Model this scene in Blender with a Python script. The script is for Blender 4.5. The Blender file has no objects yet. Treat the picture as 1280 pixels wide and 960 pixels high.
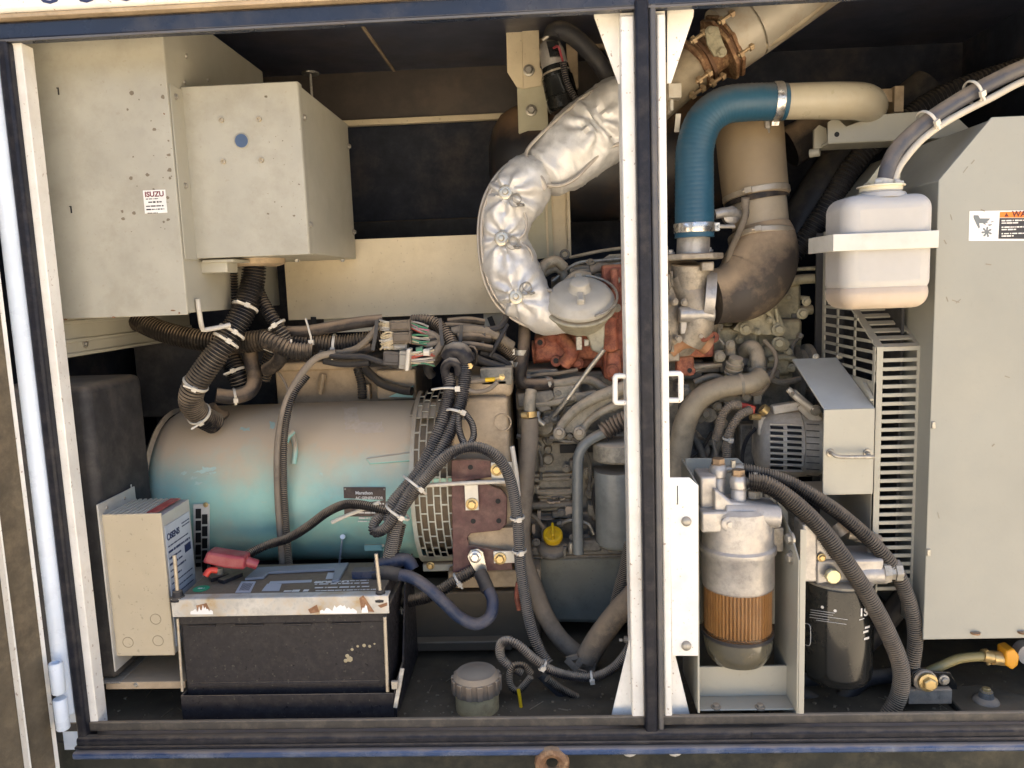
import bpy, bmesh, math, random
from mathutils import Vector, Matrix, Quaternion, noise
random.seed(7)
R = math.radians
SC = bpy.context.scene
COL = SC.collection
# ------------------------------------------------------------------ camera
CAM = Vector((0, -1.25, 1.25)); FPX = 961.0
_p, _y, _r = R(7.4), R(2.6), R(2.1)
_f = Vector((-math.sin(_y)*math.cos(_p), math.cos(_y)*math.cos(_p), -math.sin(_p)))
_r0 = Vector((math.cos(_y), math.sin(_y), 0)); _u0 = _r0.cross(_f)
RX = math.cos(_r)*_r0 - math.sin(_r)*_u0
UX = math.cos(_r)*_u0 + math.sin(_r)*_r0
cd = bpy.data.cameras.new('camera'); cam = bpy.data.objects.new('camera', cd); COL.objects.link(cam)
cd.sensor_width = 36; cd.lens = 36*FPX/1280; cd.clip_start = 0.05; cd.clip_end = 500
m = Matrix((RX, UX, -_f)).transposed().to_4x4(); m.translation = CAM
cam.matrix_world = m; SC.camera = cam
# ------------------------------------------------------------------ light
SUN_EL, SUN_AZ = R(56), R(20)          # the sun stands behind the enclosure: the open side is in open shade
w = bpy.data.worlds.new('World'); SC.world = w; w.use_nodes = True
nt = w.node_tree; bg = nt.nodes['Background']
sky = nt.nodes.new('ShaderNodeTexSky'); sky.sky_type = 'NISHITA'; sky.sun_disc = False
sky.sun_elevation = SUN_EL; sky.sun_rotation = SUN_AZ; sky.dust_density = 6.0; sky.air_density = 0.8; sky.ozone_density = 0.6
nt.links.new(sky.outputs[0], bg.inputs[0]); bg.inputs[1].default_value = 0.15
sd = bpy.data.lights.new('sun', 'SUN'); sd.energy = 5.0; sd.angle = R(0.5); sd.color = (1, 0.93, 0.82)
so = bpy.data.objects.new('sun', sd); COL.objects.link(so); so.location = (0, 3, 6)
sdir = Vector((math.sin(SUN_AZ)*math.cos(SUN_EL), math.cos(SUN_AZ)*math.cos(SUN_EL), math.sin(SUN_EL)))
so.rotation_euler = sdir.to_track_quat('Z', 'Y').to_euler()
vs = SC.view_settings; vs.view_transform = 'Standard'; vs.look = 'None'; vs.gamma = 1; vs.exposure = 2.0
vs.use_curve_mapping = False
SC.render.engine = 'CYCLES'
try:
    SC.cycles.use_denoising = True; SC.cycles.max_bounces = 8; SC.cycles.diffuse_bounces = 5
    SC.cycles.caustics_reflective = False; SC.cycles.caustics_refractive = False
except Exception: pass
# ------------------------------------------------------------------ helpers
def ray(px, py):
    return (_f + RX*((px-640)/FPX) + UX*((480-py)/FPX))
def at(px, py, Y):
    d = ray(px, py); return CAM + d*((Y-CAM.y)/d.y)
def AX(px, py, X):
    d = ray(px, py); return CAM + d*((X-CAM.x)/d.x)
def AZ(px, py, Z):
    d = ray(px, py); return CAM + d*((Z-CAM.z)/d.z)
def px(n, Y): return n*(Y+1.25)/FPX
def PB(x0, y0, x1, y1, Y):
    ym, xm = (y0+y1)/2, (x0+x1)/2
    return at(x0, ym, Y).x, at(x1, ym, Y).x, at(xm, y1, Y).z, at(xm, y0, Y).z
def perp(a):
    a = a.normalized(); t = Vector((0, 0, 1)) if abs(a.z) < .9 else Vector((1, 0, 0))
    u = a.cross(t).normalized(); return u, u.cross(a).normalized()
def crom(P, step):
    P = [Vector(p) for p in P]
    if len(P) == 2: pts = [P[0].lerp(P[1], i/40) for i in range(41)]
    else:
        Q = [P[0]*2-P[1]] + P + [P[-1]*2-P[-2]]; pts = []
        for i in range(1, len(Q)-2):
            a, b, c, d = Q[i-1:i+3]
            for k in range(24):
                t = k/24
                pts.append(.5*((2*b)+(c-a)*t+(2*a-5*b+4*c-d)*t*t+(3*b-a-3*c+d)*t*t*t))
        pts.append(P[-1])
    L = [0]
    for i in range(1, len(pts)): L.append(L[-1]+(pts[i]-pts[i-1]).length)
    n = max(2, int(round(L[-1]/step))); out = []; j = 0
    for i in range(n+1):
        s = L[-1]*i/n
        while j < len(L)-2 and L[j+1] < s: j += 1
        t = (s-L[j])/max(1e-9, L[j+1]-L[j]); out.append(pts[j].lerp(pts[j+1], t))
    return out, L[-1]
def frames(pts):
    T = [(pts[min(i+1, len(pts)-1)]-pts[max(i-1, 0)]).normalized() for i in range(len(pts))]
    u, v = perp(T[0]); fr = []
    for i, t in enumerate(T):
        u = (u - t*u.dot(t)).normalized(); v = t.cross(u); fr.append((t, u, v))
    return fr
class MB:
    def __init__(s): s.V = []; s.F = []; s.S = []
    def add(s, vs, fs, smooth=False):
        n = len(s.V); s.V += [Vector(v) for v in vs]; s.F += [tuple(i+n for i in f) for f in fs]; s.S += [smooth]*len(fs); return s
    def box(s, x0, x1, y0, y1, z0, z1):
        x0, x1 = min(x0, x1), max(x0, x1); y0, y1 = min(y0, y1), max(y0, y1); z0, z1 = min(z0, z1), max(z0, z1)
        return s.add([(x, y, z) for x in (x0, x1) for y in (y0, y1) for z in (z0, z1)],
                     [(0,1,3,2),(4,6,7,5),(0,4,5,1),(2,3,7,6),(0,2,6,4),(1,5,7,3)])
    def pb(s, x0, y0, x1, y1, Yf, Yb):                 # front face seen at pixels, running back to Yb
        X0, X1, Z0, Z1 = PB(x0, y0, x1, y1, Yf); return s.box(X0, X1, Yf, Yb, Z0, Z1)
    def obox(s, c, a, b, d):                           # centre and three half vectors
        c = Vector(c); vs = [c+a*i+b*j+d*k for i in (-1, 1) for j in (-1, 1) for k in (-1, 1)]
        fs = [(0,1,3,2),(4,6,7,5),(0,4,5,1),(2,3,7,6),(0,2,6,4),(1,5,7,3)]
        if a.cross(b).dot(d) < 0: fs = [f[::-1] for f in fs]
        return s.add(vs, fs)
    def bar(s, p, q, w, t, up=None):                   # rectangular bar from p to q
        p, q = Vector(p), Vector(q); a = (q-p)/2; u = Vector(up) if up is not None else Vector((0, -1, 0))
        u = (u - a*(u.dot(a)/a.dot(a))); u = u.normalized() if u.length > 1e-6 else perp(a)[0]
        v = a.normalized().cross(u); return s.obox((p+q)/2, a, u*(t/2), v*(w/2))
    def prism(s, P, d):                                # polygon P extruded along d
        P = [Vector(p) for p in P]; d = Vector(d); n = len(P)
        nr = sum(((P[i]-P[0]).cross(P[(i+1) % n]-P[0]) for i in range(n)), Vector())
        if nr.dot(d) > 0: P = P[::-1]
        return s.add(P+[p+d for p in P], [tuple(range(n)), tuple(range(2*n-1, n-1, -1))]+[(i, i+n, (i+1) % n+n, (i+1) % n) for i in range(n)])
    def lathe(s, p, ax, prof, n=28, caps=True, smooth=True, sq=None):
        p = Vector(p); ax = Vector(ax).normalized(); u, v = perp(ax); vs = []; fs = []
        for t, r in prof:
            for k in range(n):
                a = 2*math.pi*k/n; vs.append(p+ax*t+(u*math.cos(a)+v*math.sin(a))*max(r, 1e-5))
        m = len(prof)
        for i in range(m-1):
            for k in range(n):
                k2 = (k+1) % n; fs.append((i*n+k, i*n+k2, (i+1)*n+k2, (i+1)*n+k))
        s.add(vs, fs, smooth)
        if caps: s.add(vs[:n], [tuple(range(n))[::-1]]); s.add(vs[-n:], [tuple(range(n))])
        return s
    def cyl(s, p, q, r, r2=None, n=24):
        p, q = Vector(p), Vector(q); L = (q-p).length
        return s.lathe(p, q-p, [(0, r), (L, r if r2 is None else r2)], n)
    def tube(s, P, r, n=14, step=.008, rf=None, caps=True):
        pts, L = crom(P, step); fr = frames(pts); vs = []; fs = []
        for i, (q, (t, u, v)) in enumerate(zip(pts, fr)):
            rr = rf(i, i/(len(pts)-1)) if rf else r
            for k in range(n):
                a = 2*math.pi*k/n; vs.append(q+(u*math.cos(a)+v*math.sin(a))*rr)
        for i in range(len(pts)-1):
            for k in range(n):
                k2 = (k+1) % n; fs.append((i*n+k, i*n+k2, (i+1)*n+k2, (i+1)*n+k))
        s.add(vs, fs, True)
        if caps: s.add(vs[:n], [tuple(range(n))[::-1]]); s.add(vs[-n:], [tuple(range(n))])
        return s
    def ring(s, c, ax, R0, r, n=24, k=8, sq=None):
        c = Vector(c); u, v = perp(Vector(ax)); w_ = Vector(ax).normalized(); vs = []; fs = []
        for i in range(n):
            a = 2*math.pi*i/n; d = u*math.cos(a)+v*math.sin(a)
            for j in range(k):
                b = 2*math.pi*j/k; vs.append(c+d*(R0+r*math.cos(b))+w_*(r*math.sin(b)*(sq or 1)))
        for i in range(n):
            for j in range(k):
                fs.append((i*k+j, ((i+1) % n)*k+j, ((i+1) % n)*k+(j+1) % k, i*k+(j+1) % k))
        return s.add(vs, fs, True)
def wloc(o):
    v = Vector()
    while o: v += o.location; o = o.parent
    return v
def mesh_of(name, mb, mt, L):
    me = bpy.data.meshes.new(name); me.from_pydata([v-L for v in mb.V], [], mb.F)
    bm = bmesh.new(); bm.from_mesh(me); bmesh.ops.remove_doubles(bm, verts=bm.verts, dist=1e-6)
    bmesh.ops.recalc_face_normals(bm, faces=bm.faces); bm.to_mesh(me); bm.free()
    for p_ in me.polygons: p_.use_smooth = True
    me.set_sharp_from_angle(angle=R(38))
    if mt: me.materials.append(mt)
    me.update(); return me
SPLIT = set('sensor_block plate_recess heat_shrink guard_strap link_rod water_pipe round_plug spring_clip valve_cover_pipes case_stub valve_stub cover_rib support_rod sensor_lead support_strut sheet_leg rear_flange lower_bracket grid_post sensor_fitting plate_lug stay_rod pipe_bracket panel_latch back_bracket'.split())
def islands(mb):
    par = list(range(len(mb.V)))
    def f(i):
        while par[i] != i: par[i] = par[par[i]]; i = par[i]
        return i
    key = {}
    for i, v in enumerate(mb.V):
        k = tuple(round(c, 6) for c in v)
        if k in key: par[f(i)] = f(key[k])
        else: key[k] = i
    for fc in mb.F:
        for i in fc[1:]: par[f(i)] = f(fc[0])
    g = {}
    for fc in mb.F: g.setdefault(f(fc[0]), []).append(fc)
    out = []
    for fs in g.values():
        b = MB(); idx = sorted({i for fc in fs for i in fc}); mp = {i: n for n, i in enumerate(idx)}
        b.V = [mb.V[i] for i in idx]; b.F = [tuple(mp[i] for i in fc) for fc in fs]; out.append(b)
    return out
def ob(name, mb, mt, parent=None, bevel=0, *a, **k):
    if parent is not None and name in SPLIT:
        r = [ob1(name, b, mt, parent, bevel, *a, **k) for b in islands(mb)]; return r[0]
    return ob1(name, mb, mt, parent, bevel, *a, **k)
def ob1(name, mb, mt, parent=None, bevel=0, seg=2, label=None, cat=None, group=None, kind=None):
    if parent is None:
        xs = [v.x for v in mb.V]; ys = [v.y for v in mb.V]; zs = [v.z for v in mb.V]
        L = Vector(((min(xs)+max(xs))/2, (min(ys)+max(ys))/2, min(zs)))
        o = bpy.data.objects.new(name, mesh_of(name, mb, mt, L)); o.location = L
    else:
        o = bpy.data.objects.new(name, mesh_of(name, mb, mt, wloc(parent))); o.parent = parent
    COL.objects.link(o)
    if bevel:
        b = o.modifiers.new('bevel', 'BEVEL'); b.width = bevel; b.segments = seg; b.limit_method = 'ANGLE'; b.angle_limit = R(35)
        b.harden_normals = False
    if label: o['label'] = label
    if cat: o['category'] = cat
    if group: o['group'] = group
    if kind: o['kind'] = kind
    return o
def thing(name, label, cat, loc, group=None):
    o = bpy.data.objects.new(name, None); COL.objects.link(o); o.location = loc; o.empty_display_size = .05
    o['label'] = label; o['category'] = cat
    if group: o['group'] = group
    return o
_shared = {}
def inst(name, key, make, mt, parent, p, d, sc, spin=0):   # pieces that share one mesh (unit size, axis +Z)
    k = (key, mt.name)
    if k not in _shared: _shared[k] = mesh_of(name, make(), mt, Vector())
    o = bpy.data.objects.new(name, _shared[k]); o.parent = parent; o.location = Vector(p)-wloc(parent)
    o.rotation_mode = 'QUATERNION'; o.rotation_quaternion = Vector(d).to_track_quat('Z', 'Y') @ Quaternion((0, 0, 1), spin)
    o.scale = (sc, sc, sc); COL.objects.link(o); return o
def _hex():
    b = MB(); b.lathe((0, 0, 0), (0, 0, 1), [(-.3, 1.35), (.18, 1.35), (.22, 1.28)], 18)
    b.lathe((0, 0, .2), (0, 0, 1), [(0, .95), (.62, .95), (.75, .78)], 6, smooth=False); return b
def _dome():
    return MB().lathe((0, 0, 0), (0, 0, 1), [(-.3, 1), (.1, 1), (.4, .85), (.58, .5), (.62, .05)], 16)
def _sock():
    return MB().lathe((0, 0, 0), (0, 0, 1), [(-.3, 1), (.7, 1), (.8, .9), (.8, .5), (.3, .45), (.3, .02)], 16)
DN = Vector((-.02, -1, 0))
def bolt(parent, x, y, Y, r, mt, d=DN, kind='hex', name='bolt'):
    p = at(x, y, Y) if not isinstance(x, Vector) else x
    return inst(name, kind, {'hex': _hex, 'dome': _dome, 'sock': _sock}[kind], mt, parent, p, d, px(r, Y), random.random()*6)
# ------------------------------------------------------------------ materials
def lin(c):
    return tuple((v/255/12.92 if v/255 <= .04045 else ((v/255+.055)/1.055)**2.4) for v in c)
MT = {}
DUST = (.34, .26, .17)
def mat(name, col, rough=.5, metal=0., dirt=None, damt=.0, dscale=9., dust=0., dustcol=DUST, dlo=.15, dhi=.9, bump=.0, bscale=60.,
        spec=.5, grime=0., speck=0., speckcol=(.05, .04, .03), trans=0., sss=0., coat=0., rvar=.12):
    if name in MT: return MT[name]
    M = bpy.data.materials.new(name); M.use_nodes = True; t = M.node_tree; N = t.nodes; K = t.links
    bs = N['Principled BSDF']; tc = N.new('ShaderNodeTexCoord').outputs['Object']
    def nz(scale, detail=6, rough_=.6):
        n = N.new('ShaderNodeTexNoise'); n.inputs['Scale'].default_value = scale; n.inputs['Detail'].default_value = detail
        n.inputs['Roughness'].default_value = rough_; K.new(tc, n.inputs['Vector']); return n.outputs[0]
    def rng(src, a, b, c=0., d=1.):
        n = N.new('ShaderNodeMapRange'); K.new(src, n.inputs[0])
        for i, v in enumerate((a, b, c, d)): n.inputs[i+1].default_value = v
        return n.outputs[0]
    def mth(op, a, b):
        n = N.new('ShaderNodeMath'); n.operation = op; n.use_clamp = True
        for i, v in enumerate((a, b)):
            if isinstance(v, (int, float)): n.inputs[i].default_value = v
            else: K.new(v, n.inputs[i])
        return n.outputs[0]
    def mix(fac, a, b):
        n = N.new('ShaderNodeMix'); n.data_type = 'RGBA'
        for i, v in ((0, fac), (6, a), (7, b)):
            if isinstance(v, (int, float)): n.inputs[i].default_value = v
            elif isinstance(v, tuple): n.inputs[i].default_value = (*v, 1)
            else: K.new(v, n.inputs[i])
        return n.outputs[2]
    c = tuple(col); n1 = nz(dscale); rr = rough
    c = mix(rng(n1, .35, .7), tuple(v*.9 for v in col), tuple(min(1, v*1.07) for v in col))
    if damt:
        c = mix(mth('MULTIPLY', rng(nz(dscale*1.7, 9, .68), .48, .68), damt), c, tuple(dirt))
    if grime:
        gm = N.new('ShaderNodeMix'); gm.data_type = 'RGBA'; gm.blend_type = 'MULTIPLY'; gm.inputs[0].default_value = grime; K.new(c, gm.inputs[6])
        gr = N.new('ShaderNodeCombineColor'); v_ = rng(nz(dscale*3.4, 10, .72), .36, .62, .35, 1.25)
        for q_ in range(3): K.new(v_, gr.inputs[q_])
        K.new(gr.outputs[0], gm.inputs[7]); c = gm.outputs[2]
    if speck:
        c = mix(mth('MULTIPLY', rng(nz(150, 3, .5), .66, .72), speck), c, tuple(speckcol))
    if dust:
        g = N.new('ShaderNodeNewGeometry'); sp = N.new('ShaderNodeSeparateXYZ'); K.new(g.outputs['Normal'], sp.inputs[0])
        f = mth('MULTIPLY', rng(mth('ADD', mth('MULTIPLY', sp.outputs[2], 1.0), rng(nz(dscale*2.3, 8, .65), .3, .75, -.22, .22)), dlo, dhi), dust)
        c = mix(f, c, tuple(dustcol)); rr = rng(f, 0, 1, rough, min(1, rough+.35))
        if metal: K.new(rng(f, 0, 1, metal, 0), bs.inputs['Metallic'])
    K.new(c, bs.inputs['Base Color'])
    if rvar:
        r_ = N.new('ShaderNodeMath'); r_.operation = 'ADD'; r_.use_clamp = True
        if isinstance(rr, (int, float)): r_.inputs[0].default_value = rr
        else: K.new(rr, r_.inputs[0])
        K.new(rng(nz(dscale*3, 6), .3, .7, -rvar, rvar), r_.inputs[1]); K.new(r_.outputs[0], bs.inputs['Roughness'])
    else: bs.inputs['Roughness'].default_value = rough
    if not dust: bs.inputs['Metallic'].default_value = metal
    elif not metal: bs.inputs['Metallic'].default_value = 0
    bs.inputs['Specular IOR Level'].default_value = spec
    bs.inputs['Transmission Weight'].default_value = trans
    if sss:
        bs.inputs['Subsurface Weight'].default_value = sss; bs.inputs['Subsurface Radius'].default_value = (.03, .025, .02); bs.inputs['Subsurface Scale'].default_value = .6
    bs.inputs['Coat Weight'].default_value = coat
    if bump:
        b = N.new('ShaderNodeBump'); b.inputs['Strength'].default_value = bump; b.inputs['Distance'].default_value = .004
        K.new(nz(bscale, 8, .6), b.inputs['Height']); K.new(b.outputs[0], bs.inputs['Normal'])
    MT[name] = M; return M
beige = mat('beige_paint', (.39, .375, .31), .45, dirt=(.36, .32, .24), damt=.35, dscale=4, dust=.5, dlo=.6, dhi=1.1, speck=.15, speckcol=(.2, .15, .1), bump=.04, bscale=180)
beige2 = mat('beige_paint_stained', (.37, .355, .295), .45, dirt=(.23, .21, .16), damt=.38, dscale=9, dust=.6, dlo=.6, dhi=1.1, speck=.2, speckcol=(.2, .16, .11), bump=.05, bscale=150)
cream = mat('cream_paint', (.66, .57, .40), .5, dirt=(.45, .36, .23), damt=.45, dscale=5, dust=.5, dlo=.5, dhi=1., speck=.5, speckcol=(.3, .22, .14), bump=.04, bscale=160)
white = mat('white_paint', (.82, .80, .74), .38, dirt=(.5, .42, .32), damt=.25, dscale=11, dust=.3, speck=.7, speckcol=(.28, .17, .1), bump=.05, bscale=120)
skywhite = mat('sky_tinted_white_paint', (.62, .70, .80), .3, dirt=(.5, .5, .5), damt=.2, dscale=6)  # white paint with the sky's blue reflection put into its colour
shroudp = mat('shroud_paint', (.285, .285, .25), .40, dirt=(.34, .32, .26), damt=.3, dscale=2.5, dust=.4, dlo=.6, dhi=1.1, speck=.1, speckcol=(.2, .17, .13), bump=.04, bscale=140)
seal = mat('rubber_seal', (.016, .017, .024), .42, dirt=(.07, .06, .05), damt=.35, dscale=14, dust=.45, dlo=.4, dhi=1.1, bump=.1, bscale=60, grime=0.5, spec=.2)
railm = mat('dark_rail_paint', (.02, .028, .05), .28, dirt=(.12, .11, .1), damt=.35, dscale=5, dust=.5, dlo=.5, dhi=1.2, bump=.03, spec=.3)
bluerail = mat('blue_rail_paint', (.03, .06, .14), .3, dirt=(.25, .26, .28), damt=.5, dscale=8, dust=.8, dlo=.4, dhi=1.1)
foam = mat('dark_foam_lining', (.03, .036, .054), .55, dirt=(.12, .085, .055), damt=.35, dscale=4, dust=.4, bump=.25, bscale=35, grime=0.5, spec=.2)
foam2 = mat('charcoal_board', (.042, .041, .042), .55, dirt=(.10, .085, .07), damt=.4, dscale=5, dust=.35, bump=.12, bscale=40, grime=0.5, spec=.2)
doorm = mat('dusty_door_lining', (.12, .095, .06), .8, dirt=(.2, .15, .09), damt=.6, dscale=5, bump=.3, bscale=50, grime=0.5)
floorm = mat('black_tank_paint', (.033, .035, .029), .4, dirt=(.095, .08, .052), damt=.5, dscale=7, dust=.45, dlo=.5, dhi=1.3, bump=.1, bscale=50, grime=0.5, spec=.2)
beamm = mat('brown_black_beam', (.075, .06, .042), .5, dirt=(.1, .075, .045), damt=.5, dscale=5, dust=.6, bump=.08)
teal = mat('teal_paint', (.29, .60, .545), .42, dirt=(.34, .36, .27), damt=.3, dscale=5, dust=.97, dustcol=(.56, .43, .29), dlo=-.06, dhi=.6, speck=.25, speckcol=(.5, .5, .4), bump=.04, bscale=90, grime=0.18)
cast = mat('engine_grey_paint', (.29, .265, .21), .55, dirt=(.07, .055, .04), damt=.45, dscale=16, dust=.9, dustcol=(.50, .39, .265), dlo=.06, dhi=.85, bump=.25, bscale=70, grime=0.8)
castd = mat('engine_dark_paint', (.155, .15, .135), .5, dirt=(.2, .15, .1), damt=.35, dscale=14, dust=.85, dlo=.2, dhi=.9, bump=.2, bscale=60, grime=0.8)
olive = mat('olive_cast_paint', (.38, .35, .245), .5, dirt=(.12, .1, .06), damt=.45, dscale=18, dust=.8, dlo=.2, dhi=1., bump=.3, bscale=80, grime=0.7)
panm = mat('oil_pan_paint', (.17, .18, .155), .42, dirt=(.05, .045, .035), damt=.35, dscale=8, dust=.5, speck=.4, bump=.05, grime=0.4)
bluegrey = mat('blue_grey_paint', (.19, .205, .20), .42, dirt=(.08, .075, .065), damt=.3, dscale=8, dust=.85, dlo=.3, bump=.06, grime=0.4)
rust = mat('rust_red_cast', (.27, .08, .05), .7, dirt=(.42, .18, .085), damt=.55, dscale=18, dust=.8, dustcol=(.38, .2, .11), dlo=.1, dhi=1., bump=.35, bscale=80, grime=0.7)
rustf = mat('rusty_flange_steel', (.25, .135, .07), .7, metal=.3, dirt=(.5, .36, .2), damt=.6, dscale=25, dust=.5, bump=.4, bscale=90, grime=0.7)
alu = mat('cast_aluminium', (.46, .44, .415), .40, metal=.5, dirt=(.25, .2, .15), damt=.35, dscale=16, dust=.75, dustcol=(.44, .37, .29), dlo=.15, dhi=1., bump=.18, bscale=140, grime=0.45)
alud = mat('dusty_aluminium', (.38, .34, .28), .5, metal=.4, dirt=(.2, .15, .1), damt=.5, dscale=20, dust=.9, dustcol=(.36, .27, .18), dlo=0, dhi=.9, bump=.2, bscale=120, grime=0.6)
steel = mat('bright_steel', (.68, .66, .62), .28, metal=.9, dirt=(.3, .25, .2), damt=.3, dscale=30, dust=.4, bump=.05)
zinc = mat('dull_zinc', (.45, .43, .38), .45, metal=.7, dirt=(.25, .2, .14), damt=.5, dscale=40, dust=.6, grime=0.6)
brass = mat('yellow_zinc', (.60, .44, .20), .42, metal=.65, dirt=(.3, .2, .1), damt=.3, dscale=40)
silver = mat('silver_blanket_cloth', (.72, .71, .69), .47, metal=.38, dirt=(.45, .38, .3), damt=.3, dscale=12, dust=.35, dustcol=(.5, .43, .33), dlo=.5, dhi=1.2, bump=.12, bscale=160, grime=0.25)
silverp = mat('silver_piping', (.45, .41, .36), .45, metal=.5, dirt=(.35, .28, .2), damt=.4, dscale=30)
bluehose = mat('blue_silicone', (.018, .085, .145), .45, dirt=(.05, .095, .13), damt=.4, dscale=8, dust=.85, dustcol=(.17, .155, .14), dlo=.22, dhi=.95, bump=.1, bscale=120)
rubberd = mat('dusty_black_rubber', (.018, .018, .021), .45, dirt=(.08, .06, .045), damt=.3, dscale=9, dust=.95, dustcol=(.40, .29, .19), dlo=-.02, dhi=.8, bump=.06, grime=0.5, spec=.2)
rubber = mat('black_rubber', (.028, .028, .032), .45, dirt=(.1, .09, .07), damt=.3, dscale=14, dust=.6, dustcol=(.22, .18, .13), dlo=.2, dhi=1., spec=.2)
loomm = mat('black_loom_plastic', (.012, .012, .014), .36, dirt=(.11, .085, .06), damt=.2, dscale=12, dust=.9, dustcol=(.40, .31, .21), dlo=.24, dhi=.85, grime=0.5, spec=.2)
loomd = mat('dusty_loom_plastic', (.024, .021, .019), .5, dirt=(.16, .12, .085), damt=.4, dscale=12, dust=.95, dustcol=(.40, .30, .20), dlo=.05, dhi=.75, grime=.5, spec=.2)
loomg = mat('grey_loom_plastic', (.024, .024, .029), .38, dirt=(.15, .12, .095), damt=.25, dscale=14, dust=.9, dustcol=(.44, .37, .28), dlo=.18, dhi=.85, grime=0.5, spec=.2)
hosebr = mat('brown_dusty_hose', (.22, .185, .145), .7, dirt=(.07, .06, .05), damt=.5, dscale=7, dust=.7, dlo=0, dhi=.9, bump=.1, grime=0.6)
pipeb = mat('dusty_beige_pipe', (.33, .28, .2), .5, dirt=(.2, .16, .1), damt=.4, dscale=7, dust=.7, dlo=.0, dhi=.9, bump=.05, grime=0.5)
creamp = mat('cream_pipe_paint', (.50, .445, .325), .35, dirt=(.42, .33, .2), damt=.4, dscale=8, dust=.5, dlo=.5, dhi=1.1)
cablem = mat('blue_black_cable', (.02, .033, .07), .35, dirt=(.16, .14, .13), damt=.45, dscale=16, dust=.3, spec=.3)
tiem = mat('white_nylon', (.62, .58, .50), .45, dirt=(.4, .33, .25), damt=.4, dscale=30)
tiek = mat('black_nylon', (.04, .036, .032), .5, dust=.6)
bottlem = mat('translucent_plastic', (.45, .435, .41), .42, dirt=(.38, .36, .33), damt=.35, dscale=6, sss=.35, dust=.25, dustcol=(.6, .52, .42), dlo=.4, dhi=1.)
bottlel = mat('coolant_stained_plastic', (.45, .375, .30), .42, dirt=(.5, .43, .36), damt=.5, dscale=5, sss=.3)
batm = mat('battery_black_plastic', (.027, .025, .028), .36, dirt=(.06, .053, .047), damt=.35, dscale=30, speck=.25, speckcol=(.2, .18, .14), dust=.5, dlo=.45, bump=.04, grime=0.3, spec=.2)
batg = mat('grey_plastic', (.24, .25, .27), .45, dirt=(.2, .2, .2), damt=.4, dscale=12)
redp = mat('faded_red_plastic', (.26, .034, .045), .42, dirt=(.5, .22, .2), damt=.3, dscale=14)
redd = mat('red_rubber', (.55, .05, .03), .4)
yelp = mat('yellow_plastic', (.72, .46, .01), .38, dirt=(.35, .22, .04), damt=.35, dscale=20)
amber = mat('amber_filter_paper', (.27, .125, .04), .3, dirt=(.18, .08, .03), damt=.4, dscale=10, coat=.6)
smoke = mat('smoked_bowl', (.085, .078, .055), .18, dirt=(.16, .12, .05), damt=.5, dscale=9, coat=.8)
blackf = mat('black_filter_paint', (.011, .012, .012), .22, dirt=(.05, .042, .035), damt=.35, dscale=8, dust=.3, coat=.3, spec=.3)
brownm = mat('maroon_primer', (.12, .05, .045), .55, dirt=(.2, .13, .09), damt=.3, dscale=14, dust=.6, grime=0.5)
tan = mat('tan_dusted_steel', (.46, .355, .235), .6, dirt=(.2, .14, .09), damt=.4, dscale=8, dust=.7, dlo=.2, bump=.08, grime=0.5)
gridp = mat('pale_grid_paint', (.55, .56, .52), .45, dirt=(.34, .27, .18), damt=.5, dscale=14, dust=.6, dlo=.2)
gridt = mat('pale_teal_guard', (.56, .60, .54), .5, dirt=(.48, .40, .28), damt=.5, dscale=9, dust=.9, dlo=-.1, dhi=.7)
slatd = mat('grey_cast_grille', (.72, .66, .56), .5, metal=.2, dirt=(.12, .1, .08), damt=.4, dscale=30, dust=.7, bump=.2, grime=0.3)
blk = mat('black_void', (.008, .008, .009), .7, rvar=0)
ink = mat('black_ink', (.03, .03, .035), .6, rvar=0)
inkblue = mat('navy_ink', (.02, .03, .09), .5, rvar=0)
inkred = mat('red_ink', (.42, .05, .05), .5, rvar=0)
inkw = mat('white_ink', (.72, .70, .66), .5, rvar=0)
paper = mat('white_sticker', (.78, .77, .75), .4, dirt=(.6, .55, .48), damt=.3, dscale=30)
orange = mat('orange_ink', (.80, .20, .02), .45, rvar=0)
grnink = mat('green_ink', (.02, .28, .14), .4, rvar=0)
peel = mat('peeling_cream_paint', (.60, .57, .50), .5, dirt=(.36, .25, .12), damt=.95, dscale=13, bump=.15, bscale=40, grime=.45)
peelw = mat('chalk_white_residue', (.85, .84, .82), .8, bump=.3)
rod = mat('pale_threaded_rod', (.50, .44, .34), .5, metal=.4, dirt=(.3, .2, .1), damt=.4, dscale=40)
olivehose = mat('olive_hose', (.30, .25, .11), .4, dirt=(.15, .12, .06), damt=.3, dscale=10)
plate = mat('nameplate_brown', (.07, .045, .04), .45, dirt=(.2, .15, .1), damt=.5, dscale=30)
stonem = mat('white_plastic_foot', (.62, .60, .56), .5, dirt=(.3, .27, .22), damt=.4, dscale=20)
def text(s, size, p, xd, up, mt, parent, name='lettering', ext=.0002, align='LEFT', bold=.0):
    cu = bpy.data.curves.new(name, 'FONT'); cu.body = s; cu.size = size; cu.extrude = ext; cu.align_x = align; cu.resolution_u = 3; cu.offset = size*bold
    cu.materials.append(mt); o = bpy.data.objects.new(name, cu); COL.objects.link(o); o.parent = parent
    xd = Vector(xd).normalized(); up = Vector(up); up = (up-xd*up.dot(xd)).normalized(); n = xd.cross(up)
    q = Matrix((xd, up, n)).transposed().to_quaternion(); o.rotation_mode = 'QUATERNION'; o.rotation_quaternion = q
    o.location = Vector(p)-wloc(parent); return o
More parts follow.
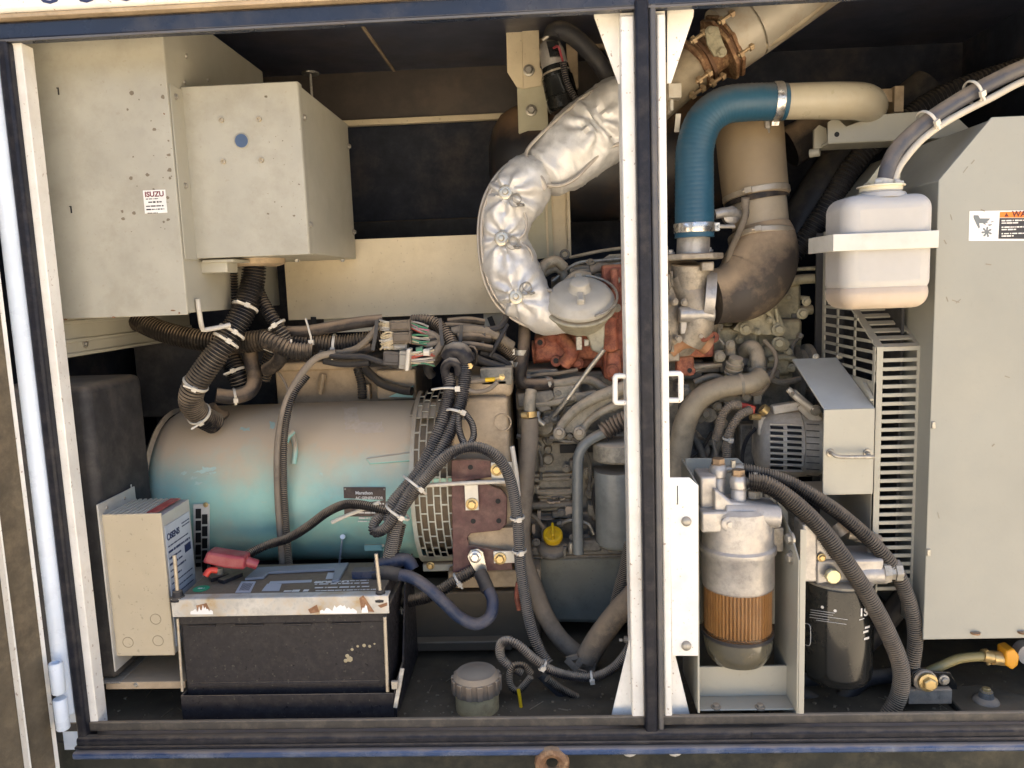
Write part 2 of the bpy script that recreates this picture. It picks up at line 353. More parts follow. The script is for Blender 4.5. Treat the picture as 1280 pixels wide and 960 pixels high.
# corrugated hose: ribs are real rings
def hose(name, label, P, r, parent=None, mt=None, pitch=3.4, rib=True, n=14, ties=(), group=None, cat='hose', tm=None, ends=None):
    P3 = [at(*p) if not isinstance(p, Vector) else p for p in P]; Ym = sum(p.y for p in P3)/len(P3); rm = px(r*(.95 if rib else 1), Ym); st = px(pitch*.86, Ym)/4
    mb = MB()
    if rib: mb.tube(P3, rm, n, st, rf=lambda i, t: rm*(1.0, 1.0, .82, .82)[i % 4])
    else: mb.tube(P3, rm, n, .007)
    o = ob(name, mb, mt or loomm, parent)
    if parent is None:
        o['label'] = label; o['category'] = cat
        if group: o['group'] = group
    pts, L = crom(P3, .004); fr = frames(pts)
    for t in ties:
        tt, wide = (t if isinstance(t, tuple) else (t, 1.0)); i = min(len(pts)-1, int(tt*(len(pts)-1))); c = pts[i]; ax, u, v = fr[i]
        b = MB(); b.ring(c, ax, rm*wide*1.03, .0012+rm*.03, 22, 6, sq=1.7)
        h = (Vector((.3, -1, -.35))-ax*Vector((.3, -1, -.35)).dot(ax)).normalized()
        b.obox(c+h*(rm*wide*1.1), h*.0028, ax*.0045, ax.cross(h)*.0045)
        b.bar(c+h*(rm*wide*1.1), c+h*(rm*wide*1.1)+ax.cross(h)*(rm*.9)+h*.003, .0035, .0014)
        ob('cable_tie', b, tm or tiem, o)
    return o
def clamp(parent, c, ax, r, wd, mt=None, scr=True, d=None):
    c = Vector(c); ax = Vector(ax).normalized(); b = MB()
    b.lathe(c-ax*wd/2, ax, [(0, r*.98), (0, r*1.04), (wd*.12, r*1.06), (wd*.88, r*1.06), (wd, r*1.04), (wd, r*.98)], 32, caps=False)
    o = ob('hose_clamp', b, mt or steel, parent)
    if scr:
        h = Vector(d or (.45, -1, .1)); h = (h-ax*h.dot(ax)).normalized(); s = ax.cross(h); q = c+h*(r*1.1)
        e = MB(); e.obox(q, h*wd*.28, ax*wd*.42, s*wd*.5); e.cyl(q-s*wd*.5, q+s*wd*.95, wd*.26, n=10)
        ob('clamp_screw', e, mt or steel, o)
    return o

def prints(parent, mt, rows, xd, up, thick=.0002):        # rows: (point, length, height): worn print too small to read, as short dashes
    rnd = random.Random(5); b = MB(); xd = Vector(xd).normalized(); up = Vector(up).normalized(); nn = xd.cross(up)
    for p, L, h in rows:
        p = Vector(p); s_ = 0
        while s_ < L:
            w_ = min(L-s_, h*(.5+rnd.random()*2.6))
            b.obox(p+xd*(s_+w_/2)+up*(h/2), xd*w_/2, up*h*.42*(.7+.3*rnd.random()), nn*thick); s_ += w_+h*(.25+.5*rnd.random())
    return ob('fine_print', b, mt, parent)
# ================================================================== setting and enclosure
g = MB(); g.box(-40, 40, -40, 40, -.3, 0)
ob('ground', g, mat('sandy_concrete', (.50, .43, .32), .85, dirt=(.38, .32, .23), damt=.5, dscale=.8, bump=.3, bscale=20), kind='structure')
ENC = thing('generator_enclosure', 'open white and black steel enclosure of the generator set', 'enclosure', (0, .4, .1))
zc = CAM.z
ZR0 = at(480, 29, 0).z; ZR1 = at(320, 14, 0).z                      # top rail
ZL = at(640, 906, 0).z; ZS = at(640, 929, -.02).z; ZB = at(640, 944, -.03).z
ZF = at(560, 892, .08).z                                            # bay floor
ZROOF = at(500, 88, .8).z
XL = -1.10; XR = 1.06
b = MB(); b.box(-1.3, 1.3, -.012, .014, ZR0, ZR1); ob('top_rail', b, railm, ENC, .004)
b = MB(); b.box(-1.3, 1.3, -.0135, -.0095, ZR0-.002, ZR0+.0012); ob('rail_lip', b, mat('rail_lip_steel', (.1, .1, .105), .45, dirt=(.1, .07, .05), damt=.5), ENC)
b = MB(); b.box(-1.3, 1.3, -.024, .05, ZR1+.0015, ZR1+.008); ob('rail_gutter', b, tan, ENC, .001)
zf = ZR1+.0085; b = MB(); b.box(-1.3, 1.3, -.03, .03, zf, zf+.30)
fas = ob('fascia_panel', b, white, ENC, .005)
for x, y, s, sz in ((45, 5.5, 'O', .055), (92, 4, 'O', .05), (143, 2, 'O', .046), (198, -1, '-', .07), (240, 0, '8', .04)):
    text(s, sz, at(x, y, -.0305), (1, 0, 0), (0, 0, 1), inkblue, fas)
# sill
b = MB(); b.box(-1.3, 1.3, -.004, .004, ZL-.002, at(640, 896, 0).z); ob('sill_lip', b, mat('worn_sill_steel', (.04, .037, .035), .45, dirt=(.2, .17, .13), damt=.4, dscale=16, dust=.6), ENC, .002)
XSL = at(98, 917, -.01).x
b = MB(); b.box(XSL, 1.3, -.022, -.004, ZS, ZL-.004); ob('sill_seal', b, seal, ENC, .006, 3)
b = MB(); b.box(XSL, 1.3, -.026, -.006, ZS-.001, ZS+.004); ob('seal_bead', b, seal, ENC, .0015)
b = MB(); b.box(at(90, 937, -.03).x, 1.3, -.034, .04, ZB, ZS-.003); ob('sill_channel', b, bluerail, ENC, .004)
b = MB(); b.box(-1.3, 1.3, .002, .9, ZB-.30, ZB-.002)
ob('chassis_beam', b, mat('black_grit_paint', (.012, .013, .013), .6, speck=.7, speckcol=(.22, .2, .17), dirt=(.08, .07, .06), damt=.5, bump=.5, bscale=120), ENC)
zq = ZB-.012
b = MB(); c = at(690, 953, -.03); b.ring(c, (0, 1, 0), .02, .010, 20, 8); b.box(c.x-.024, c.x+.024, -.012, .004, c.z+.012, c.z+.022); ob('tow_eye', b, rustf, ENC)
for x in (788, 845):
    c = at(x, 948, -.03); b = MB(); b.lathe((c.x, -.012, ZB+.001), (0, 0, -1), [(0, .0155), (.006, .0155), (.012, .010), (.013, .004)], 8, smooth=False); ob('foot_bolt', b, stonem, ENC)
for x in (663, 940): b = MB(); p = at(x, 916, -.0225); b.box(p.x-.0006, p.x+.0006, -.0226, -.015, ZS+.004, ZL-.006); ob('seal_joint', b, blk, ENC)
# lining
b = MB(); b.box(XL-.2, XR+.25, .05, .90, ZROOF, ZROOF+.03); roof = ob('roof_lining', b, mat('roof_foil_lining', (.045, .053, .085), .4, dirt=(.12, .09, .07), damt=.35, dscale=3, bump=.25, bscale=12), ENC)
b = MB(); q0 = at(450, 32, .3); zz = ZROOF-.003; p0 = AZ(448, 26, zz); p1 = AZ(493, 89, zz); b.bar((p0.x, .06, zz), (p1.x, .79, zz), .006, .004, (0, 0, 1)); ob('roof_seam', b, tan, roof)
b = MB(); c = at(388, 93, .6); b.cyl(c, c+Vector((0, 0, .004)), .020, n=14); b.cyl((c.x, c.y, c.z-.14), c, .0032, n=8); ob('lining_pin', b, zinc, roof)
zw = at(520, 146, .8).z; zs0 = at(520, 153, .78).z
xs_ = at(800, 120, .8).x; b = MB(); b.box(XL, xs_, .80, .90, zw-.002, ZROOF); ob('back_lining', b, mat('brown_black_lining', (.06, .048, .04), .5, dirt=(.11, .08, .055), damt=.4, dscale=3, bump=.15, bscale=14, grime=.4), ENC)
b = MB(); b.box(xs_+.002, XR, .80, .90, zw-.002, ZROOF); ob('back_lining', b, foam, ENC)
b = MB(); b.box(at(425, 150, .78).x, at(660, 140, .78).x, .785, .805, zs0, zw-.003); ob('back_stiffener', b, cream, ENC, .002)
zd = at(520, 276, .84).z
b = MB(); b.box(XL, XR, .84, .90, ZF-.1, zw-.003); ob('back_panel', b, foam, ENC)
b = MB(); b.box(at(440, 285, .8).x, at(690, 285, .8).x, .80, .835, zd-.05, zd); ob('back_ledge', b, foam2, ENC, .004)
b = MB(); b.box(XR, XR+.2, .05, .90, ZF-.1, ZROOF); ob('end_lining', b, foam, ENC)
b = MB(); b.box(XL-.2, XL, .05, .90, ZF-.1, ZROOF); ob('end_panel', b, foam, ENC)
b = MB(); b.box(XL-.2, XR+.2, .0, .90, ZF-.35, ZF); tank = ob('tank_top', b, floorm, ENC)
# beam behind the battery, under the generator
b = MB(); b.pb(400, 741, 676, 812, .31, .40); ob('skid_beam', b, beamm, ENC, .004)
b = MB(); b.box(at(480, 800, .29).x, at(640, 800, .29).x, .285, .33, at(560, 813, .29).z, at(560, 801, .29).z); ob('skid_flange', b, beamm, ENC, .003)
# left side wall behind the post, pale below the control box
xw = at(58, 470, .04).x; za, zb_ = at(72, 448, .05).z, at(72, 396, .05).z
b = MB(); b.box(xw-.02, xw, .03, .60, za, zb_+.5); lw = ob('side_panel', b, beige, ENC, .002)
for y in (404, 428, 446):
    p = AX(75, y, xw); b = MB(); b.box(xw-.001, xw+.0035, .05, .60, p.z-.0035, p.z+.0035); ob('panel_fold', b, beige, lw, .0015)
bolt(lw, AX(106, 430, xw), 0, .1, 4, zinc, (1, 0, 0))
b = MB(); b.pb(170, 425, 345, 520, .62, .7); ob('dark_baffle', b, foam2, ENC, .004)
# left door post
def vbox(x0, x1, Yf, Yb, z0, z1, ym=480):
    return MB().box(at(x0, ym, Yf).x, at(x1, ym, Yf).x, Yf, Yb, z0, z1)
ob('post_flange', vbox(57.5, 74.5, .0, .03, ZL-.001, ZR0), white, ENC, .0015)
ob('post_seal', vbox(44, 57, -.016, .02, ZS, ZR0), seal, ENC, .005, 3)
b = MB(); p = at(31.5, 480, -.02); b.lathe((p.x, -.012, at(80, 893, -.02).z), (0, 0, 1), [(0, px(11.5, -.02)), (1.5, px(11.5, -.02))], 24); b.box(p.x-.02, p.x+.014, -.002, .04, ZB, ZR1)
ob('corner_post', b, skywhite, ENC)
# centre post
ZT = ZR0-.001
ob('centre_post', vbox(783, 836, .006, .055, ZL, ZT), white, ENC, .001)
ob('post_flange', vbox(783, 800, -.002, .012, ZL-.002, ZT-.006), white, ENC, .003)
ob('post_flange', vbox(826, 836.5, -.002, .012, ZL-.002, ZT-.006), white, ENC, .003)
ob('post_seal', vbox(800.5, 817, -.018, .004, ZS+.001, ZT+.012), seal, ENC, .004)
ob('seal_bead', vbox(817.5, 825.5, -.013, .004, ZS+.001, ZT+.006), mat('seal_grey_rubber', (.075, .075, .08), .5, dirt=(.2, .17, .13), damt=.4), ENC, .003)
def gusset(P, Y): 
    ob('gusset', MB().prism([at(x, y, Y) for x, y in P], (0, .004, 0)), white, ENC, .0008)
gusset([(742, 10), (784, 8), (784, 106), (773, 105), (743, 22)], .03)
gusset([(834, 6), (868, 4), (867, 20), (839, 104), (834, 104)], .03)
gusset([(764, 896), (787, 800), (794, 798), (794, 896)], .02)
gusset([(836, 800), (841, 806), (863, 896), (836, 896)], .02)
for xa, xb, yt, s in ((785, 769, 470, -1), (834, 851, 467, 1)):       # small pull loops welded on the post
    b = MB(); y0, y1 = yt, yt+33
    b.tube([at(xa, y0, .008), at(xb+1*s*-1, y0, .006), at(xb, y0+3, .006), at(xb, y1-3, .006), at(xb-s, y1, .006), at(xa, y1, .008)], .0044, 10, .004)
    ob('pull_loop', b, white, ENC)
# open door at the left edge
hx = at(19, 480, -.03).x
D = thing('cabinet_door', 'dusty open enclosure door seen edge-on with pale hinge', 'door', (hx, -.03, ZB))
dv = Vector((-.30, -.95, 0)).normalized(); nv = Vector((dv.y, -dv.x, 0))*-1
if nv.x < 0: nv = -nv
o0 = Vector((hx-.004, -.035, ZB-.06)); up = Vector((0, 0, ZR1-ZB+.06))
b = MB(); b.prism([o0, o0+dv*.75, o0+dv*.75-nv*.03, o0-nv*.03], up); ob('door_panel', b, doorm, D)
b = MB(); b.prism([o0+nv*.001-dv*.004, o0+dv*.003+nv*.001, o0+dv*.003-nv*.034, o0-dv*.004-nv*.034], up); ob('door_edge', b, white, D)
b = MB(); b.prism([o0+dv*.055+nv*.001, o0+dv*.058+nv*.001, o0+dv*.058+nv*.014, o0+dv*.055+nv*.014], up); ob('door_lip', b, white, D)
p = at(72, 845, -.045)
b = MB(); r_ = px(9, -.045)
b.lathe((p.x-.001, -.045, at(72, 866, -.045).z), (0, 0, 1), [(0, r_*.92), (.002, r_), (.052, r_), (.055, r_*.9), (.055, r_*.6), (.045, r_*.55)], 24)
ob('hinge_knuckle', b, skywhite, D)
b = MB(); b.lathe((p.x-.001, -.045, at(76, 911, -.045).z), (0, 0, 1), [(0, r_*.9), (.002, r_), (.054, r_), (.056, r_*.92)], 24)
ob('hinge_knuckle', b, skywhite, D)

# ================================================================== control box, junction box
x0, x1, z0, z1 = PB(49, 42, 219, 397, .08)
CB = thing('control_box', 'large beige sheet metal control box high at the left', 'control box', ((x0+x1)/2, .3, z0))
b = MB(); b.box(x0, x1, .082, .56, z0+.003, z1+.06); cbb = ob('box_body', b, beige, CB, .003)
b = MB(); b.box(x0-.001, x1+.001, .078, .0815, z0, z1+.06); ob('front_cover', b, beige2, CB, .0015)
for x, y in ((73, 114), (89, 262)):
    p = at(x, y, .0777); b = MB(); b.box(p.x-.0012, p.x+.0012, .0772, .0785, p.z-.006, p.z+.006); b.box(p.x-.003, p.x+.001, .0772, .0785, p.z+.0045, p.z+.006); ob('slot', b, blk, CB)
for x, y in ((233, 70), (231, 103), (260, 100)):
    bolt(CB, AX(x, y, x1+.0005), 0, .2, 2.6, zinc, (1, 0, 0), 'dome', 'screw')
p = at(180, 238, .0778); st = MB(); sx0, sx1, sz0, sz1 = PB(180, 237.5, 208, 266.5, .0778); st.box(sx0, sx1, .0772, .0779, sz0, sz1)
stk = ob('sticker', st, paper, CB)
sw = sx1-sx0; X_ = (1, 0, 0); Z_ = (0, 0, 1)
text('ISUZU', sw*.31, (sx0+sw*.07, .0771, sz1-sw*.28), X_, Z_, mat('dark_maroon_ink', (.16, .03, .04), .5, rvar=0), stk, bold=.035)
prints(stk, ink, [((sx0+sw*.1, .0771, sz1-sw*.40), sw*.55, sw*.05), ((sx0+sw*.2, .0771, sz1-sw*.56), sw*.6, sw*.09), ((sx0+sw*.08, .0771, sz1-sw*.72), sw*.82, sw*.07), ((sx0+sw*.08, .0771, sz1-sw*.86), sw*.8, sw*.07), ((sx0+sw*.12, .0771, sz1-sw*1.0), sw*.45, sw*.04)], X_, Z_)
rs = random.Random(4); b = MB()
for i in range(34):
    p = at(150+65*rs.random()**.7, 105+190*rs.random(), .0776); r_ = .0008+.0032*rs.random()**2; n = 7
    b.prism([p+Vector((math.cos(6.283*k/n)*r_*(.6+.8*rs.random()), 0, math.sin(6.283*k/n)*r_*(.5+.7*rs.random()))) for k in range(n)], (0, .0004, 0))
ob('grease_spots', b, mat('brown_grease', (.17, .14, .10), .6), CB, kind='stuff')
for (x, y, w_, h_) in ((82, 399, 5, 2.4), (142, 396.4, 6, 2.6), (216, 388, 7, 2.2), (224, 391, 3, 3), (208, 260, 1.5, 2.5), (205, 142, 2, 3)):
    b = MB(); b.prism([at(x+w_*c_+rs.uniform(-1, 1)*.6, y+h_*d_*.5, .0773) for c_, d_ in ((-.5, .3), (-.2, -.8), (.2, -.4), (.5, .2), (.3, .9), (-.3, .8))], (0, .0006, 0)); ob('rust_chip', b, mat('rust_chip_red', (.20, .10, .05), .8), CB)
# bent rod on the side with a cable tie hook
b = MB(); pr = [AX(247, 374, x1+.006), AX(249, 390, x1+.006), at(253, 411, .125), at(258, 412, .13), at(275, 409, .15), at(288, 406, .16)]
b.tube(pr, .0044, 10, .006); ob('cable_hook', b, mat('dull_white_rod', (.52, .49, .43), .5, dirt=(.3, .24, .16), damt=.4, dscale=40), CB)
# junction box
jx0, jx1, jz0, jz1 = PB(235, 105, 379.5, 321, .13)
JB = thing('junction_box', 'smaller beige junction box with a round hole on the front', 'junction box', ((jx0+jx1)/2, .3, jz0))
b = MB(); b.box(jx0+.002, jx1-.002, .133, .485, jz0+.002, jz1-.002); ob('box_body', b, beige, JB, .002)
b = MB(); b.box(jx0, jx1, .129, .1325, jz0, jz1); b.box(jx1-.003, jx1+.001, .131, .15, jz0, jz1); b.box(jx0, jx1, .131, .15, jz1-.002, jz1+.001); jc = ob('front_cover', b, beige2, JB, .0012)
b = MB()
for i in range(22):
    p = at(330+48*rs.random(), 120+160*rs.random(), .1286); r_ = .0006+.0018*rs.random()**2; n = 7
    b.prism([p+Vector((math.cos(6.283*k/n)*r_*(.6+.8*rs.random()), 0, math.sin(6.283*k/n)*r_*(.5+.7*rs.random()))) for k in range(n)], (0, .0004, 0))
ob('grease_spots', b, MT['brown_grease'], jc, kind='stuff')
p = at(302, 176, .128); b = MB(); b.lathe(p+Vector((0, .0005, 0)), (0, -1, 0), [(0, .0135), (.0015, .0132), (.002, .0118), (.0005, .0112), (.0004, .001)], 28)
hb = ob('hole_bushing', b, mat('hole_edge_paint', (.3, .29, .25), .5), jc)
b = MB(); b.lathe(p+Vector((0, -.0006, 0)), (0, -1, 0), [(0, .0118), (.0004, .0118)], 24); ob('hole_back', b, mat('blue_grey_plug', (.05, .085, .16), .45), hb)
for x, y in ((277, 150), (324, 149), (279.5, 202), (327, 200)): bolt(jc, x, y, .129, 3.2, mat('tan_rivet', (.42, .36, .26), .45, metal=.5), kind='sock', name='rivet')
for x, y, d in ((380, 147, 0), (388, 281, 0), (436, 183, 0), (442.5, 290, 0)): bolt(JB, AX(x, y, jx1+.001), 0, .3, 2.9, zinc, (1, 0, 0), 'hex', 'screw')
for x in (371, 428): bolt(JB, at(x, 325, .2) if x < 400 else at(x, 325, .34), 0, .3, 2.6, zinc, (0, 0, -1), 'hex', 'screw')
b = MB(); b.box(x1+.0005, x1+.003, .084, .135, at(230, 325, .1).z, at(212, 107, .1).z); b.box(x1+.001, jx0+.003, .131, .135, at(230, 325, .1).z, at(212, 107, .1).z)
jf = ob('mounting_flange', b, beige, JB, .001)
for x, y in ((220, 121), (231.5, 232)): bolt(jf, AX(x, y, x1+.003), 0, .1, 3.2, zinc, (1, 0, 0), 'hex', 'screw')
b = MB(); b.pb(250, 326, 284, 341, .15, .20); b.pb(252, 324, 292, 328, .14, .22); ob('lower_bracket', b, beige, JB, .002)
c = at(316, 323, .28); b = MB(); b.lathe(c, (0, 0, -1), [(-.01, .062), (.012, .062), (.016, .05)], 24); ob('cable_gland', b, tan, JB)
# beige deflector sheet and its support
b = MB(); b.pb(356.5, 297, 640, 395, .50, .503); sx, sx2, sz0_, sz1_ = PB(356.5, 297, 640, 395, .50); b.box(sx, sx2, .50, .512, sz0_-.001, sz0_+.0015)
sh = ob('deflector_sheet', b, cream, None, .001, label='plain cream metal sheet behind the junction box and above the wiring', cat='metal sheet')
b = MB(); b.pb(605, 390, 632, 430, .52, .53); b.pb(405, 393, 470, 415, .52, .53); ob('sheet_leg', b, beige, sh)
b = MB(); b.bar(at(612, 396, .5), at(625, 430, .5), .012, .006); b.bar(at(392, 396, .5), at(392, 420, .5), .012, .006); ob('support_strut', b, blk, sh)
# upright column
CL = thing('column_bracket', 'beige folded steel column with two bolts, beside the silver blanket', 'bracket', at(680, 320, .56))
b = MB(); b.prism([at(x, y, .545) for x, y in ((632, 12), (652, 12), (654, 111), (646, 109), (634, 90))], (0, .003, 0)); b.prism([at(x, y, .54) for x, y in ((652, 12), (673, 10), (675, 84), (678, 88), (677, 107), (654, 111))], (.0, .003, 0)); ob('upper_channel', b, cream, CL, .001)
b = MB(); b.prism([at(x, y, .552) for x, y in ((646, 100), (683, 98), (692, 322), (655, 325))], (0, .004, 0)); b.prism([at(x, y, .553) for x, y in ((646, 100), (649, 100), (656, 325), (653, 325))], (0, .06, 0)); ob('column_plate', b, olive if False else mat('sage_beige_paint', (.47, .45, .33), .5, dirt=(.36, .31, .2), damt=.4, dscale=8), CL, .001)
bolt(CL, 661, 88, .538, 5, zinc); bolt(CL, 664, 138, .55, 5, zinc)
b = MB(); b.pb(682, 225, 712, 322, .56, .60); b.pb(709, 225, 713, 322, .55, .56); b.pb(682, 225, 685, 322, .55, .56); ob('lower_channel', b, cream, CL, .001)
b = MB(); b.pb(672, 12, 693, 80, .60, .62); b.pb(708, 6, 722, 110, .62, .64); b.pb(722, 0, 790, 60, .66, .68); ob('rear_flange', b, tan, CL, .002)
# dark round muffler far behind
zc_ = at(700, 205, .68).z; rm_ = px(70, .68); xa = at(611, 205, .68).x
b = MB(); b.lathe((xa, .68, zc_), (1, 0, 0), [(0, .002), (.004, rm_*.35), (.014, rm_*.62), (.035, rm_*.85), (.065, rm_*.97), (.10, rm_), (.52, rm_), (.55, rm_*.96)], 40)
ob('muffler', b, mat('black_muffler_paint', (.02, .02, .024), .42, dirt=(.1, .06, .03), damt=.35, dscale=6, dust=.95, dustcol=(.25, .15, .08), dlo=.15, dhi=.8), None, label='dark round muffler end behind the beige column', cat='muffler')
# ================================================================== black air box, charger, battery
ax0, ax1 = at(60, 480, .06).x, at(107.5, 480, .06).x
zt = at(100, 482, .06).z; zb2 = at(120, 851, .06).z
AB = thing('air_duct_box', 'tall black lined duct box at the left behind the pale charger', 'duct box', ((ax0+ax1)/2, .15, zb2))
b = MB(); b.box(ax0-.12, ax1, .06, .25, zb2, zt); ob('duct_body', b, foam2, AB, .016, 4)
b = MB(); b.box(ax0-.12, ax1+.006, .055, .24, zb2-.004, zb2-.0005); ob('bottom_plate', b, zinc, AB, .001)
zsf = at(180, 851, .06).z; b = MB(); b.box(at(133, 851, .06).x, at(232, 851, .06).x, .058, .2, zsf-.003, zsf); b.box(at(133, 851, .06).x, at(232, 851, .06).x, .056, .06, zsf-.014, zsf)
shf = ob('shelf_plate', b, tan, AB, .001); bolt(shf, 170, 856, .056, 2.5, zinc)
cx0, cx1, cz0, cz1 = PB(134.5, 642, 210, 819, .055)
CH = thing('battery_charger', 'cream boxed battery charger with a printed grey side label', 'charger', ((cx0+cx1)/2, .11, cz0))
b = MB(); b.box(cx0+.001, cx1-.001, .058, .165, cz0, cz1-.006); ob('charger_body', b, mat('brushed_grey_sheet', (.50, .49, .46), .45, metal=.3, dirt=(.35, .3, .22), damt=.4, dscale=9), CH, .001)
b = MB(); b.box(cx0, cx1, .054, .0575, cz0-.001, cz1); fc = ob('front_cover', b, mat('cream_charger_paint', (.50, .43, .305), .45, dirt=(.45, .37, .24), damt=.4, dscale=6, speck=.3), CH, .0015)
for x, y in ((194.5, 774), (160, 803), (197.5, 801)):
    p = at(x, y, .0538); b = MB(); b.ring(p, (0, 1, 0), px(7.2, .05), .0006, 28, 6); ob('knockout', b, mat('knockout_line', (.3, .25, .17), .6), fc)
n = 9
for i in range(n):
    xx = cx0+.004+(cx1-cx0-.02)*i/n; b = MB(); b.box(xx, xx+.0055, .06, .164, cz1-.0062, cz1-.002)
    ob('top_slat', b, mat('charger_slat', (.58, .54, .45), .45, metal=.2, dirt=(.3, .25, .17), damt=.4), CH, .0012)
b = MB(); b.box(cx1-.032, cx1-.012, .065, .155, cz1-.002, cz1-.001); ob('warning_strip', b, mat('faded_red_label', (.40, .07, .06), .5, dirt=(.5, .3, .25), damt=.5, dscale=30), CH)
fx = at(121, 640, .045).x
b = MB(); b.box(fx, fx+.003, .045, .17, at(141, 838, .05).z, at(121, 631, .045).z); b.box(fx, cx0+.002, .16, .164, cz0-.01, at(121, 631, .045).z+.006); cf = ob('mounting_flange', b, MT['brushed_grey_sheet'], CH, .001)
for x, y in ((133.5, 634.5), (156, 623)): bolt(cf, AX(x, y, fx+.003), 0, .1, 2.4, zinc, (1, 0, 0), 'dome', 'screw')
Yd = Vector((0, 1, 0)); sy = cx1+.0006; lab = MB(); lab.box(cx1-.001, cx1+.0004, .064, .158, cz0+.012, cz1-.028)
sl = ob('side_label', lab, mat('printed_grey_label', (.42, .47, .54), .4, dirt=(.3, .33, .38), damt=.3, dscale=20), CH)
zz = cz1-.045
text('SENS', .016, (sy, .079, zz-.0105), Yd, Z_, inkblue, sl, bold=.045)
b = MB(); b.ring((sy, .0725, zz-.005), (1, 0, 0), .0055, .0012, 16, 5); ob('emblem', b, inkblue, sl)
prints(sl, inkblue, [((sy, .068, zz-.024-.0118*i), L, h) for i, (L, h) in enumerate(((.078, .003), (.083, .0055), (.045, .005), (.05, .005), (.06, .0045), (.04, .004), (.082, .003), (.08, .003), (.082, .003), (.07, .003), (.03, .006), (.03, .006)))]+[((sy, .125, zz+.002), .03, .003), ((sy, .125, zz-.004), .03, .003)], Yd, Z_)
b = MB(); b.box(sy-.0003, sy+.0002, .128, .152, zz-.055, zz-.040); ob('rating_mark', b, inkblue, sl)
# battery
bx0, bx1, bz0, bz1 = PB(225.5, 768, 486.5, 872, .05)
BT = thing('car_battery', 'scuffed black battery under a peeling cream hold-down bar', 'battery', ((bx0+bx1)/2, .13, bz0))
b = MB(); b.box(bx0+.004, bx1-.004, .053, .215, bz0, bz1); bc = ob('battery_case', b, batm, BT, .003)
zlt = at(350, 742, .06).z
b = MB(); b.box(bx0-.001, bx1+.001, .048, .22, bz1-.017, bz1+.004); b.box(bx0+.006, bx1-.006, .056, .212, bz1+.004, zlt); lid = ob('battery_lid', b, batm, BT, .003)
for i in range(4):
    xx = bx0+.018+(bx1-bx0-.03)*i/4; b = MB(); b.box(xx, xx+.052, .049, .053, bz1-.022, bz1-.0185); ob('case_rib', b, batm, bc, .001)
b = MB(); b.box(bx0+.01, bx1-.02, .0515, .054, at(350, 858, .05).z, at(350, 853, .05).z); ob('case_rib', b, batm, bc, .001)
# mud streak on the front
b = MB()
for (x, y, r) in ((432, 826, 4), (437, 824, 6), (434, 820, 4), (440, 812, 3), (447, 808, 2.5), (455, 807, 3.5), (462, 808, 3), (468, 805, 2)):
    p = at(x, y, .0525); b.lathe(p+Vector((0, .002, 0)), (0, -1, 0), [(0, px(r, .05)), (.0016, px(r, .05)*.7), (.0022, .0002)], 7)
ob('mud_splash', b, mat('dried_mud', (.36, .31, .2), .9, bump=.6), bc)
# handle plate and labels on the lid
def lidp(x, y, dz=0): return AZ(x, y, zlt+dz)
b = MB(); b.prism([lidp(x, y, .001) for x, y in ((322, 712), (436, 706), (424, 727), (415, 729), (419, 714), (336, 718), (330, 724), (306, 726))], (0, 0, .005)); ob('carry_handle', b, batg, lid, .001)
b = MB(); b.prism([lidp(x, y, .0005) for x, y in ((302, 727), (320, 727), (313, 741), (294, 741))], (0, 0, .0006)); b.prism([lidp(x, y, .0005) for x, y in ((334, 730), (352, 730), (349, 739), (327, 739))], (0, 0, .0006)); b.prism([lidp(x, y, .0005) for x, y in ((338, 727), (390, 725), (389, 728), (336, 730))], (0, 0, .0006)); b.prism([lidp(x, y, .0005) for x, y in ((410, 716), (426, 716), (424, 723), (407, 724))], (0, 0, .0006)); ob('lid_label', b, mat('pale_blue_label', (.42, .44, .48), .4), lid)
b = MB()
for k in range(8): b.prism([lidp(304+k*1.6-.7*j, 729+j*10, .0012) for j in (0,)]+[lidp(304.7+k*1.6, 729, .0012), lidp(299.7+k*1.6, 738, .0012), lidp(299+k*1.6, 738, .0012)], (0, 0, .0002))
ob('barcode', b, ink, lid)
xd = (lidp(440, 736)-lidp(360, 738)).normalized(); ud = Vector((0, 1, 0))
prints(lid, inkw, [(lidp(x, y, .0014), L, h) for x, y, L, h in ((392, 729, .065, .008), (354, 740, .02, .008), (364, 740, .03, .011), (394, 739, .11, .004), (393, 735.5, .1, .006), (393, 731, .1, .006), (394, 727.5, .1, .004))], xd, ud)
b = MB(); c = lidp(251.5, 736, .0004); b.lathe(c, (0, 0, 1), [(0, .015), (.0008, .015)], 24); gs = ob('round_sticker', b, grnink, lid)
prints(gs, inkw, [(c+Vector((-.006, -.002, .0012)), .012, .004)], (1, 0, 0), (0, 1, 0))
for (xa, ya, xb, yb) in ((262, 724, 285, 718), (276, 727, 300, 717), (455, 712, 470, 711)):
    b = MB(); b.bar(lidp(xa, ya, .004), lidp(xb, yb, .004), .018, .008, (0, 0, 1)); ob('vent_cap', b, batm, lid, .001)
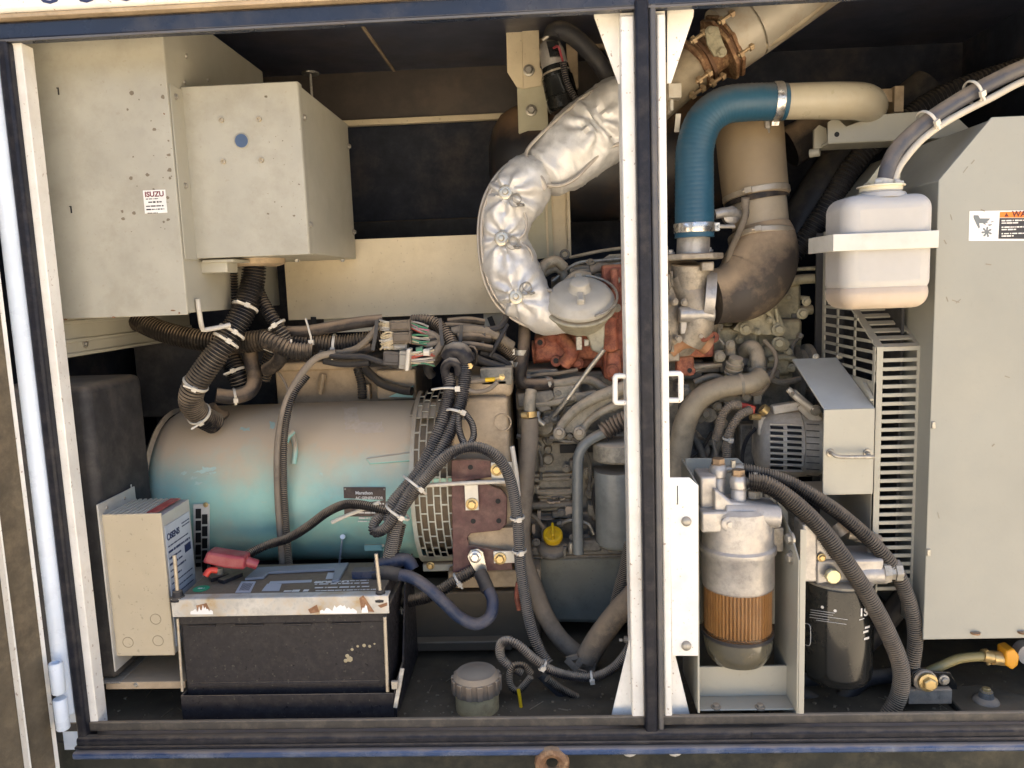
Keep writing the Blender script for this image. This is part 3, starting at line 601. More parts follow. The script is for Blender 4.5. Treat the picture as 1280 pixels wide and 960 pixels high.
# hold-down bar
HB = thing('hold_down_bar', 'rusty peeling cream bar clamped across the battery top', 'clamp bar', at(350, 770, .04))
hx0, hx1, hz0, hz1 = PB(214, 747, 486, 769.5, .036)
b = MB(); b.box(hx0, hx1, .036, .039, hz0, hz1); b.box(hx0, hx1, .0392, .060, hz1-.003, hz1); ob('bar_angle', b, peel, HB, .0015)
random.seed(3)
for (xa, xb, yb) in ((238, 266, 768), (400, 446, 767), (452, 460, 766)):
    b = MB(); n = 18; T = [at(xa+(xb-xa)*i/n, yb-1-random.random()*9*math.sin(math.pi*(i+.7)/(n+1.4))-2, .0353) for i in range(n+1)]
    b.prism([at(xa, yb, .0353), at(xb, yb, .0353)]+T[::-1], (0, .0005, 0)); ob('paint_flake', b, peelw, HB)
for (P) in ([(245, 757), (258, 754), (262, 762), (248, 766)], [(385, 762), (396, 756), (399, 765), (388, 767)], [(449, 748), (454, 744), (468, 765), (452, 764)], [(472, 757), (484, 753), (484, 757), (476, 760)]):
    b = MB(); b.prism([at(x, y, .0354) for x, y in P], (0, .0004, 0)); ob('rust_patch', b, mat('bare_rust_patch', (.24, .12, .06), .8, dirt=(.5, .3, .16), damt=.6, dscale=60), HB)
for (xa, ya, xb, yb) in ((218, 694, 222.5, 747), (470, 692, 476, 747)):
    b = MB(); p, q = at(xa, ya, .048), at(xb, yb, .048); b.tube([p, q], .0036, 10, .0015, rf=lambda i, t: .0036 if i % 2 else .0031); r1 = ob('threaded_rod', b, rod, HB)
    b = MB(); b.lathe(q+Vector((0, 0, -.004)), (0, 0, 1), [(0, .014), (.004, .0145), (.007, .010), (.016, .0085), (.018, .005)], 12); ob('wing_nut', b, rubber, r1)
b = MB(); b.tube([at(481, 771, .04), at(484.5, 864, .04)], .0034, 10, .0015, rf=lambda i, t: .0034 if i % 2 else .003); ob('threaded_rod', b, rod, HB)
b = MB(); b.tube([at(222, 773, .046), at(228, 864, .046)], .0025, 8, .004); ob('threaded_rod', b, rod, HB)
# tray
TR = thing('battery_tray', 'low black steel tray holding the battery', 'tray', at(355, 899, .1))
tx0, tx1, tz0, tz1 = PB(227, 868, 493, 898, .036)
b = MB(); b.box(tx0, tx1, .035, .038, tz0, tz1); b.box(tx0, tx0+.003, .038, .24, tz0, tz1); b.box(tx0, tx1, .038, .24, tz0, tz0+.003); ob('tray_front', b, batm, TR, .001)
b = MB(); b.prism([(tx1+.001, .036, tz0), (tx1+.001, .27, tz0), (tx1+.001, .27, bz1+.03), (tx1+.001, .18, bz1), (tx1+.001, .12, bz0+.03), (tx1+.001, .036, tz1+.01)], (.003, 0, 0)); ob('tray_side', b, batm, TR)
b = MB(); b.pb(489, 852, 497, 862, .03, .036); b.bar(at(503, 835, .05), at(494, 885, .03), .008, .004); ob('tray_latch', b, zinc, TR, .001)
# red terminal cover
TC = thing('terminal_cover', 'faded red rubber cover over the battery terminal', 'terminal cover', lidp(285, 716))
b = MB(); b.prism([at(x, y, .10) for x, y in ((252, 704), (258, 690), (282, 694), (305, 697), (305, 713), (280, 711))], (0, .035, 0)); ob('cover_cap', b, redp, TC, .005, 3)
b = MB(); b.tube([at(296, 703, .118), at(308, 702, .12), at(322, 706, .125)], .0095, 14, .004); ob('cover_sleeve', b, redp, TC)
b = MB(); b.ring(at(306, 702, .12), at(322, 706, .125)-at(296, 703, .118), .0112, .0014, 20, 6, sq=2); ob('cable_tie', b, tiem, TC)
b = MB(); b.tube([at(257, 720, .095), at(262, 713, .10), at(272, 713, .105)], .006, 10, .004); ob('cover_lip', b, redd, TC)
b = MB(); b.cyl(lidp(275, 722), lidp(275, 722)+Vector((0, 0, .02)), .009); ob('terminal_post', b, zinc, BT)
# fuel cap
FC = thing('fuel_filler', 'dusty dark fuel filler cap on a pale neck behind the sill', 'filler cap', AZ(598, 905, ZF))
c = at(596, 860, .1); c.z = ZF; hN = at(596, 862, .1).z-ZF
b = MB(); b.lathe(c, (0, 0, 1), [(0, px(29, .1)), (hN+.005, px(29, .1))], 32); ob('filler_neck', b, mat('grimy_cream_neck', (.46, .37, .20), .5, dirt=(.15, .1, .05), damt=.6, dscale=20, dust=.6), FC)
b = MB(); Rc = px(32.5, .1); H = px(24, .1); n = 36; prof = []
b.lathe(c+Vector((0, 0, hN)), (0, 0, 1), [(0, Rc*.96), (.003, Rc*.985), (H*.85, Rc*.95), (H, Rc*.84), (H+.003, Rc*.8), (H+.0035, Rc*.55), (H+.0045, Rc*.52), (H+.005, .001)], 36)
cp = ob('cap', b, mat('dusty_cap_plastic', (.15, .115, .085), .6, dirt=(.28, .21, .14), damt=.5, dscale=15, dust=.98, dustcol=(.34, .27, .19), dlo=-.1, dhi=.6, bump=.15), FC)
for i in range(14):
    a = 2*math.pi*i/14; d = Vector((math.cos(a), math.sin(a), 0)); b = MB(); b.obox(c+Vector((0, 0, hN+H*.42))+d*Rc*.955, d*.0035, Vector((0, 0, H*.40)), Vector((-d.y, d.x, 0))*.0055); ob('grip_rib', b, cp.data.materials[0], cp, .0012)

# grit, straw and flakes lying on the bay floor
rs = random.Random(12); b = MB()
for i in range(420):
    p = AZ(rs.uniform(110, 1280), rs.uniform(830, 900), ZF); p.y = min(p.y, .33); r_ = .0008+.0022*rs.random()**3; a = rs.random()*6.28
    b.obox(p+Vector((0, 0, r_*.4)), Vector((math.cos(a), math.sin(a), .1))*r_, Vector((-math.sin(a), math.cos(a), 0))*r_*.7, Vector((0, 0, r_*.5)))
for i in range(46):
    p = AZ(rs.uniform(120, 1280), rs.uniform(840, 896), ZF); p.y = min(p.y, .33); a = rs.random()*6.28; L_ = .004+.014*rs.random()
    b.obox(p+Vector((0, 0, .001)), Vector((math.cos(a), math.sin(a), .05))*L_, Vector((-math.sin(a), math.cos(a), 0))*.0006, Vector((0, 0, .0005)))
ob('floor_grit', b, mat('tan_grit', (.26, .21, .14), .9, dirt=(.12, .1, .07), damt=.7, dscale=60), ENC, kind='stuff')
# ================================================================== generator (alternator end)
GY = .42
GZ = at(350, 601.5, GY).z; GR = .175
gx0 = at(216, 600, GY-.12).x; gx1 = at(515, 600, .26).x
GN = thing('generator', 'dusty teal generator barrel with a pale guard grid', 'generator', ((gx0+gx1)/2, GY, GZ-GR))
b = MB(); b.lathe((gx0-.055, GY, GZ), (1, 0, 0), [(0, .001), (0, GR*.70), (.004, GR*.80), (.016, GR*.90), (.034, GR*.965), (.055, GR), (gx1-gx0+.055, GR)], 64)
ob('barrel', b, teal, GN)
b = MB(); b.lathe((gx0-.052, GY, GZ), (1, 0, 0), [(0, GR*.9), (.008, GR*.97), (.012, GR*.985), (.018, GR*.94)], 48, caps=False); ob('end_band', b, cast, GN)
def onb(x, y, lift=0.):                      # point on the barrel's front seen at a pixel
    d = ray(x, y); o = CAM; rr = GR+lift
    oy, oz = o.y-GY, o.z-GZ; A = d.y**2+d.z**2; B = 2*(oy*d.y+oz*d.z); C = oy*oy+oz*oz-rr*rr
    D_ = max(0, B*B-4*A*C); t = (-B-math.sqrt(D_))/(2*A); return o+d*t
def nb(p): return Vector((0, p.y-GY, p.z-GZ)).normalized()
# left end guard, seen past the charger
b = MB()
for i in range(2):
    for j in range(5):
        y = 636+j*15+(7 if i else 0); x = 248+i*8; p = onb(x, y, .006); q = onb(x, y+12, .006); b.obox((p+q)/2, Vector((.0055, 0, 0)), (q-p)/2, nb(p)*.001)
eg = MB()
for j in range(14):
    p = onb(252, 630+j*7, .004); q = onb(252, 637+j*7, .004); eg.obox((p+q)/2, Vector((.0165 if j < 10 else .02, 0, 0)), (q-p)/2, nb(p)*.0012)
e = ob('end_guard', eg, mat('white_guard_paint', (.62, .61, .57), .45, dirt=(.35, .3, .22), damt=.4), GN); ob('guard_slot', b, blk, e); bolt(e, onb(257, 631, .006), 0, .2, 2.5, brass, DN)
# slotted guard: front half-drum with staggered slots, built from rings and short bars
gd0, gd1 = at(514, 600, .26).x, at(573, 600, .25).x; GG = .192; GC = Vector((0, GY, GZ+.008))
def gp(x, a, r=GG): return Vector((x, GC.y-math.cos(a)*r, GC.z+math.sin(a)*r))
A0, A1 = R(-62), R(84); ncol = 6; mb = MB()
xs = [gd0+.006+(gd1-gd0-.012)*i/ncol for i in range(ncol+1)]
for i, x in enumerate(xs):
    w_ = .0042 if i in (0, ncol) else .0013; n = 50
    for k in range(n):
        a, c = A0+(A1-A0)*k/n, A0+(A1-A0)*(k+1)/n; mb.add([gp(x-w_, a), gp(x+w_, a), gp(x+w_, c), gp(x-w_, c), gp(x-w_, a, GG-.002), gp(x+w_, a, GG-.002), gp(x+w_, c, GG-.002), gp(x-w_, c, GG-.002)], [(0,1,2,3),(4,7,6,5),(0,3,7,4),(1,5,6,2)])
st_ = R(11.2)
gb = [mb]
for i in range(ncol):
    a = A0+(st_*.5 if i % 2 else 0)+.02
    while a < A1:
        mb.add([gp(xs[i], a-.0075), gp(xs[i+1], a-.0075), gp(xs[i+1], a+.0075), gp(xs[i], a+.0075), gp(xs[i], a-.0075, GG-.002), gp(xs[i+1], a-.0075, GG-.002), gp(xs[i+1], a+.0075, GG-.002), gp(xs[i], a+.0075, GG-.002)], [(0,1,2,3),(4,7,6,5),(0,4,5,1),(3,2,6,7)]); a += st_
gg = ob('guard_grid', mb, gridt, GN)
b = MB()
for k in range(8):
    a, c = R(-66)+R(2)*k, R(-66)+R(2)*(k+1); b.add([gp(gd0, a), gp(gd1, a), gp(gd1, c), gp(gd0, c)], [(0,1,2,3)])
b.box(gd0+.003, gd1+.004, gp(0, R(-62)).y-.010, gp(0, R(-62)).y+.02, gp(0, R(-62)).z-.020, gp(0, R(-62)).z-.002); ob('guard_foot', b, gridt, gg, .003)
bolt(gg, 538, 707, .27, 4, brass)
b = MB(); b.lathe((gd0-.01, GY, GC.z), (1, 0, 0), [(0, .168), (gd1-gd0+.03, .168)], 48); ob('fan_drum', b, mat('dark_rotor', (.24, .185, .125), .6, dirt=(.06, .05, .035), damt=.5, dust=.4), gg)
b = MB(); a_ = [gp(gd0+.002, R(50)), gp(gd1-.02, R(50)), gp(gd1-.02, R(64)), gp(gd0+.002, R(64))]; b.prism([p+Vector((0, .006, 0)) for p in a_], (0, .004, 0)); b.box(gd0, gd1, gp(0, R(10)).y+.004, gp(0, R(10)).y+.008, GC.z+.022, GC.z+.036); ob('guard_strap', b, teal, gg)
# barrel details
P = [onb(x, y, .004) for x, y in ((457, 573), (515, 565), (515, 576), (462, 580))]
b = MB(); b.prism(P, nb(P[0])*-.006); ob('weld_pad', b, teal, GN, .002)
b = MB(); b.tube([onb(366, 540, .012), onb(361, 545, .016), onb(357, 553, .012)], .006, 10, .004); b.tube([onb(365, 541, .004), onb(369, 560, .012), onb(367, 580, .006)], .0055, 10, .004); ob('cable_cleat', b, teal, GN)
p0 = onb(429.5, 609, .0015); p1 = onb(482, 609, .0015); p3 = onb(430.5, 645.5, .0015); xd = (p1-p0).normalized(); ud = (p0-p3).normalized(); nn = xd.cross(ud)
b = MB(); b.obox((p1+p3)/2, (p1-p0)/2, (p0-p3)/2, nn*.0008); npl = ob('nameplate', b, plate, GN)
o_ = p0+nn*.0012
text('Marathon', .009, o_+xd*.024-ud*.0145, xd, ud, inkw, npl, bold=.03); text('AC GENERATOR', .0075, o_+xd*.024-ud*.0245, xd, ud, inkw, npl, bold=.03)
prints(npl, inkw, [(o_+xd*.012-ud*.036, .07, .004), (o_+xd*.02-ud*.055, .055, .004), (o_+xd*.03-ud*.066, .04, .004), (o_+xd*.028-ud*.0725, .035, .003)], xd, ud)
for s_ in (.003, (p1-p0).length-.003): bolt(npl, p0+xd*s_-ud*.004, 0, .2, 1.5, zinc, nn, 'dome', 'rivet')
c = onb(268, 524, .0); n_ = nb(c); b = MB(); b.lathe(c-n_*.004, n_+Vector((-.4, 0, .3)), [(0, .034), (.005, .034), (.009, .028), (.016, .022), (.034, .019)], 24); ob('cable_boot', b, rubberd, GN)
b = MB(); b.tube([onb(428, 673, .012), onb(424, 705, .012)], .0022, 8, .01); b.cyl(onb(429, 671, .004), onb(428, 671, .014), .005, n=10); ob('stay_rod', b, skywhite, GN)
b = MB(); b.tube([onb(479, 682, .01), onb(474, 708, .012)], .003, 8, .01); b.obox(onb(468, 684, .004), Vector((.02, 0, 0)), Vector((0, 0, .006)), Vector((0, .004, 0))); ob('lower_bracket', b, teal, GN)
# terminal housing behind the barrel
b = MB(); b.pb(345, 460, 520, 505, .50, .75); b.pb(343, 452, 455, 463, .49, .75); b.pb(470, 462, 520, 500, .46, .5); th = ob('terminal_housing', b, tan, GN, .004)
b = MB(); b.prism([at(x, y, .45) for x, y in ((486, 496), (516, 482), (516, 497))], (0, .03, 0)); ob('housing_rib', b, teal, th)
b = MB(); b.tube([at(447, 460, .48), at(452, 480, .47), at(453, 498, .46)], px(6, .48), 12, .003, rf=lambda i, t: px(6, .48)*(1 if i % 2 else .85)); ob('vent_hose', b, rubber, th)
b = MB(); b.tube([at(455, 460, .46), at(475, 478, .45), at(500, 487, .44), at(515, 489, .43)], px(5.5, .45), 12, .004); ob('lead_cable', b, rubber, th)
b = MB(); b.pb(456, 481, 462, 499, .47, .49); b.tube([at(404, 468, .49), at(402, 480, .488), at(400, 492, .49)], .007, 8, .006); ob('housing_tab', b, tan, th)
# adapter housing and flywheel bracket
AD = thing('flywheel_housing', 'tan dusted housing joining the generator to the engine with maroon plate', 'housing', at(605, 715, .26))
b = MB(); b.pb(566, 497, 638, 700, .25, .60); ob('housing_body', b, tan, AD, .008, 3)
b = MB(); b.pb(560, 470, 640, 498, .27, .60); ob('housing_top', b, tan, AD, .012, 3)
b = MB(); b.ring(at(628, 528, .249), (0, 1, 0), px(11, .25), .0012, 26, 6); ob('cast_boss', b, tan, AD)
b = MB(); P = [(564, 575), (596, 574), (613, 576), (616, 593), (616, 596), (585, 601), (602, 603), (627, 612), (634, 622), (633, 655), (625, 663), (588, 667), (584, 673), (586, 682), (637, 690), (641, 712), (566, 716)]
b.prism([at(x, y, .215) for x, y in P], (0, .012, 0)); pl = ob('maroon_plate', b, brownm, AD, .0015)
b = MB(); b.pb(600, 588, 640, 608, .232, .25); b.pb(584, 660, 645, 695, .23, .245); ob('plate_recess', b, tan, AD)
for x, y in ((588, 584), (622.5, 626.5), (591.5, 651.5), (623.5, 651)):
    b = MB(); c = at(x, y, .2145); b.lathe(c, (0, -1, 0), [(0, px(3.4, .2)), (.0006, px(3.4, .2))], 14); ob('bolt_hole', b, blk, pl)
for (x0_, y0_, x1_, y1_, bx_, by_) in ((614, 578, 644, 603, 621, 587), (581, 606, 598, 638, 590, 630), (617, 689, 649, 704, 625, 698)):
    b = MB(); b.pb(x0_, y0_, x1_, y1_, .205, .209); tb = ob('zinc_tab', b, mat('pale_zinc_tab', (.58, .56, .50), .45, metal=.3, dirt=(.35, .3, .22), damt=.4), AD, .0008); bolt(tb, bx_, by_, .2045, 6, brass)
b = MB(); b.tube([at(530, 607, .175), at(560, 605, .185), at(600, 603, .195), at(634, 602, .20)], .0042, 10, .01); b.tube([at(640, 558, .2), at(645, 590, .2), at(648, 620, .2)], .005, 10, .01); ob('support_rod', b, tiem, AD)
b = MB(); b.pb(560, 713, 676, 735, .29, .36); ob('housing_foot', b, tan, AD, .004)
# lugs at the top: yellow crimp and small cables
b = MB(); b.tube([at(585, 478, .24), at(600, 476, .235), at(612, 475, .23)], px(3.2, .23), 10, .004); b.tube([at(580, 486, .23), at(596, 490, .225), at(612, 486, .22), at(622, 477, .22)], px(3, .22), 10, .004); ob('sensor_lead', b, hosebr, AD)
b = MB(); b.tube([at(607, 475, .228), at(619, 474, .226)], px(2.8, .22), 10, .003); ob('yellow_crimp', b, yelp, AD)
b = MB(); b.tube([at(619, 474, .226), at(624, 472, .226)], px(2.2, .22), 8, .003); b.lathe(at(627, 471, .23), DN, [(0, .007), (.004, .007), (.005, .004), (.012, .004)], 6, smooth=False); ob('brass_stud', b, brass, AD)
b = MB(); b.lathe(at(588, 457, .24), DN, [(0, .006), (.01, .006)], 6, smooth=False); ob('brass_stud', b, brass, AD)
bolt(AD, 580, 451, .25, 3, rust)

# ================================================================== engine
EN = thing('diesel_engine', 'dusty grey diesel engine with rust red manifold behind the centre post', 'engine', at(740, 780, .45))
def part(name, f, mt, bv=0., lab=None, par=None):
    b = MB(); f(b); return ob(name, b, mt, par or EN, bv, 2, lab)
blkp = part('cylinder_block', lambda b: (b.pb(648, 470, 1000, 692, .44, .75), b.pb(655, 545, 800, 600, .42, .45), b.pb(672, 598, 718, 612, .405, .43), b.pb(674, 622, 712, 640, .40, .43)), cast, .006)
part('block_rib', lambda b: (b.pb(660, 591, 795, 595, .405, .43), b.pb(690, 553, 760, 556, .405, .43), b.pb(672, 612, 716, 616, .395, .42), b.pb(672, 620, 714, 623, .395, .42)), cast, .002, par=blkp)
for x, y, r in ((685, 548, 8), (685, 560, 6), (685, 572, 8), (737, 615, 7), (738, 603, 6)):
    part('casting_boss', lambda b: b.lathe(at(x, y, .43), (0, -1, 0), [(0, px(r, .4)), (.018, px(r, .4)*.9), (.022, px(r, .4)*.7)], 14), cast, par=blkp)
for x, y in ((686, 550), (738, 616), (709, 625), (666, 650)): bolt(blkp, x, y, .405, 4, castd)
part('block_side', lambda b: (b.pb(664, 640, 790, 695, .41, .5), b.pb(690, 640, 716, 655, .39, .42), b.pb(750, 640, 790, 672, .385, .42)), castd, .005)
random.seed(11)
def chips(b):
    for (x0_, y0_, x1_, y1_) in ((684, 626, 700, 630), (672, 638, 676, 655), (707, 632, 716, 645), (742, 638, 748, 652), (665, 655, 669, 668), (690, 622, 706, 625), (736, 668, 756, 678), (732, 688, 770, 692), (700, 648, 716, 650), (676, 648, 716, 650)):
        n = 6; b.prism([at(x0_+(x1_-x0_)*i/n, y0_+random.random()*2, .386) for i in range(n+1)]+[at(x1_-(x1_-x0_)*i/n, y1_-random.random()*3, .386) for i in range(n+1)], (0, .05, 0))
part('peeled_paint', chips, mat('peeled_primer', (.50, .40, .30), .7, dirt=(.2, .15, .1), damt=.4), par=blkp)
# oil pan
part('oil_pan', lambda b: b.prism([(q.x, .36, q.z) for q in [at(x, y, .36) for x, y in ((668, 694), (800, 694), (800, 782), (693, 780), (672, 742))]], (0, .35, 0)), panm, .012)
part('pan_flange', lambda b: (b.pb(660, 684, 800, 694, .345, .6), b.pb(664, 694, 800, 698, .35, .6)), castd, .003)
for x in (697, 706, 726, 752, 780): bolt(EN, x, 683, .34, 3.2, castd, (0, -.3, 1))
# timing cover bosses near the cap
part('dipstick_base', lambda b: (b.lathe(at(691, 688, .35), (0, -.35, 1), [(0, .034), (.012, .032), (.016, .022)], 20), b.pb(728, 676, 752, 690, .335, .38)), castd, .004)
oc = at(691, 668, .34); ax = Vector((0, -.62, .8)).normalized()
cap = part('oil_filler_cap', lambda b: b.lathe(oc-ax*.012, ax, [(0, px(12.5, .34)), (.004, px(13, .34)), (.012, px(13, .34)), (.015, px(12, .34)), (.0155, px(9, .34)), (.014, px(8, .34))], 28), yelp)
part('cap_grip', lambda b: b.obox(oc+ax*.010, Vector((.003, 0, 0)), ax*.012, Vector((0, .8, .62))*.016), yelp, .002, par=cap)
# hose side cylinder (breather) and its pipe
part('breather_canister', lambda b: b.lathe(at(772, 682, .33), (0, 0, 1), [(0, px(20, .33)), (.006, px(26, .33)), (.012, px(27.5, .33)), (px(100, .33), px(28, .33))], 32), bluegrey)
part('canister_head', lambda b: b.lathe(at(772, 574, .33), (0, 0, 1), [(0, px(29, .33)), (.004, px(31, .33)), (.035, px(31, .33)), (.04, px(27, .33))], 32), cast)
part('breather_pipe', lambda b: b.tube([at(723, 692, .31), at(722, 650, .31), at(722, 600, .31), at(723, 572, .31), at(731, 555, .31), at(746, 545, .31), at(758, 540, .31)], px(6.8, .31), 16, .006), bluegrey)
part('breather_bellows', lambda b: b.tube([at(754, 541, .31), at(768, 532, .31), at(790, 521, .30)], px(12, .31), 18, px(1.1, .31), rf=lambda i, t: px(12.5, .31)*(1, .96, .8, .8, .96)[i % 5]), rubberd)
# curved arm bracket
part('arm_bracket', lambda b: (b.tube([at(698, 541, .315), at(703, 530, .315), at(720, 512, .31), at(745, 497, .305), at(778, 485, .30), at(800, 478, .30)], px(7, .31), 12, .006, rf=lambda i, t: px(5.5+3*t, .31)), b.tube([at(726, 541, .32), at(735, 528, .32), at(752, 515, .315), at(780, 502, .31), at(800, 496, .31)], px(5, .31), 12, .006), b.prism([at(x, y, .32) for x, y in ((697, 540), (725, 541), (740, 524), (790, 505), (790, 488), (745, 499), (715, 517))], (0, .006, 0)), b.lathe(at(699, 540, .335), (0, -1, 0), [(0, px(8.5, .31)), (.025, px(8, .31)), (.028, px(6, .31))], 18), b.lathe(at(724, 540, .335), (0, -1, 0), [(0, px(8.5, .31)), (.025, px(8, .31)), (.028, px(6, .31))], 18)), cast)
bolt(EN, 699, 540, .305, 5, alud); bolt(EN, 724, 540, .305, 5, alud)
# upper side: rail pipes, thermostat parts
part('cylinder_head', lambda b: (b.pb(655, 465, 800, 500, .43, .7), b.pb(690, 478, 728, 497, .38, .45), b.pb(657, 462, 698, 474, .39, .45)), cast, .005)
part('water_pipe', lambda b: (b.tube([at(683, 479, .36), at(700, 479, .36), at(724, 475, .355), at(740, 476, .36), at(752, 483, .36), at(770, 495, .37)], px(5.5, .36), 14, .006), b.tube([at(670, 506, .35), at(690, 504, .35), at(712, 499, .345), at(735, 493, .34), at(745, 492, .34)], px(4.3, .35), 12, .006)), cast)
part('link_rod', lambda b: (b.tube([at(755, 437, .29), at(735, 463, .30), at(709, 499, .31)], px(3, .3), 10, .01), b.tube([at(709, 499, .33), at(700, 511, .34), at(692, 520, .35)], px(3.4, .33), 10, .008)), zinc)
part('sensor_block', lambda b: (b.pb(645, 490, 670, 512, .36, .42), b.pb(656, 489, 690, 499, .35, .4), b.pb(678, 512, 700, 532, .37, .43), b.pb(718, 491, 735, 503, .335, .35)), cast, .004)
for x, y, r in ((698, 491, 4.5), (712, 512, 6), (693, 522, 5), (738, 531, 5), (683, 525, 4)): bolt(EN, x, y, .355, r, castd)
part('round_plug', lambda b: (b.lathe(at(711, 513, .37), (0, -1, 0), [(0, px(8, .36)), (.014, px(8, .36)), (.016, px(6, .36))], 16), b.lathe(at(741, 529, .37), (0, -1, 0), [(0, px(9, .36)), (.014, px(9, .36)), (.016, px(6, .36))], 16)), castd)
# exhaust manifold
part('exhaust_manifold', lambda b: (b.pb(668, 418, 770, 450, .40, .52), b.pb(700, 408, 770, 460, .43, .52), b.pb(754, 330, 800, 474, .36, .5), b.pb(788, 428, 893, 448, .34, .5), b.pb(846, 445, 868, 470, .335, .36), b.pb(752, 395, 772, 440, .335, .42), b.pb(764, 335, 774, 400, .34, .38), b.prism([at(x, y, .345) for x, y in ((759, 440), (776, 436), (778, 476), (770, 480), (758, 474))], (0, .06, 0))), rust, .006)
for x, y, r in ((675, 428, 7), (690, 420, 7), (695, 451, 7), (723, 454, 7), (765, 463, 8), (890, 421, 7), (862, 463, 6)):
    part('manifold_ear', lambda b: b.lathe(at(x, y, .405 if x < 750 else .35), (0, -1, 0), [(0, px(r, .38)), (.012, px(r, .38)), (.014, px(r, .38)*.85)], 16), rust)
    if x in (723, 765, 690): bolt(EN, x, y, .388 if x < 750 else .335, r*.66, rust)
    else: part('ear_hole', lambda b: b.lathe(at(x, y, .389 if x < 750 else .334), (0, -1, 0), [(0, px(r*.5, .38)), (.0008, px(r*.5, .38))], 12), blk)
for x, y in ((757, 425), (708, 428), (860, 432)): bolt(EN, x, y, .335 if x > 750 else .385, 4, rust)
part('manifold_log', lambda b: (b.tube([at(666, 440, .435), at(720, 436, .43), at(795, 430, .42)], px(15, .4), 20, .01), b.tube([at(775, 338, .385), at(778, 400, .38), at(780, 470, .385)], px(12, .36), 18, .01), b.tube([at(700, 420, .40), at(715, 440, .385), at(705, 456, .39)], px(9, .4), 14, .006)), rust)
part('manifold_bridge', lambda b: b.tube([at(800, 425, .36), at(845, 424, .35), at(880, 430, .35)], px(10, .35), 14, .008), rust)
# pressure cap with cone base
ca = Vector((-.03, -.56, .83)).normalized(); cc = at(725, 372, .30); r_ = px(42, .30)
tc_ = part('outlet_cone', lambda b: (b.lathe(cc-ca*.075, ca, [(.012, r_*.66), (.022, r_*.78), (.034, r_*.88), (.045, r_*.95), (.052, r_*1.06), (.058, r_*1.07), (.060, r_*.9)], 36), b.prism([at(x, y, .305) for x, y in ((696, 398), (757, 390), (755, 435), (749, 442), (740, 438), (735, 421), (716, 416), (699, 410))], (0, .05, 0))), mat('olive_outlet_paint', (.36, .34, .26), .5, dirt=(.2, .17, .12), damt=.5, dscale=16, dust=.7, bump=.2, grime=.5), .003)
part('round_cap', lambda b: b.lathe(cc-ca*.012, ca, [(0, r_*.99), (.006, r_*1.02), (.010, r_*1.0), (.014, r_*.93), (.020, r_*.9), (.026, r_*.80), (.030, r_*.6), (.032, r_*.34), (.036, r_*.30), (.050, r_*.28), (.053, r_*.22)], 40), mat('dusty_pale_cap', (.47, .45, .40), .55, metal=.1, dirt=(.34, .30, .24), damt=.45, dscale=20, dust=.6, dustcol=(.50, .45, .37), bump=.15))
part('cap_lug', lambda b: (b.obox(cc+ca*.02, Vector((.007, 0, 0)), ca*.008, Vector((0, .8, .54))*r_*.72), b.obox(cc+ca*.012+Vector((r_*.5, 0, 0)), Vector((.012, 0, 0)), ca*.006, Vector((0, .8, .54))*.007)), mat('dusty_pale_cap', (.34, .33, .30)), .003)
part('wire_bail', lambda b: b.tube([cc+ca*.004+Vector((math.cos(a)*r_*1.09, 0, 0))+Vector((0, .83, .56))*math.sin(a)*r_*1.09 for a in [R(-70+20*i) for i in range(9)]], .0026, 8, .005), zinc)
part('valve_cover_pipes', lambda b: (b.tube([at(668, 350, .40), at(690, 336, .41), at(703, 340, .42), at(706, 352, .42)], px(5.5, .4), 12, .005), b.tube([at(675, 352, .38), at(675, 340, .38), at(682, 330, .39), at(695, 326, .40), at(705, 334, .41)], px(6.5, .38), 14, .005), b.tube([at(700, 338, .44), at(740, 335, .44), at(790, 330, .44)], px(5, .44), 12, .008), b.tube([at(712, 322, .46), at(750, 314, .46), at(800, 307, .46)], px(2, .46), 8, .01), b.tube([at(712, 341, .43), at(745, 345, .43), at(795, 338, .43)], px(6, .43), 10, .01)), cast)
part('hose_collar', lambda b: b.lathe(at(676, 362, .37), (0, -.2, 1), [(0, px(7.5, .37)), (.02, px(7.5, .37)), (.024, px(6, .37))], 18), rubberd)
part('injector_block', lambda b: (b.pb(690, 345, 755, 395, .45, .6), b.pb(715, 336, 745, 347, .40, .46), b.pb(742, 340, 766, 352, .40, .47), b.prism([at(x, y, .42) for x, y in ((708, 350), (714, 338), (730, 336), (740, 345))], (0, .02, 0))), cast, .004)
part('lifting_eye', lambda b: b.ring(at(706, 318, .45), (.3, 1, 0), .009, .003, 14, 6), castd)
for x, y in ((738, 328), (752, 345), (768, 340), (720, 341)): bolt(EN, x, y, .40, 4, castd, (0, -.5, 1))
part('spring_clip', lambda b: (b.pb(720, 420, 728, 438, .32, .33), b.pb(730, 424, 737, 433, .32, .33)), zinc, .002)
# hose clips left of the manifold
HC = hose('coolant_hose', 'black coolant hose with two spring clips left of the red manifold', [(656, 408, .36), (655, 430, .35), (652, 455, .34), (650, 470, .34), (655, 480, .34), (672, 481, .35), (690, 479, .36)], 8, mt=rubberd, rib=False)
for x, y in ((651, 440), (649, 455)):
    b = MB(); c = at(x, y, .345); b.lathe(c+Vector((0, 0, -.006)), (.05, 0, 1), [(0, px(9.3, .34)), (.011, px(9.3, .34))], 18, caps=False); b.box(c.x-.024, c.x-.012, c.y-.014, c.y-.004, c.z-.004, c.z+.008); ob('spring_clip', b, zinc, HC)
clamp(HC, at(684, 479, .36), at(690, 479, .36)-at(672, 481, .35), px(8.5, .36), .008, zinc)
b = MB(); b.tube([at(654, 395, .37), at(656, 410, .36), at(655, 432, .35)], px(7.6, .36), 14, .006); ob('pipe_end', b, cast, HC)
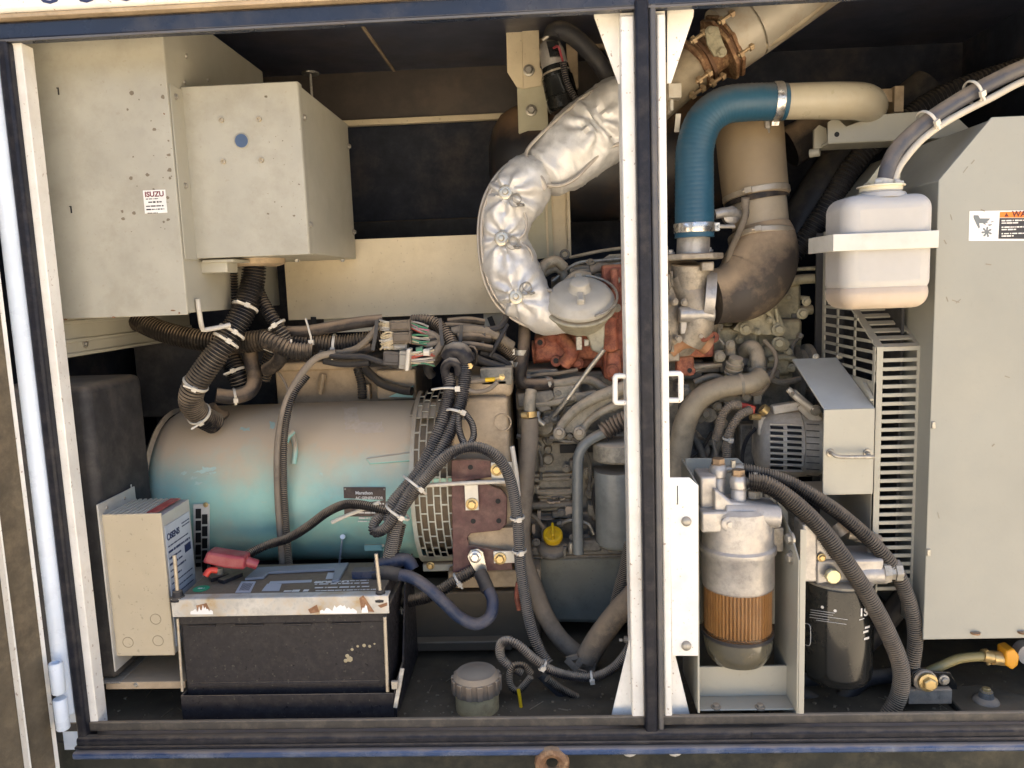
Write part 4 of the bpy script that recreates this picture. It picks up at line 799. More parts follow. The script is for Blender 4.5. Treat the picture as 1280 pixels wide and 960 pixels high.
# turbo and compressor right of the post
TU = thing('turbocharger', 'cast grey turbo housing below the blue hose', 'turbocharger', at(865, 440, .36))
part('outlet_neck', lambda b: b.lathe(at(866, 322, .30), (.04, 0, 1), [(0, px(20, .3)), (px(38, .3), px(19.5, .3))], 30), alu, par=TU)
fl_ = at(866, 325, .30); part('outlet_flange', lambda b: b.prism([fl_+Vector((x, y, 0)) for x, y in ((-.058, -.02), (-.03, -.045), (.03, -.045), (.056, -.02), (.056, .02), (.03, .045), (-.03, .045), (-.058, .02))], (0, 0, .012)), alud, .003, par=TU)
for x, y in ((862, 316), (886, 313), (838, 316)): bolt(TU, x, y, .295, 4, alu, (0, -.1, 1))
part('neck_lower', lambda b: (b.tube([at(864, 330, .32), at(863, 360, .325), at(866, 385, .33)], px(21, .32), 28, .006, rf=lambda i, t: px(24-5*t, .32)), b.pb(877, 327, 893, 339, .27, .33)), alud, .003, par=TU)
part('compressor_body', lambda b: (b.lathe(at(842, 385, .37), (.5, -1, .1), [(0, px(62, .37)), (.03, px(60, .37)), (.045, px(48, .37)), (.05, px(30, .37))], 40), b.tube([at(852, 345, .33), at(868, 375, .32), at(872, 405, .32), at(860, 425, .33)], px(20, .33), 20, .008)), alud, par=TU)
part('volute_foot', lambda b: (b.tube([at(848, 393, .30), at(893, 392, .30)], px(10, .3), 18, .01), b.pb(850, 398, 874, 418, .30, .36)), alu, .003, par=TU)
part('compressor_wheel_guard', lambda b: b.lathe(at(832, 390, .315), (.93, -.36, 0), [(-.01, px(50, .33)), (.004, px(52, .33)), (.012, px(47, .33)), (.013, px(30, .33)), (.004, px(26, .33))], 36), mat('black_guard_ring', (.02, .019, .018), .5, dirt=(.1, .08, .06), damt=.4, dust=.6), par=TU)
wc = at(832, 390, .315); wa = Vector((.93, -.36, 0)).normalized(); wu, wv = perp(wa)
for i in range(16):
    a = 6.283*i/16; d = wu*math.cos(a)+wv*math.sin(a); part('guard_rib', lambda b: b.obox(wc+wa*.013+d*px(40, .33), d*px(9, .33), wa*.003, wa.cross(d)*.0022), alud, .0, par=TU)
part('inlet_collar', lambda b: b.lathe(at(880, 372, .33), (1, -.15, -.1), [(0, px(33, .33)), (.008, px(33.5, .33)), (.02, px(33, .33))], 36), alu, par=TU)
part('oil_line', lambda b: b.tube([at(876, 408, .30), at(876, 418, .295), at(880, 425, .30), at(890, 418, .31)], px(3, .3), 8, .004), rust, par=TU)
for x, y in ((843, 377), (848, 424), (872, 410), (876, 420), (856, 378), (830, 310)): bolt(TU, x, y, .295, 3.6, alud)
part('heat_base', lambda b: (b.tube([at(835, 438, .33), at(850, 426, .33), at(870, 424, .335), at(885, 432, .34)], px(12, .33), 16, .006)), mat('dusty_orange_cast', (.40, .22, .12), .7, dirt=(.28, .12, .06), damt=.6, dscale=14, dust=.7, bump=.25), par=TU)
# gear case
GC_ = part('gear_case', lambda b: (b.pb(905, 400, 1003, 480, .42, .7), b.pb(885, 408, 950, 440, .41, .5), b.pb(948, 355, 1002, 410, .45, .65), b.pb(965, 425, 1000, 445, .41, .5), b.pb(955, 432, 990, 470, .40, .5)), olive, .008)
part('case_bracket', lambda b: (b.prism([at(x, y, .375) for x, y in ((916, 412), (926, 400), (948, 383), (968, 375), (980, 405), (976, 417), (960, 419), (924, 415))], (0, .03, 0)), b.tube([at(957, 384, .365), at(972, 411, .365)], px(3, .37), 8, .01), b.tube([at(970, 385, .365), at(973, 408, .365)], px(2.4, .37), 8, .01)), olive, .003, par=GC_)
for x, y, r in ((932, 411, 5.5), (973, 412, 6), (973, 429, 6), (951, 394, 3), (948, 415, 3), (1003, 392, 5), (1008, 377, 4)): bolt(GC_, x, y, .36, r, olive)
part('case_window', lambda b: b.pb(990, 392, 996, 407, .445, .452), castd, par=GC_)
part('case_stub', lambda b: (b.tube([at(1000, 388, .45), at(1015, 387, .45)], px(6, .45), 12, .01), b.tube([at(1000, 372, .45), at(1011, 373, .45)], px(3, .45), 10, .01), b.tube([at(985, 352, .44), at(1002, 349, .44), at(1022, 348, .44)], px(6, .44), 12, .01), b.tube([at(985, 337, .45), at(1005, 336, .45), at(1022, 335, .45)], px(2.5, .45), 8, .01)), olive, par=GC_)
part('water_outlet', lambda b: (b.tube([at(930, 440, .38), at(938, 434, .36), at(945, 440, .35), at(947, 452, .34), at(947, 470, .335)], px(9.5, .35), 18, .005), b.lathe(at(946, 464, .335), (0, 0, 1), [(0, px(11.5, .33)), (.008, px(11.5, .33))], 22)), cast)
elb = part('coolant_elbow', lambda b: b.tube([at(843, 600, .33), at(850, 560, .32), at(858, 525, .31), at(873, 500, .305), at(895, 487, .30), at(915, 482, .30), at(940, 478, .30), at(952, 470, .31)], px(14, .31), 22, .006, rf=lambda i, t: px(15.5-3*t, .31)), pipeb, lab='dusty curved grey coolant pipe')
b = MB(); c = at(926, 481, .30); b.lathe(c+Vector((-.003, 0, 0)), (1, 0, .1), [(0, px(14.5, .3)), (.006, px(14.5, .3))], 24, caps=False); ob('pipe_band', b, cast, elb)
part('finned_plug', lambda b: b.lathe(at(916, 467, .33), (.12, -.35, 1), [(0, px(11, .33)), (.004, px(11, .33)), (.005, px(9.5, .33)), (.009, px(11, .33)), (.013, px(11, .33)), (.014, px(9.5, .33)), (.018, px(11, .33)), (.024, px(11, .33)), (.025, px(8.5, .33)), (.036, px(8.5, .33)), (.037, px(2, .33))], 16), cast)
part('valve_stub', lambda b: (b.tube([at(912, 432, .36), at(913, 446, .35)], px(7, .36), 12, .006), b.tube([at(897, 440, .36), at(900, 452, .35)], px(7, .36), 10, .006)), cast)
for x, y, r in ((913, 431, 4.2), (900, 446, 5), (931, 496, 5.5), (948, 489, 5), (882, 517, 5.5), (897, 508, 4), (838, 503, 4)): bolt(EN, x, y, .33, r, cast)
part('plate_lug', lambda b: (b.pb(942, 483, 953, 506, .325, .34), b.prism([at(x, y, .335) for x, y in ((872, 513), (888, 511), (890, 522), (876, 530), (870, 526))], (0, .02, 0))), cast, .003)
part('front_cover', lambda b: (b.pb(850, 500, 950, 600, .42, .55), b.pb(880, 495, 935, 515, .36, .45), b.pb(900, 448, 960, 466, .38, .45), b.pb(835, 450, 880, 476, .40, .5)), castd, .006)
part('cover_rib', lambda b: (b.tube([at(895, 520, .40), at(900, 545, .40), at(890, 575, .40)], px(5, .4), 10, .01), b.tube([at(868, 540, .40), at(880, 552, .40), at(905, 556, .4)], px(4, .4), 10, .01)), cast)
part('sender_line', lambda b: b.tube([at(955, 425, .35), at(968, 440, .34), at(970, 455, .335), at(962, 475, .33), at(952, 490, .325), at(938, 493, .325)], px(2.6, .33), 10, .006), hosebr)
part('red_terminal', lambda b: b.prism([at(x, y, .29) for x, y in ((922, 503), (935, 505), (945, 508), (944, 518), (938, 519), (930, 512))], (0, .012, 0)), redd, .002)
# belt alternator
AL = thing('belt_alternator', 'grey finned charging alternator left of the beige duct box', 'alternator', at(985, 595, .3))
b = MB(); ac = at(982, 551, .30); ra = px(47, .30); adx = Vector((-.35, -1, .05)).normalized()
ac = at(985, 552, .33)
b.lathe(ac-adx*-.0, (1, 0, -.03), [(-px(40, .32), ra*.55), (-px(36, .32), ra*.80), (-px(24, .32), ra*.97), (px(6, .32), ra), (px(8, .32), ra*.95), (px(34, .32), ra*.93), (px(38, .32), ra*.85)], 44); alb = ob('alternator_body', b, slatd, AL)
def ona(x, y, lift=0):
    d = ray(x, y); oy, oz = CAM.y-ac.y, CAM.z-ac.z; rr = ra*.98+lift; A = d.y**2+d.z**2; B = 2*(oy*d.y+oz*d.z); C = oy*oy+oz*oz-rr*rr
    return CAM+d*((-B-math.sqrt(max(0, B*B-4*A*C)))/(2*A))
for j in range(8):
    for (xa_, xb_) in ((963, 979), (984, 1002)):
        y = 534+j*7.2; p = ona(xa_, y, .0006); q = ona(xb_, y+1, .0006); b = MB(); nn = Vector((0, p.y-ac.y, p.z-ac.z)).normalized(); uu = nn.cross(Vector((1, 0, 0))); b.obox((p+q)/2, (q-p)/2, uu*.0029, nn*.0009); ob('vent_slot', b, blk, alb)
for j in range(9):
    b = MB(); y = 530+j*7.2; p = ona(962, y, .002); q = ona(1004, y+1.5, .002); b.bar(p, q, .0034, .003); ob('vent_rib', b, slatd, alb, .0008)
b = MB()
for j in range(9):
    y = 530+j*8; p = ona(1008, y, -.002); q = ona(1024, y+1, -.003); b.bar(p, q, .0016, .003)
ob('stator_fins', b, castd, alb)
b = MB(); b.bar(at(990, 490, .28), at(1018, 515, .28), .016, .012); b.tube([at(985, 486, .275), at(1000, 500, .27), at(1019, 513, .265)], px(4, .27), 10, .006); b.bar(at(1000, 505, .29), at(1022, 527, .29), .02, .015); b.bar(at(965, 512, .30), at(1000, 506, .3), .018, .02); tb = ob('tension_bracket', b, slatd, AL, .002); bolt(tb, 1020, 513, .262, 5, cast); bolt(tb, 990, 492, .27, 3, cast)
b = MB(); b.tube([at(952, 510, .29), at(958, 515, .29)], px(7, .29), 14, .004); b.tube([at(938, 521, .285), at(950, 521, .29)], px(4, .29), 10, .004); ob('output_stud', b, brass, AL)
b = MB(); b.pb(948, 520, 960, 545, .30, .34); b.pb(950, 560, 970, 590, .33, .4); ob('rear_plate', b, slatd, AL, .004)

# small engine fittings: brackets, pipes, wires and bolts in the gaps
part('injector_line', lambda b: b.tube([at(690, 352, .42), at(720, 330, .43), at(750, 326, .43), at(795, 322, .43)], px(2.2, .43), 8, .008), zinc)
part('injector_line', lambda b: b.tube([at(748, 352, .42), at(758, 336, .42), at(772, 330, .42), at(798, 330, .42)], px(2.2, .43), 8, .008), zinc)
part('wrapped_hose', lambda b: b.tube([at(738, 338, .40), at(752, 334, .40), at(768, 337, .40), at(776, 341, .40)], px(6, .4), 12, .003, rf=lambda i, t: px(6, .4)*(1+.08*math.sin(i*1.3))), hosebr)
part('rail_bracket', lambda b: b.prism([at(x, y, .44) for x, y in ((745, 330), (762, 318), (800, 316), (800, 326), (765, 330))], (0, .02, 0)), cast, .002)
part('breather_elbow', lambda b: b.tube([at(704, 366, .34), at(712, 352, .35), at(722, 345, .36), at(736, 347, .37)], px(7, .35), 14, .005), cast)
part('block_bracket', lambda b: b.prism([at(x, y, .345) for x, y in ((646, 492), (690, 488), (694, 497), (684, 503), (690, 512), (676, 516), (664, 506), (648, 510))], (0, .02, 0)), castd, .003)
part('block_bracket', lambda b: b.prism([at(x, y, .35) for x, y in ((692, 484), (722, 481), (728, 500), (712, 508), (690, 503))], (0, .04, 0)), cast, .003)
part('brass_elbow', lambda b: (b.tube([at(672, 515, .35), at(672, 524, .345), at(680, 531, .345)], px(4, .35), 12, .004)), zinc)
part('pump_body', lambda b: (b.lathe(at(686, 530, .42), (-.2, -1, .1), [(0, px(15, .4)), (.03, px(15, .4)), (.034, px(12, .4)), (.05, px(11, .4)), (.052, px(6, .4))], 22)), cast)
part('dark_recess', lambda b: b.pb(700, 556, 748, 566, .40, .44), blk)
part('rib_rail', lambda b: b.tube([at(668, 600, .405), at(712, 598, .405)], px(3, .4), 8, .01), cast)
part('rib_rail', lambda b: b.tube([at(672, 606, .40), at(674, 616, .398), at(712, 616, .398), at(716, 606, .40)], px(3, .4), 8, .006), cast)
part('oil_gallery', lambda b: b.tube([at(665, 632, .40), at(716, 630, .40)], px(5, .4), 12, .01), castd)
for x, y, r, Y in ((678, 586, 4, .40), (708, 586, 4, .40), (735, 590, 4.5, .40), (666, 612, 4, .39), (718, 600, 4, .39), (702, 641, 4, .385), (730, 657, 4, .38), (733, 672, 3.6, .36), (716, 672, 3.6, .34), (670, 678, 4, .35), (745, 645, 4, .38), (672, 560, 4, .40), (705, 478, 4, .37), (741, 481, 4, .37), (692, 466, 3.5, .38), (660, 470, 3.5, .38), (790, 455, 4, .34), (770, 350, 4, .35), (771, 385, 4, .33), (784, 463, 4, .35), (770, 470, 5, .34)):
    bolt(EN, x, y, Y, r, cast if y < 640 else castd)
part('drain_fitting', lambda b: (b.lathe(at(714, 690, .33), (0, -.3, 1), [(0, .007), (.02, .006), (.024, .004)], 12), b.lathe(at(706, 694, .33), (0, -.3, 1), [(0, .004), (.018, .004)], 10)), zinc)
part('side_pipe', lambda b: b.tube([at(868, 478, .37), at(890, 470, .37), at(905, 474, .37)], px(4, .37), 10, .006), cast)
part('head_strip', lambda b: b.pb(845, 454, 900, 466, .39, .42), alud, .002)
part('cover_pipe', lambda b: b.tube([at(848, 530, .37), at(868, 548, .36), at(880, 575, .36), at(880, 600, .36)], px(5, .36), 12, .008), castd)
part('cover_pipe', lambda b: b.tube([at(886, 500, .35), at(905, 497, .345), at(925, 498, .34)], px(6, .34), 12, .006), cast)
part('cover_boss', lambda b: b.lathe(at(884, 517, .36), (0, -1, 0), [(0, px(10, .35)), (.02, px(9, .35))], 16), cast)
part('cover_boss', lambda b: b.lathe(at(870, 560, .40), (0, -1, 0), [(0, px(16, .4)), (.03, px(14, .4)), (.032, px(9, .4))], 20), castd)
part('belt_guard', lambda b: b.pb(925, 530, 950, 600, .36, .4), castd, .004)
part('pulley', lambda b: b.lathe(at(1012, 470, .40), (1, 0, 0), [(-.03, px(40, .4)), (-.025, px(34, .4)), (-.015, px(34, .4)), (-.01, px(40, .4)), (.0, px(40, .4)), (.005, px(30, .4))], 30), castd)
for x, y, r, Y in ((858, 490, 4, .36), (905, 530, 4.5, .38), (905, 560, 4, .4), (940, 455, 4, .36), (925, 425, 4, .39), (985, 440, 4, .39), (990, 460, 4, .39), (985, 372, 3.5, .43), (965, 365, 3.5, .43), (962, 400, 3, .36)):
    bolt(EN, x, y, Y, r, olive if y < 470 else cast)
part('case_rib', lambda b: b.tube([at(905, 440, .40), at(925, 452, .39), at(925, 470, .39)], px(4, .4), 10, .008), olive)
part('case_rib', lambda b: b.tube([at(960, 450, .39), at(980, 446, .39), at(1000, 452, .40)], px(4, .4), 10, .008), olive)
part('case_plug', lambda b: b.lathe(at(975, 430, .40), (0, -1, 0), [(0, px(10, .4)), (.012, px(9, .4)), (.014, px(6, .4))], 18), olive)
part('case_hole', lambda b: b.lathe(at(913, 431, .352), (0, -1, 0), [(0, px(4, .35)), (.001, px(4, .35))], 14), blk)
part('turbo_shield', lambda b: b.pb(826, 440, 850, 452, .32, .36), alud, .003)
part('water_stub', lambda b: b.tube([at(664, 488, .31), at(662, 503, .30), at(662, 520, .30)], px(7.5, .3), 14, .006), cast)

# worn places in the dust on the barrel
def scuff(P, mt, nx=10, ny=5):
    (xa, ya, xb, yb, sk_) = P; b = MB(); rs = random.Random(int(xa)); vs = []
    for j in range(ny+1):
        for i in range(nx+1):
            ex = rs.uniform(-1, 1)*1.6 if i in (0, nx) else 0; ey = rs.uniform(-1, 1)*1.4 if j in (0, ny) else 0
            vs.append(onb(xa+(xb-xa)*i/nx+ex+sk_*j/ny, ya+(yb-ya)*j/ny+ey, .0005))
    b.add(vs, [(j*(nx+1)+i, j*(nx+1)+i+1, (j+1)*(nx+1)+i+1, (j+1)*(nx+1)+i) for j in range(ny) for i in range(nx)], True); ob('scuff_mark', b, mt, GN)
wt = mat('worn_tan_patch', (.58, .47, .35), .5, dirt=(.50, .38, .25), damt=.7, dscale=40)
ws = mat('worn_teal_scratch', (.42, .55, .48), .5, dirt=(.45, .42, .3), damt=.6, dscale=50)
scuff((428, 510, 446, 536, 4), wt, 6, 8); scuff((440, 528, 478, 541, 3), wt, 10, 4)
for q in ((240, 596, 248, 599, -3), (246, 588, 262, 591, -4), (252, 584, 270, 588, 0), (262, 590, 272, 592, -5), (245, 602, 252, 606, -3), (226, 590, 233, 594, -2), (344, 588, 348, 594, 0), (300, 535, 312, 538, 0), (338, 527, 343, 536, 0), (398, 590, 402, 594, 1)): scuff(q, ws, 5, 2)

# gasket seams, bolt rows, lines and wires that fill the gaps of the engine
part('head_gasket', lambda b: b.pb(655, 499, 800, 502, .425, .5), blk)
for i in range(7): bolt(EN, 664+i*20, 508+(i % 2)*1.5, .425, 3.4, cast)
for i in range(6): bolt(EN, 668+i*19, 687, .343, 2.6, castd, (0, -.6, 1))
for P, r, m_ in (([(648, 545, .40), (664, 552, .40), (676, 570, .40), (676, 600, .40)], 2.2, castd), ([(712, 545, .37), (730, 560, .36), (738, 585, .37), (736, 612, .38)], 2.4, castd),
        ([(745, 600, .37), (742, 625, .37), (748, 650, .37)], 2.6, rubber), ([(655, 640, .37), (668, 646, .36), (680, 660, .35)], 2.4, hosebr), ([(700, 655, .37), (716, 650, .36), (735, 655, .35), (742, 668, .35)], 2.2, zinc),
        ([(660, 472, .37), (676, 468, .37), (700, 466, .375), (722, 462, .38)], 2.6, hosebr), ([(735, 500, .33), (752, 506, .33), (770, 514, .335)], 3, castd), ([(690, 548, .38), (712, 552, .37), (740, 548, .37), (752, 556, .36)], 2, zinc),
        ([(842, 470, .36), (860, 462, .355), (880, 458, .35), (902, 456, .35)], 2.6, cast), ([(855, 600, .36), (862, 575, .36), (878, 560, .36), (890, 540, .355)], 2.4, rubber), ([(890, 600, .33), (896, 575, .325), (892, 548, .33), (900, 526, .335)], 2.6, castd),
        ([(930, 600, .33), (928, 570, .325), (934, 548, .32), (945, 535, .315)], 2.6, rubber), ([(900, 408, .37), (898, 420, .365), (905, 430, .36)], 2, zinc), ([(905, 395, .40), (930, 392, .40), (950, 372, .405)], 2.6, olive), ([(1000, 420, .41), (990, 436, .40), (996, 460, .40)], 2.2, castd), ([(958, 470, .36), (975, 478, .36), (1000, 474, .37)], 4, castd)):
    part('engine_line', lambda b: b.tube([at(*q) for q in P], px(r, P[0][2]), 8, .005), m_)
    q0, q1 = at(*P[0]), at(*P[1]); part('line_nut', lambda b: b.lathe(q0, q1-q0, [(-.004, px(r*1.9, P[0][2])), (.006, px(r*1.9, P[0][2]))], 6, smooth=False), zinc if m_ is not rubber else castd)
for (x0_, y0_, x1_, y1_, Yf) in ((690, 505, 712, 514, .37), (655, 556, 668, 585, .405), (712, 575, 728, 588, .40), (742, 586, 756, 606, .39), (676, 660, 684, 676, .36), (735, 632, 746, 646, .375), (846, 480, 862, 492, .36), (905, 500, 920, 512, .34), (868, 575, 884, 592, .39), (960, 462, 975, 476, .37), (928, 446, 938, 458, .37)):
    part('cast_lug', lambda b: b.pb(x0_, y0_, x1_, y1_, Yf, Yf+.05), cast if (x0_ % 2) else castd, .003)
# ================================================================== silver exhaust blanket
BL = thing('exhaust_blanket', 'crinkled silver insulation blanket laced around the exhaust pipe', 'insulation blanket', at(640, 412, .33))
BUT = [at(742, 152, .315), at(632, 240, .27), at(627, 298, .265), at(645, 371, .265)]
def blanket(P, rp, name, n=56, seed=1, flat=1.0):
    P3 = [at(*p[:3]) for p in P]; rr = [px(p[3], p[2]) for p in P]
    pts, L = crom(P3, .0035); fr = frames(pts); m = len(pts); vs = []
    cum = [0]
    for i in range(1, len(P3)): cum.append(cum[-1]+(P3[i]-P3[i-1]).length)
    def rad(t):
        s = t*cum[-1]
        for i in range(1, len(cum)):
            if s <= cum[i] or i == len(cum)-1:
                k = max(0, min(1, (s-cum[i-1])/(cum[i]-cum[i-1]))); k = k*k*(3-2*k); return rr[i-1]*(1-k)+rr[i]*k
    mb = MB()
    for i, (q, (t, u, v)) in enumerate(zip(pts, fr)):
        T = i/(m-1); r0 = rad(T); e = min(1, T*m/5, (1-T)*m/5); r0 *= .80+.20*math.sqrt(max(0, e))
        for k in range(n):
            a = 2*math.pi*k/n; d = u*math.cos(a)+v*math.sin(a); p = q+d*r0
            w_ = noise.noise(p*26+Vector((seed, 0, 0)))*.0042+noise.noise(Vector((p.x*80, p.y*50, p.z*80)))*.0016
            rn = 1-abs(noise.noise(p*30+Vector((9, seed, 3))))*2; w_ += max(0, rn-.6)*.005
            for B in BUT:
                dd = (p-B); s = dd.length
                if s < .11:
                    ang = math.atan2(dd.z, dd.x); w_ -= .012*math.exp(-(s/.014)**2); cr = math.cos(8*ang+seed+2.5*noise.noise(p*18)); w_ += (.0058*(abs(cr)**.6)*(1 if cr > 0 else -1))*math.exp(-((s-.03)/.026)**2)
            vs.append(p+d*w_)
    fs = []
    for i in range(m-1):
        for k in range(n):
            k2 = (k+1) % n; fs.append((i*n+k, i*n+k2, (i+1)*n+k2, (i+1)*n+k))
    mb.add(vs, fs, True); mb.add(vs[:n], [tuple(range(n))[::-1]]); mb.add(vs[-n:], [tuple(range(n))])
    o = ob(name, mb, silver, BL); 
    o.data.set_sharp_from_angle(angle=R(80)); return o
bu = blanket([(812, 128, .40, 42), (772, 146, .39, 44), (740, 168, .375, 44), (708, 194, .36, 41), (680, 216, .345, 33), (672, 222, .34, 26)], 0, 'upper_cover', seed=2)
bl = blanket([(678, 214, .345, 26), (662, 226, .335, 33), (647, 244, .33, 35), (634, 270, .33, 31), (631, 300, .33, 29), (638, 332, .33, 34), (652, 364, .325, 33), (676, 388, .325, 27), (706, 395, .325, 22), (720, 397, .33, 20)], 0, 'lower_cover', seed=5)
def pip(P, r=2.2, par=None, name='piping'):
    b = MB(); b.tube([at(*p) for p in P], px(r, .3), 8, .004); return ob(name, b, silverp, par)
pip([(762, 104, .36), (735, 117, .34), (705, 142, .325), (676, 168, .315), (658, 190, .31), (664, 205, .30)], 2.2, bu)
pip([(790, 176, .33), (765, 183, .32), (745, 197, .315), (720, 222, .305), (700, 232, .30), (684, 231, .30)], 2.4, bu)
pip([(659, 196, .32), (632, 214, .305), (614, 238, .305), (604, 266, .31), (602, 300, .31), (607, 340, .31), (622, 374, .31), (645, 395, .305), (672, 408, .305), (698, 411, .31)], 2.4, bl)
pip([(657, 192, .325), (629, 210, .315), (610, 236, .318), (600, 266, .32), (598, 300, .32), (603, 342, .32), (618, 377, .32), (642, 399, .318), (672, 412, .318), (700, 414, .32)], 2.0, bl)
pip([(690, 233, .31), (672, 238, .305), (656, 250, .30), (648, 258, .30)], 2.2, bl)
pip([(652, 256, .29), (658, 275, .29), (656, 290, .29), (648, 302, .29), (656, 322, .29), (664, 348, .29)], 1.6, bl)
pip([(650, 302, .30), (663, 313, .30), (665, 330, .30), (660, 348, .30)], 1.4, bl)
pip([(664, 362, .30), (680, 362, .30), (693, 364, .31)], 2.4, bl)
pip([(668, 202, .30), (672, 215, .295), (678, 226, .292), (682, 236, .295)], 3.2, bl, 'lacing')
for i, (B, (bx_, by_), (wx, wy)) in enumerate(zip(BUT, ((742, 152), (632, 240), (627, 298), (645, 371)), ((754, 166), (644, 251), (640, 304), (657, 361)))):
    q = at(bx_, by_, B.y+.012-.004*(i > 0)); dn = Vector((-.15, -1, .12))
    b = MB(); b.lathe(q+Vector((0, .002, 0)), dn, [(0, px(9, .28)), (.0022, px(9, .28)), (.0035, px(7.5, .28)), (.0030, px(4, .28)), (.006, px(3, .28)), (.0065, px(1, .28))], 22); bt = ob('lacing_washer', b, mat('zinc_washer', (.62, .56, .44), .35, metal=.7, dirt=(.4, .3, .18), damt=.4, dscale=60), BL)
    c = at(wx, wy, B.y+.002)
    b = MB(); b.ring(c, (.2, -1, .1), px(7.5, .28), .0012, 20, 6); b.ring(c+Vector((.003, -.004, .004)), (.5, -1, .3), px(6, .28), .0011, 18, 6); b.tube([c+Vector((.004, 0, -.006)), c+Vector((.010, -.006, -.010)), c+Vector((.016, .002, -.008))], .0028, 8, .003); ob('lacing_wire', b, zinc, bt)
# ================================================================== exhaust pipe with rusty flange, top right of the post
EX = thing('exhaust_pipe', 'dull exhaust pipe with a rusty bolted flange running up to the right', 'exhaust pipe', at(845, 115, .34))
e0, e1, e2, e3 = at(822, 126, .36), at(868, 84, .36), at(905, 52, .36), at(1060, -40, .36)
ed = (e3-e0).normalized()
b = MB(); b.cyl(e0-ed*.02, e1, px(26, .36), n=28); ob('lower_pipe', b, pipeb, EX)
b = MB(); b.cyl(e2, e2+ed*.05, px(40, .36), n=32); b.cyl(e2+ed*.03, e2+ed*.5, px(36, .36), n=32); b.lathe(e2+ed*.055, ed, [(0, px(40, .36)), (.5, px(37, .36))], 32); ob('upper_pipe', b, mat('pale_exhaust_steel', (.42, .385, .32), .48, metal=.25, dirt=(.28, .2, .12), damt=.5, dscale=9, dust=.4, dlo=.5), EX)
b = MB(); q = at(985, -10, .30); b.tube([at(930, 70, .34), at(985, 38, .335), at(1045, -12, .33)], px(6, .33), 14, .01); ob('pipe_seam', b, pipeb, EX)
uu, vv = perp(ed)
for t, nm, mt, R_ in ((.0, 'flange_plate', rustf, 34), (.017, 'gasket', mat('dark_rust', (.13, .07, .04), .8, bump=.4), 30), (.055, 'flange_plate', rustf, 40), (.064, 'gasket', mat('dark_rust', (.1, .06, .04)), 37), (.068, 'flange_plate', rustf, 41)):
    c = e1+ed*t; b = MB(); b.lathe(c, ed, [(0, px(R_, .36)), (.0075, px(R_, .36))], 8 if t else 6, smooth=False); ob(nm, b, mt, EX, .0012)
b = MB(); b.cyl(e1, e2+ed*.01, px(25, .36), n=24); ob('flex_section', b, rustf, EX)
b = MB(); P = [(882, 42), (888, 32), (898, 33), (903, 50), (907, 60), (900, 70), (893, 70), (884, 55)]; b.prism([at(x, y, .29) for x, y in P], (0, .006, 0)); lk = ob('lifting_plate', b, olive, EX, .001)
bolt(lk, 888, 39, .289, 4.5, olive); bolt(lk, 902, 65, .289, 4.5, olive)
for (x, y, yy) in ((880, 96, .3), (932, 63, .31), (873, 46, .30), (897, 100, .32), (872, 115, .33), (908, 22, .30)):
    c = at(x, y, yy); b = MB(); b.cyl(c-ed*.018, c+ed*.018, .0038, n=10); b.lathe(c-ed*.014, ed, [(0, .0085), (.007, .0085)], 6, smooth=False); b.lathe(c+ed*.008, ed, [(0, .008), (.007, .008)], 6, smooth=False); ob('flange_bolt', b, mat('worn_bolt', (.40, .30, .18), .5, metal=.5, dirt=(.2, .1, .05), damt=.5), EX)
b = MB(); b.pb(836, 104, 852, 122, .30, .36); b.pb(838, 124, 842, 138, .30, .34); b.bar(at(848, 142, .28), at(846, 165, .3), .010, .003); ob('pipe_bracket', b, mat('pale_bracket', (.55, .52, .45), .5, dirt=(.3, .2, .1), damt=.4), EX, .001)
# ================================================================== blue hose and cream pipe
BH = thing('blue_hose', 'blue silicone hose bent from the turbo to the cream pipe', 'hose', at(868, 300, .28))
PB_ = [at(868, 297, .285), at(868, 260, .285), at(868, 215, .285), at(869, 184, .285), at(880, 152, .285), at(903, 133, .285), at(935, 128, .285), at(982, 127, .285)]
b = MB(); rb = px(23.5, .285); b.tube(PB_, rb, 36, .0028, rf=lambda i, t: rb*(1+(.011 if i % 3 == 0 else -.004))*(1-.10*t)); ob('hose_body', b, bluehose, BH)
clamp(BH, at(868, 285, .285), (0, 0, 1), rb*1.01, .018, steel, True, (1, -.1, 0)); clamp(BH, at(971, 127, .285), PB_[-1]-PB_[-2], rb*.92, .016, steel, True, (0, .3, -1))
CP = thing('cream_pipe', 'cream painted intake pipe ending in a rounded bend beside the blue hose', 'pipe', at(1040, 150, .29))
b = MB(); rc = px(20.5, .285); b.tube([at(978, 127, .285), at(1020, 126, .285), at(1058, 126, .29), at(1080, 128, .315), at(1086, 136, .37), at(1070, 150, .45), at(1045, 165, .52)], rc, 30, .005, rf=lambda i, t: rc*(1+.05*min(1, t*3))); ob('pipe_body', b, creamp, CP)
b = MB(); b.pb(1085, 111, 1120, 128, .42, .45); b.pb(1118, 107, 1130, 140, .41, .47); ob('pipe_stay', b, tan, CP, .001)
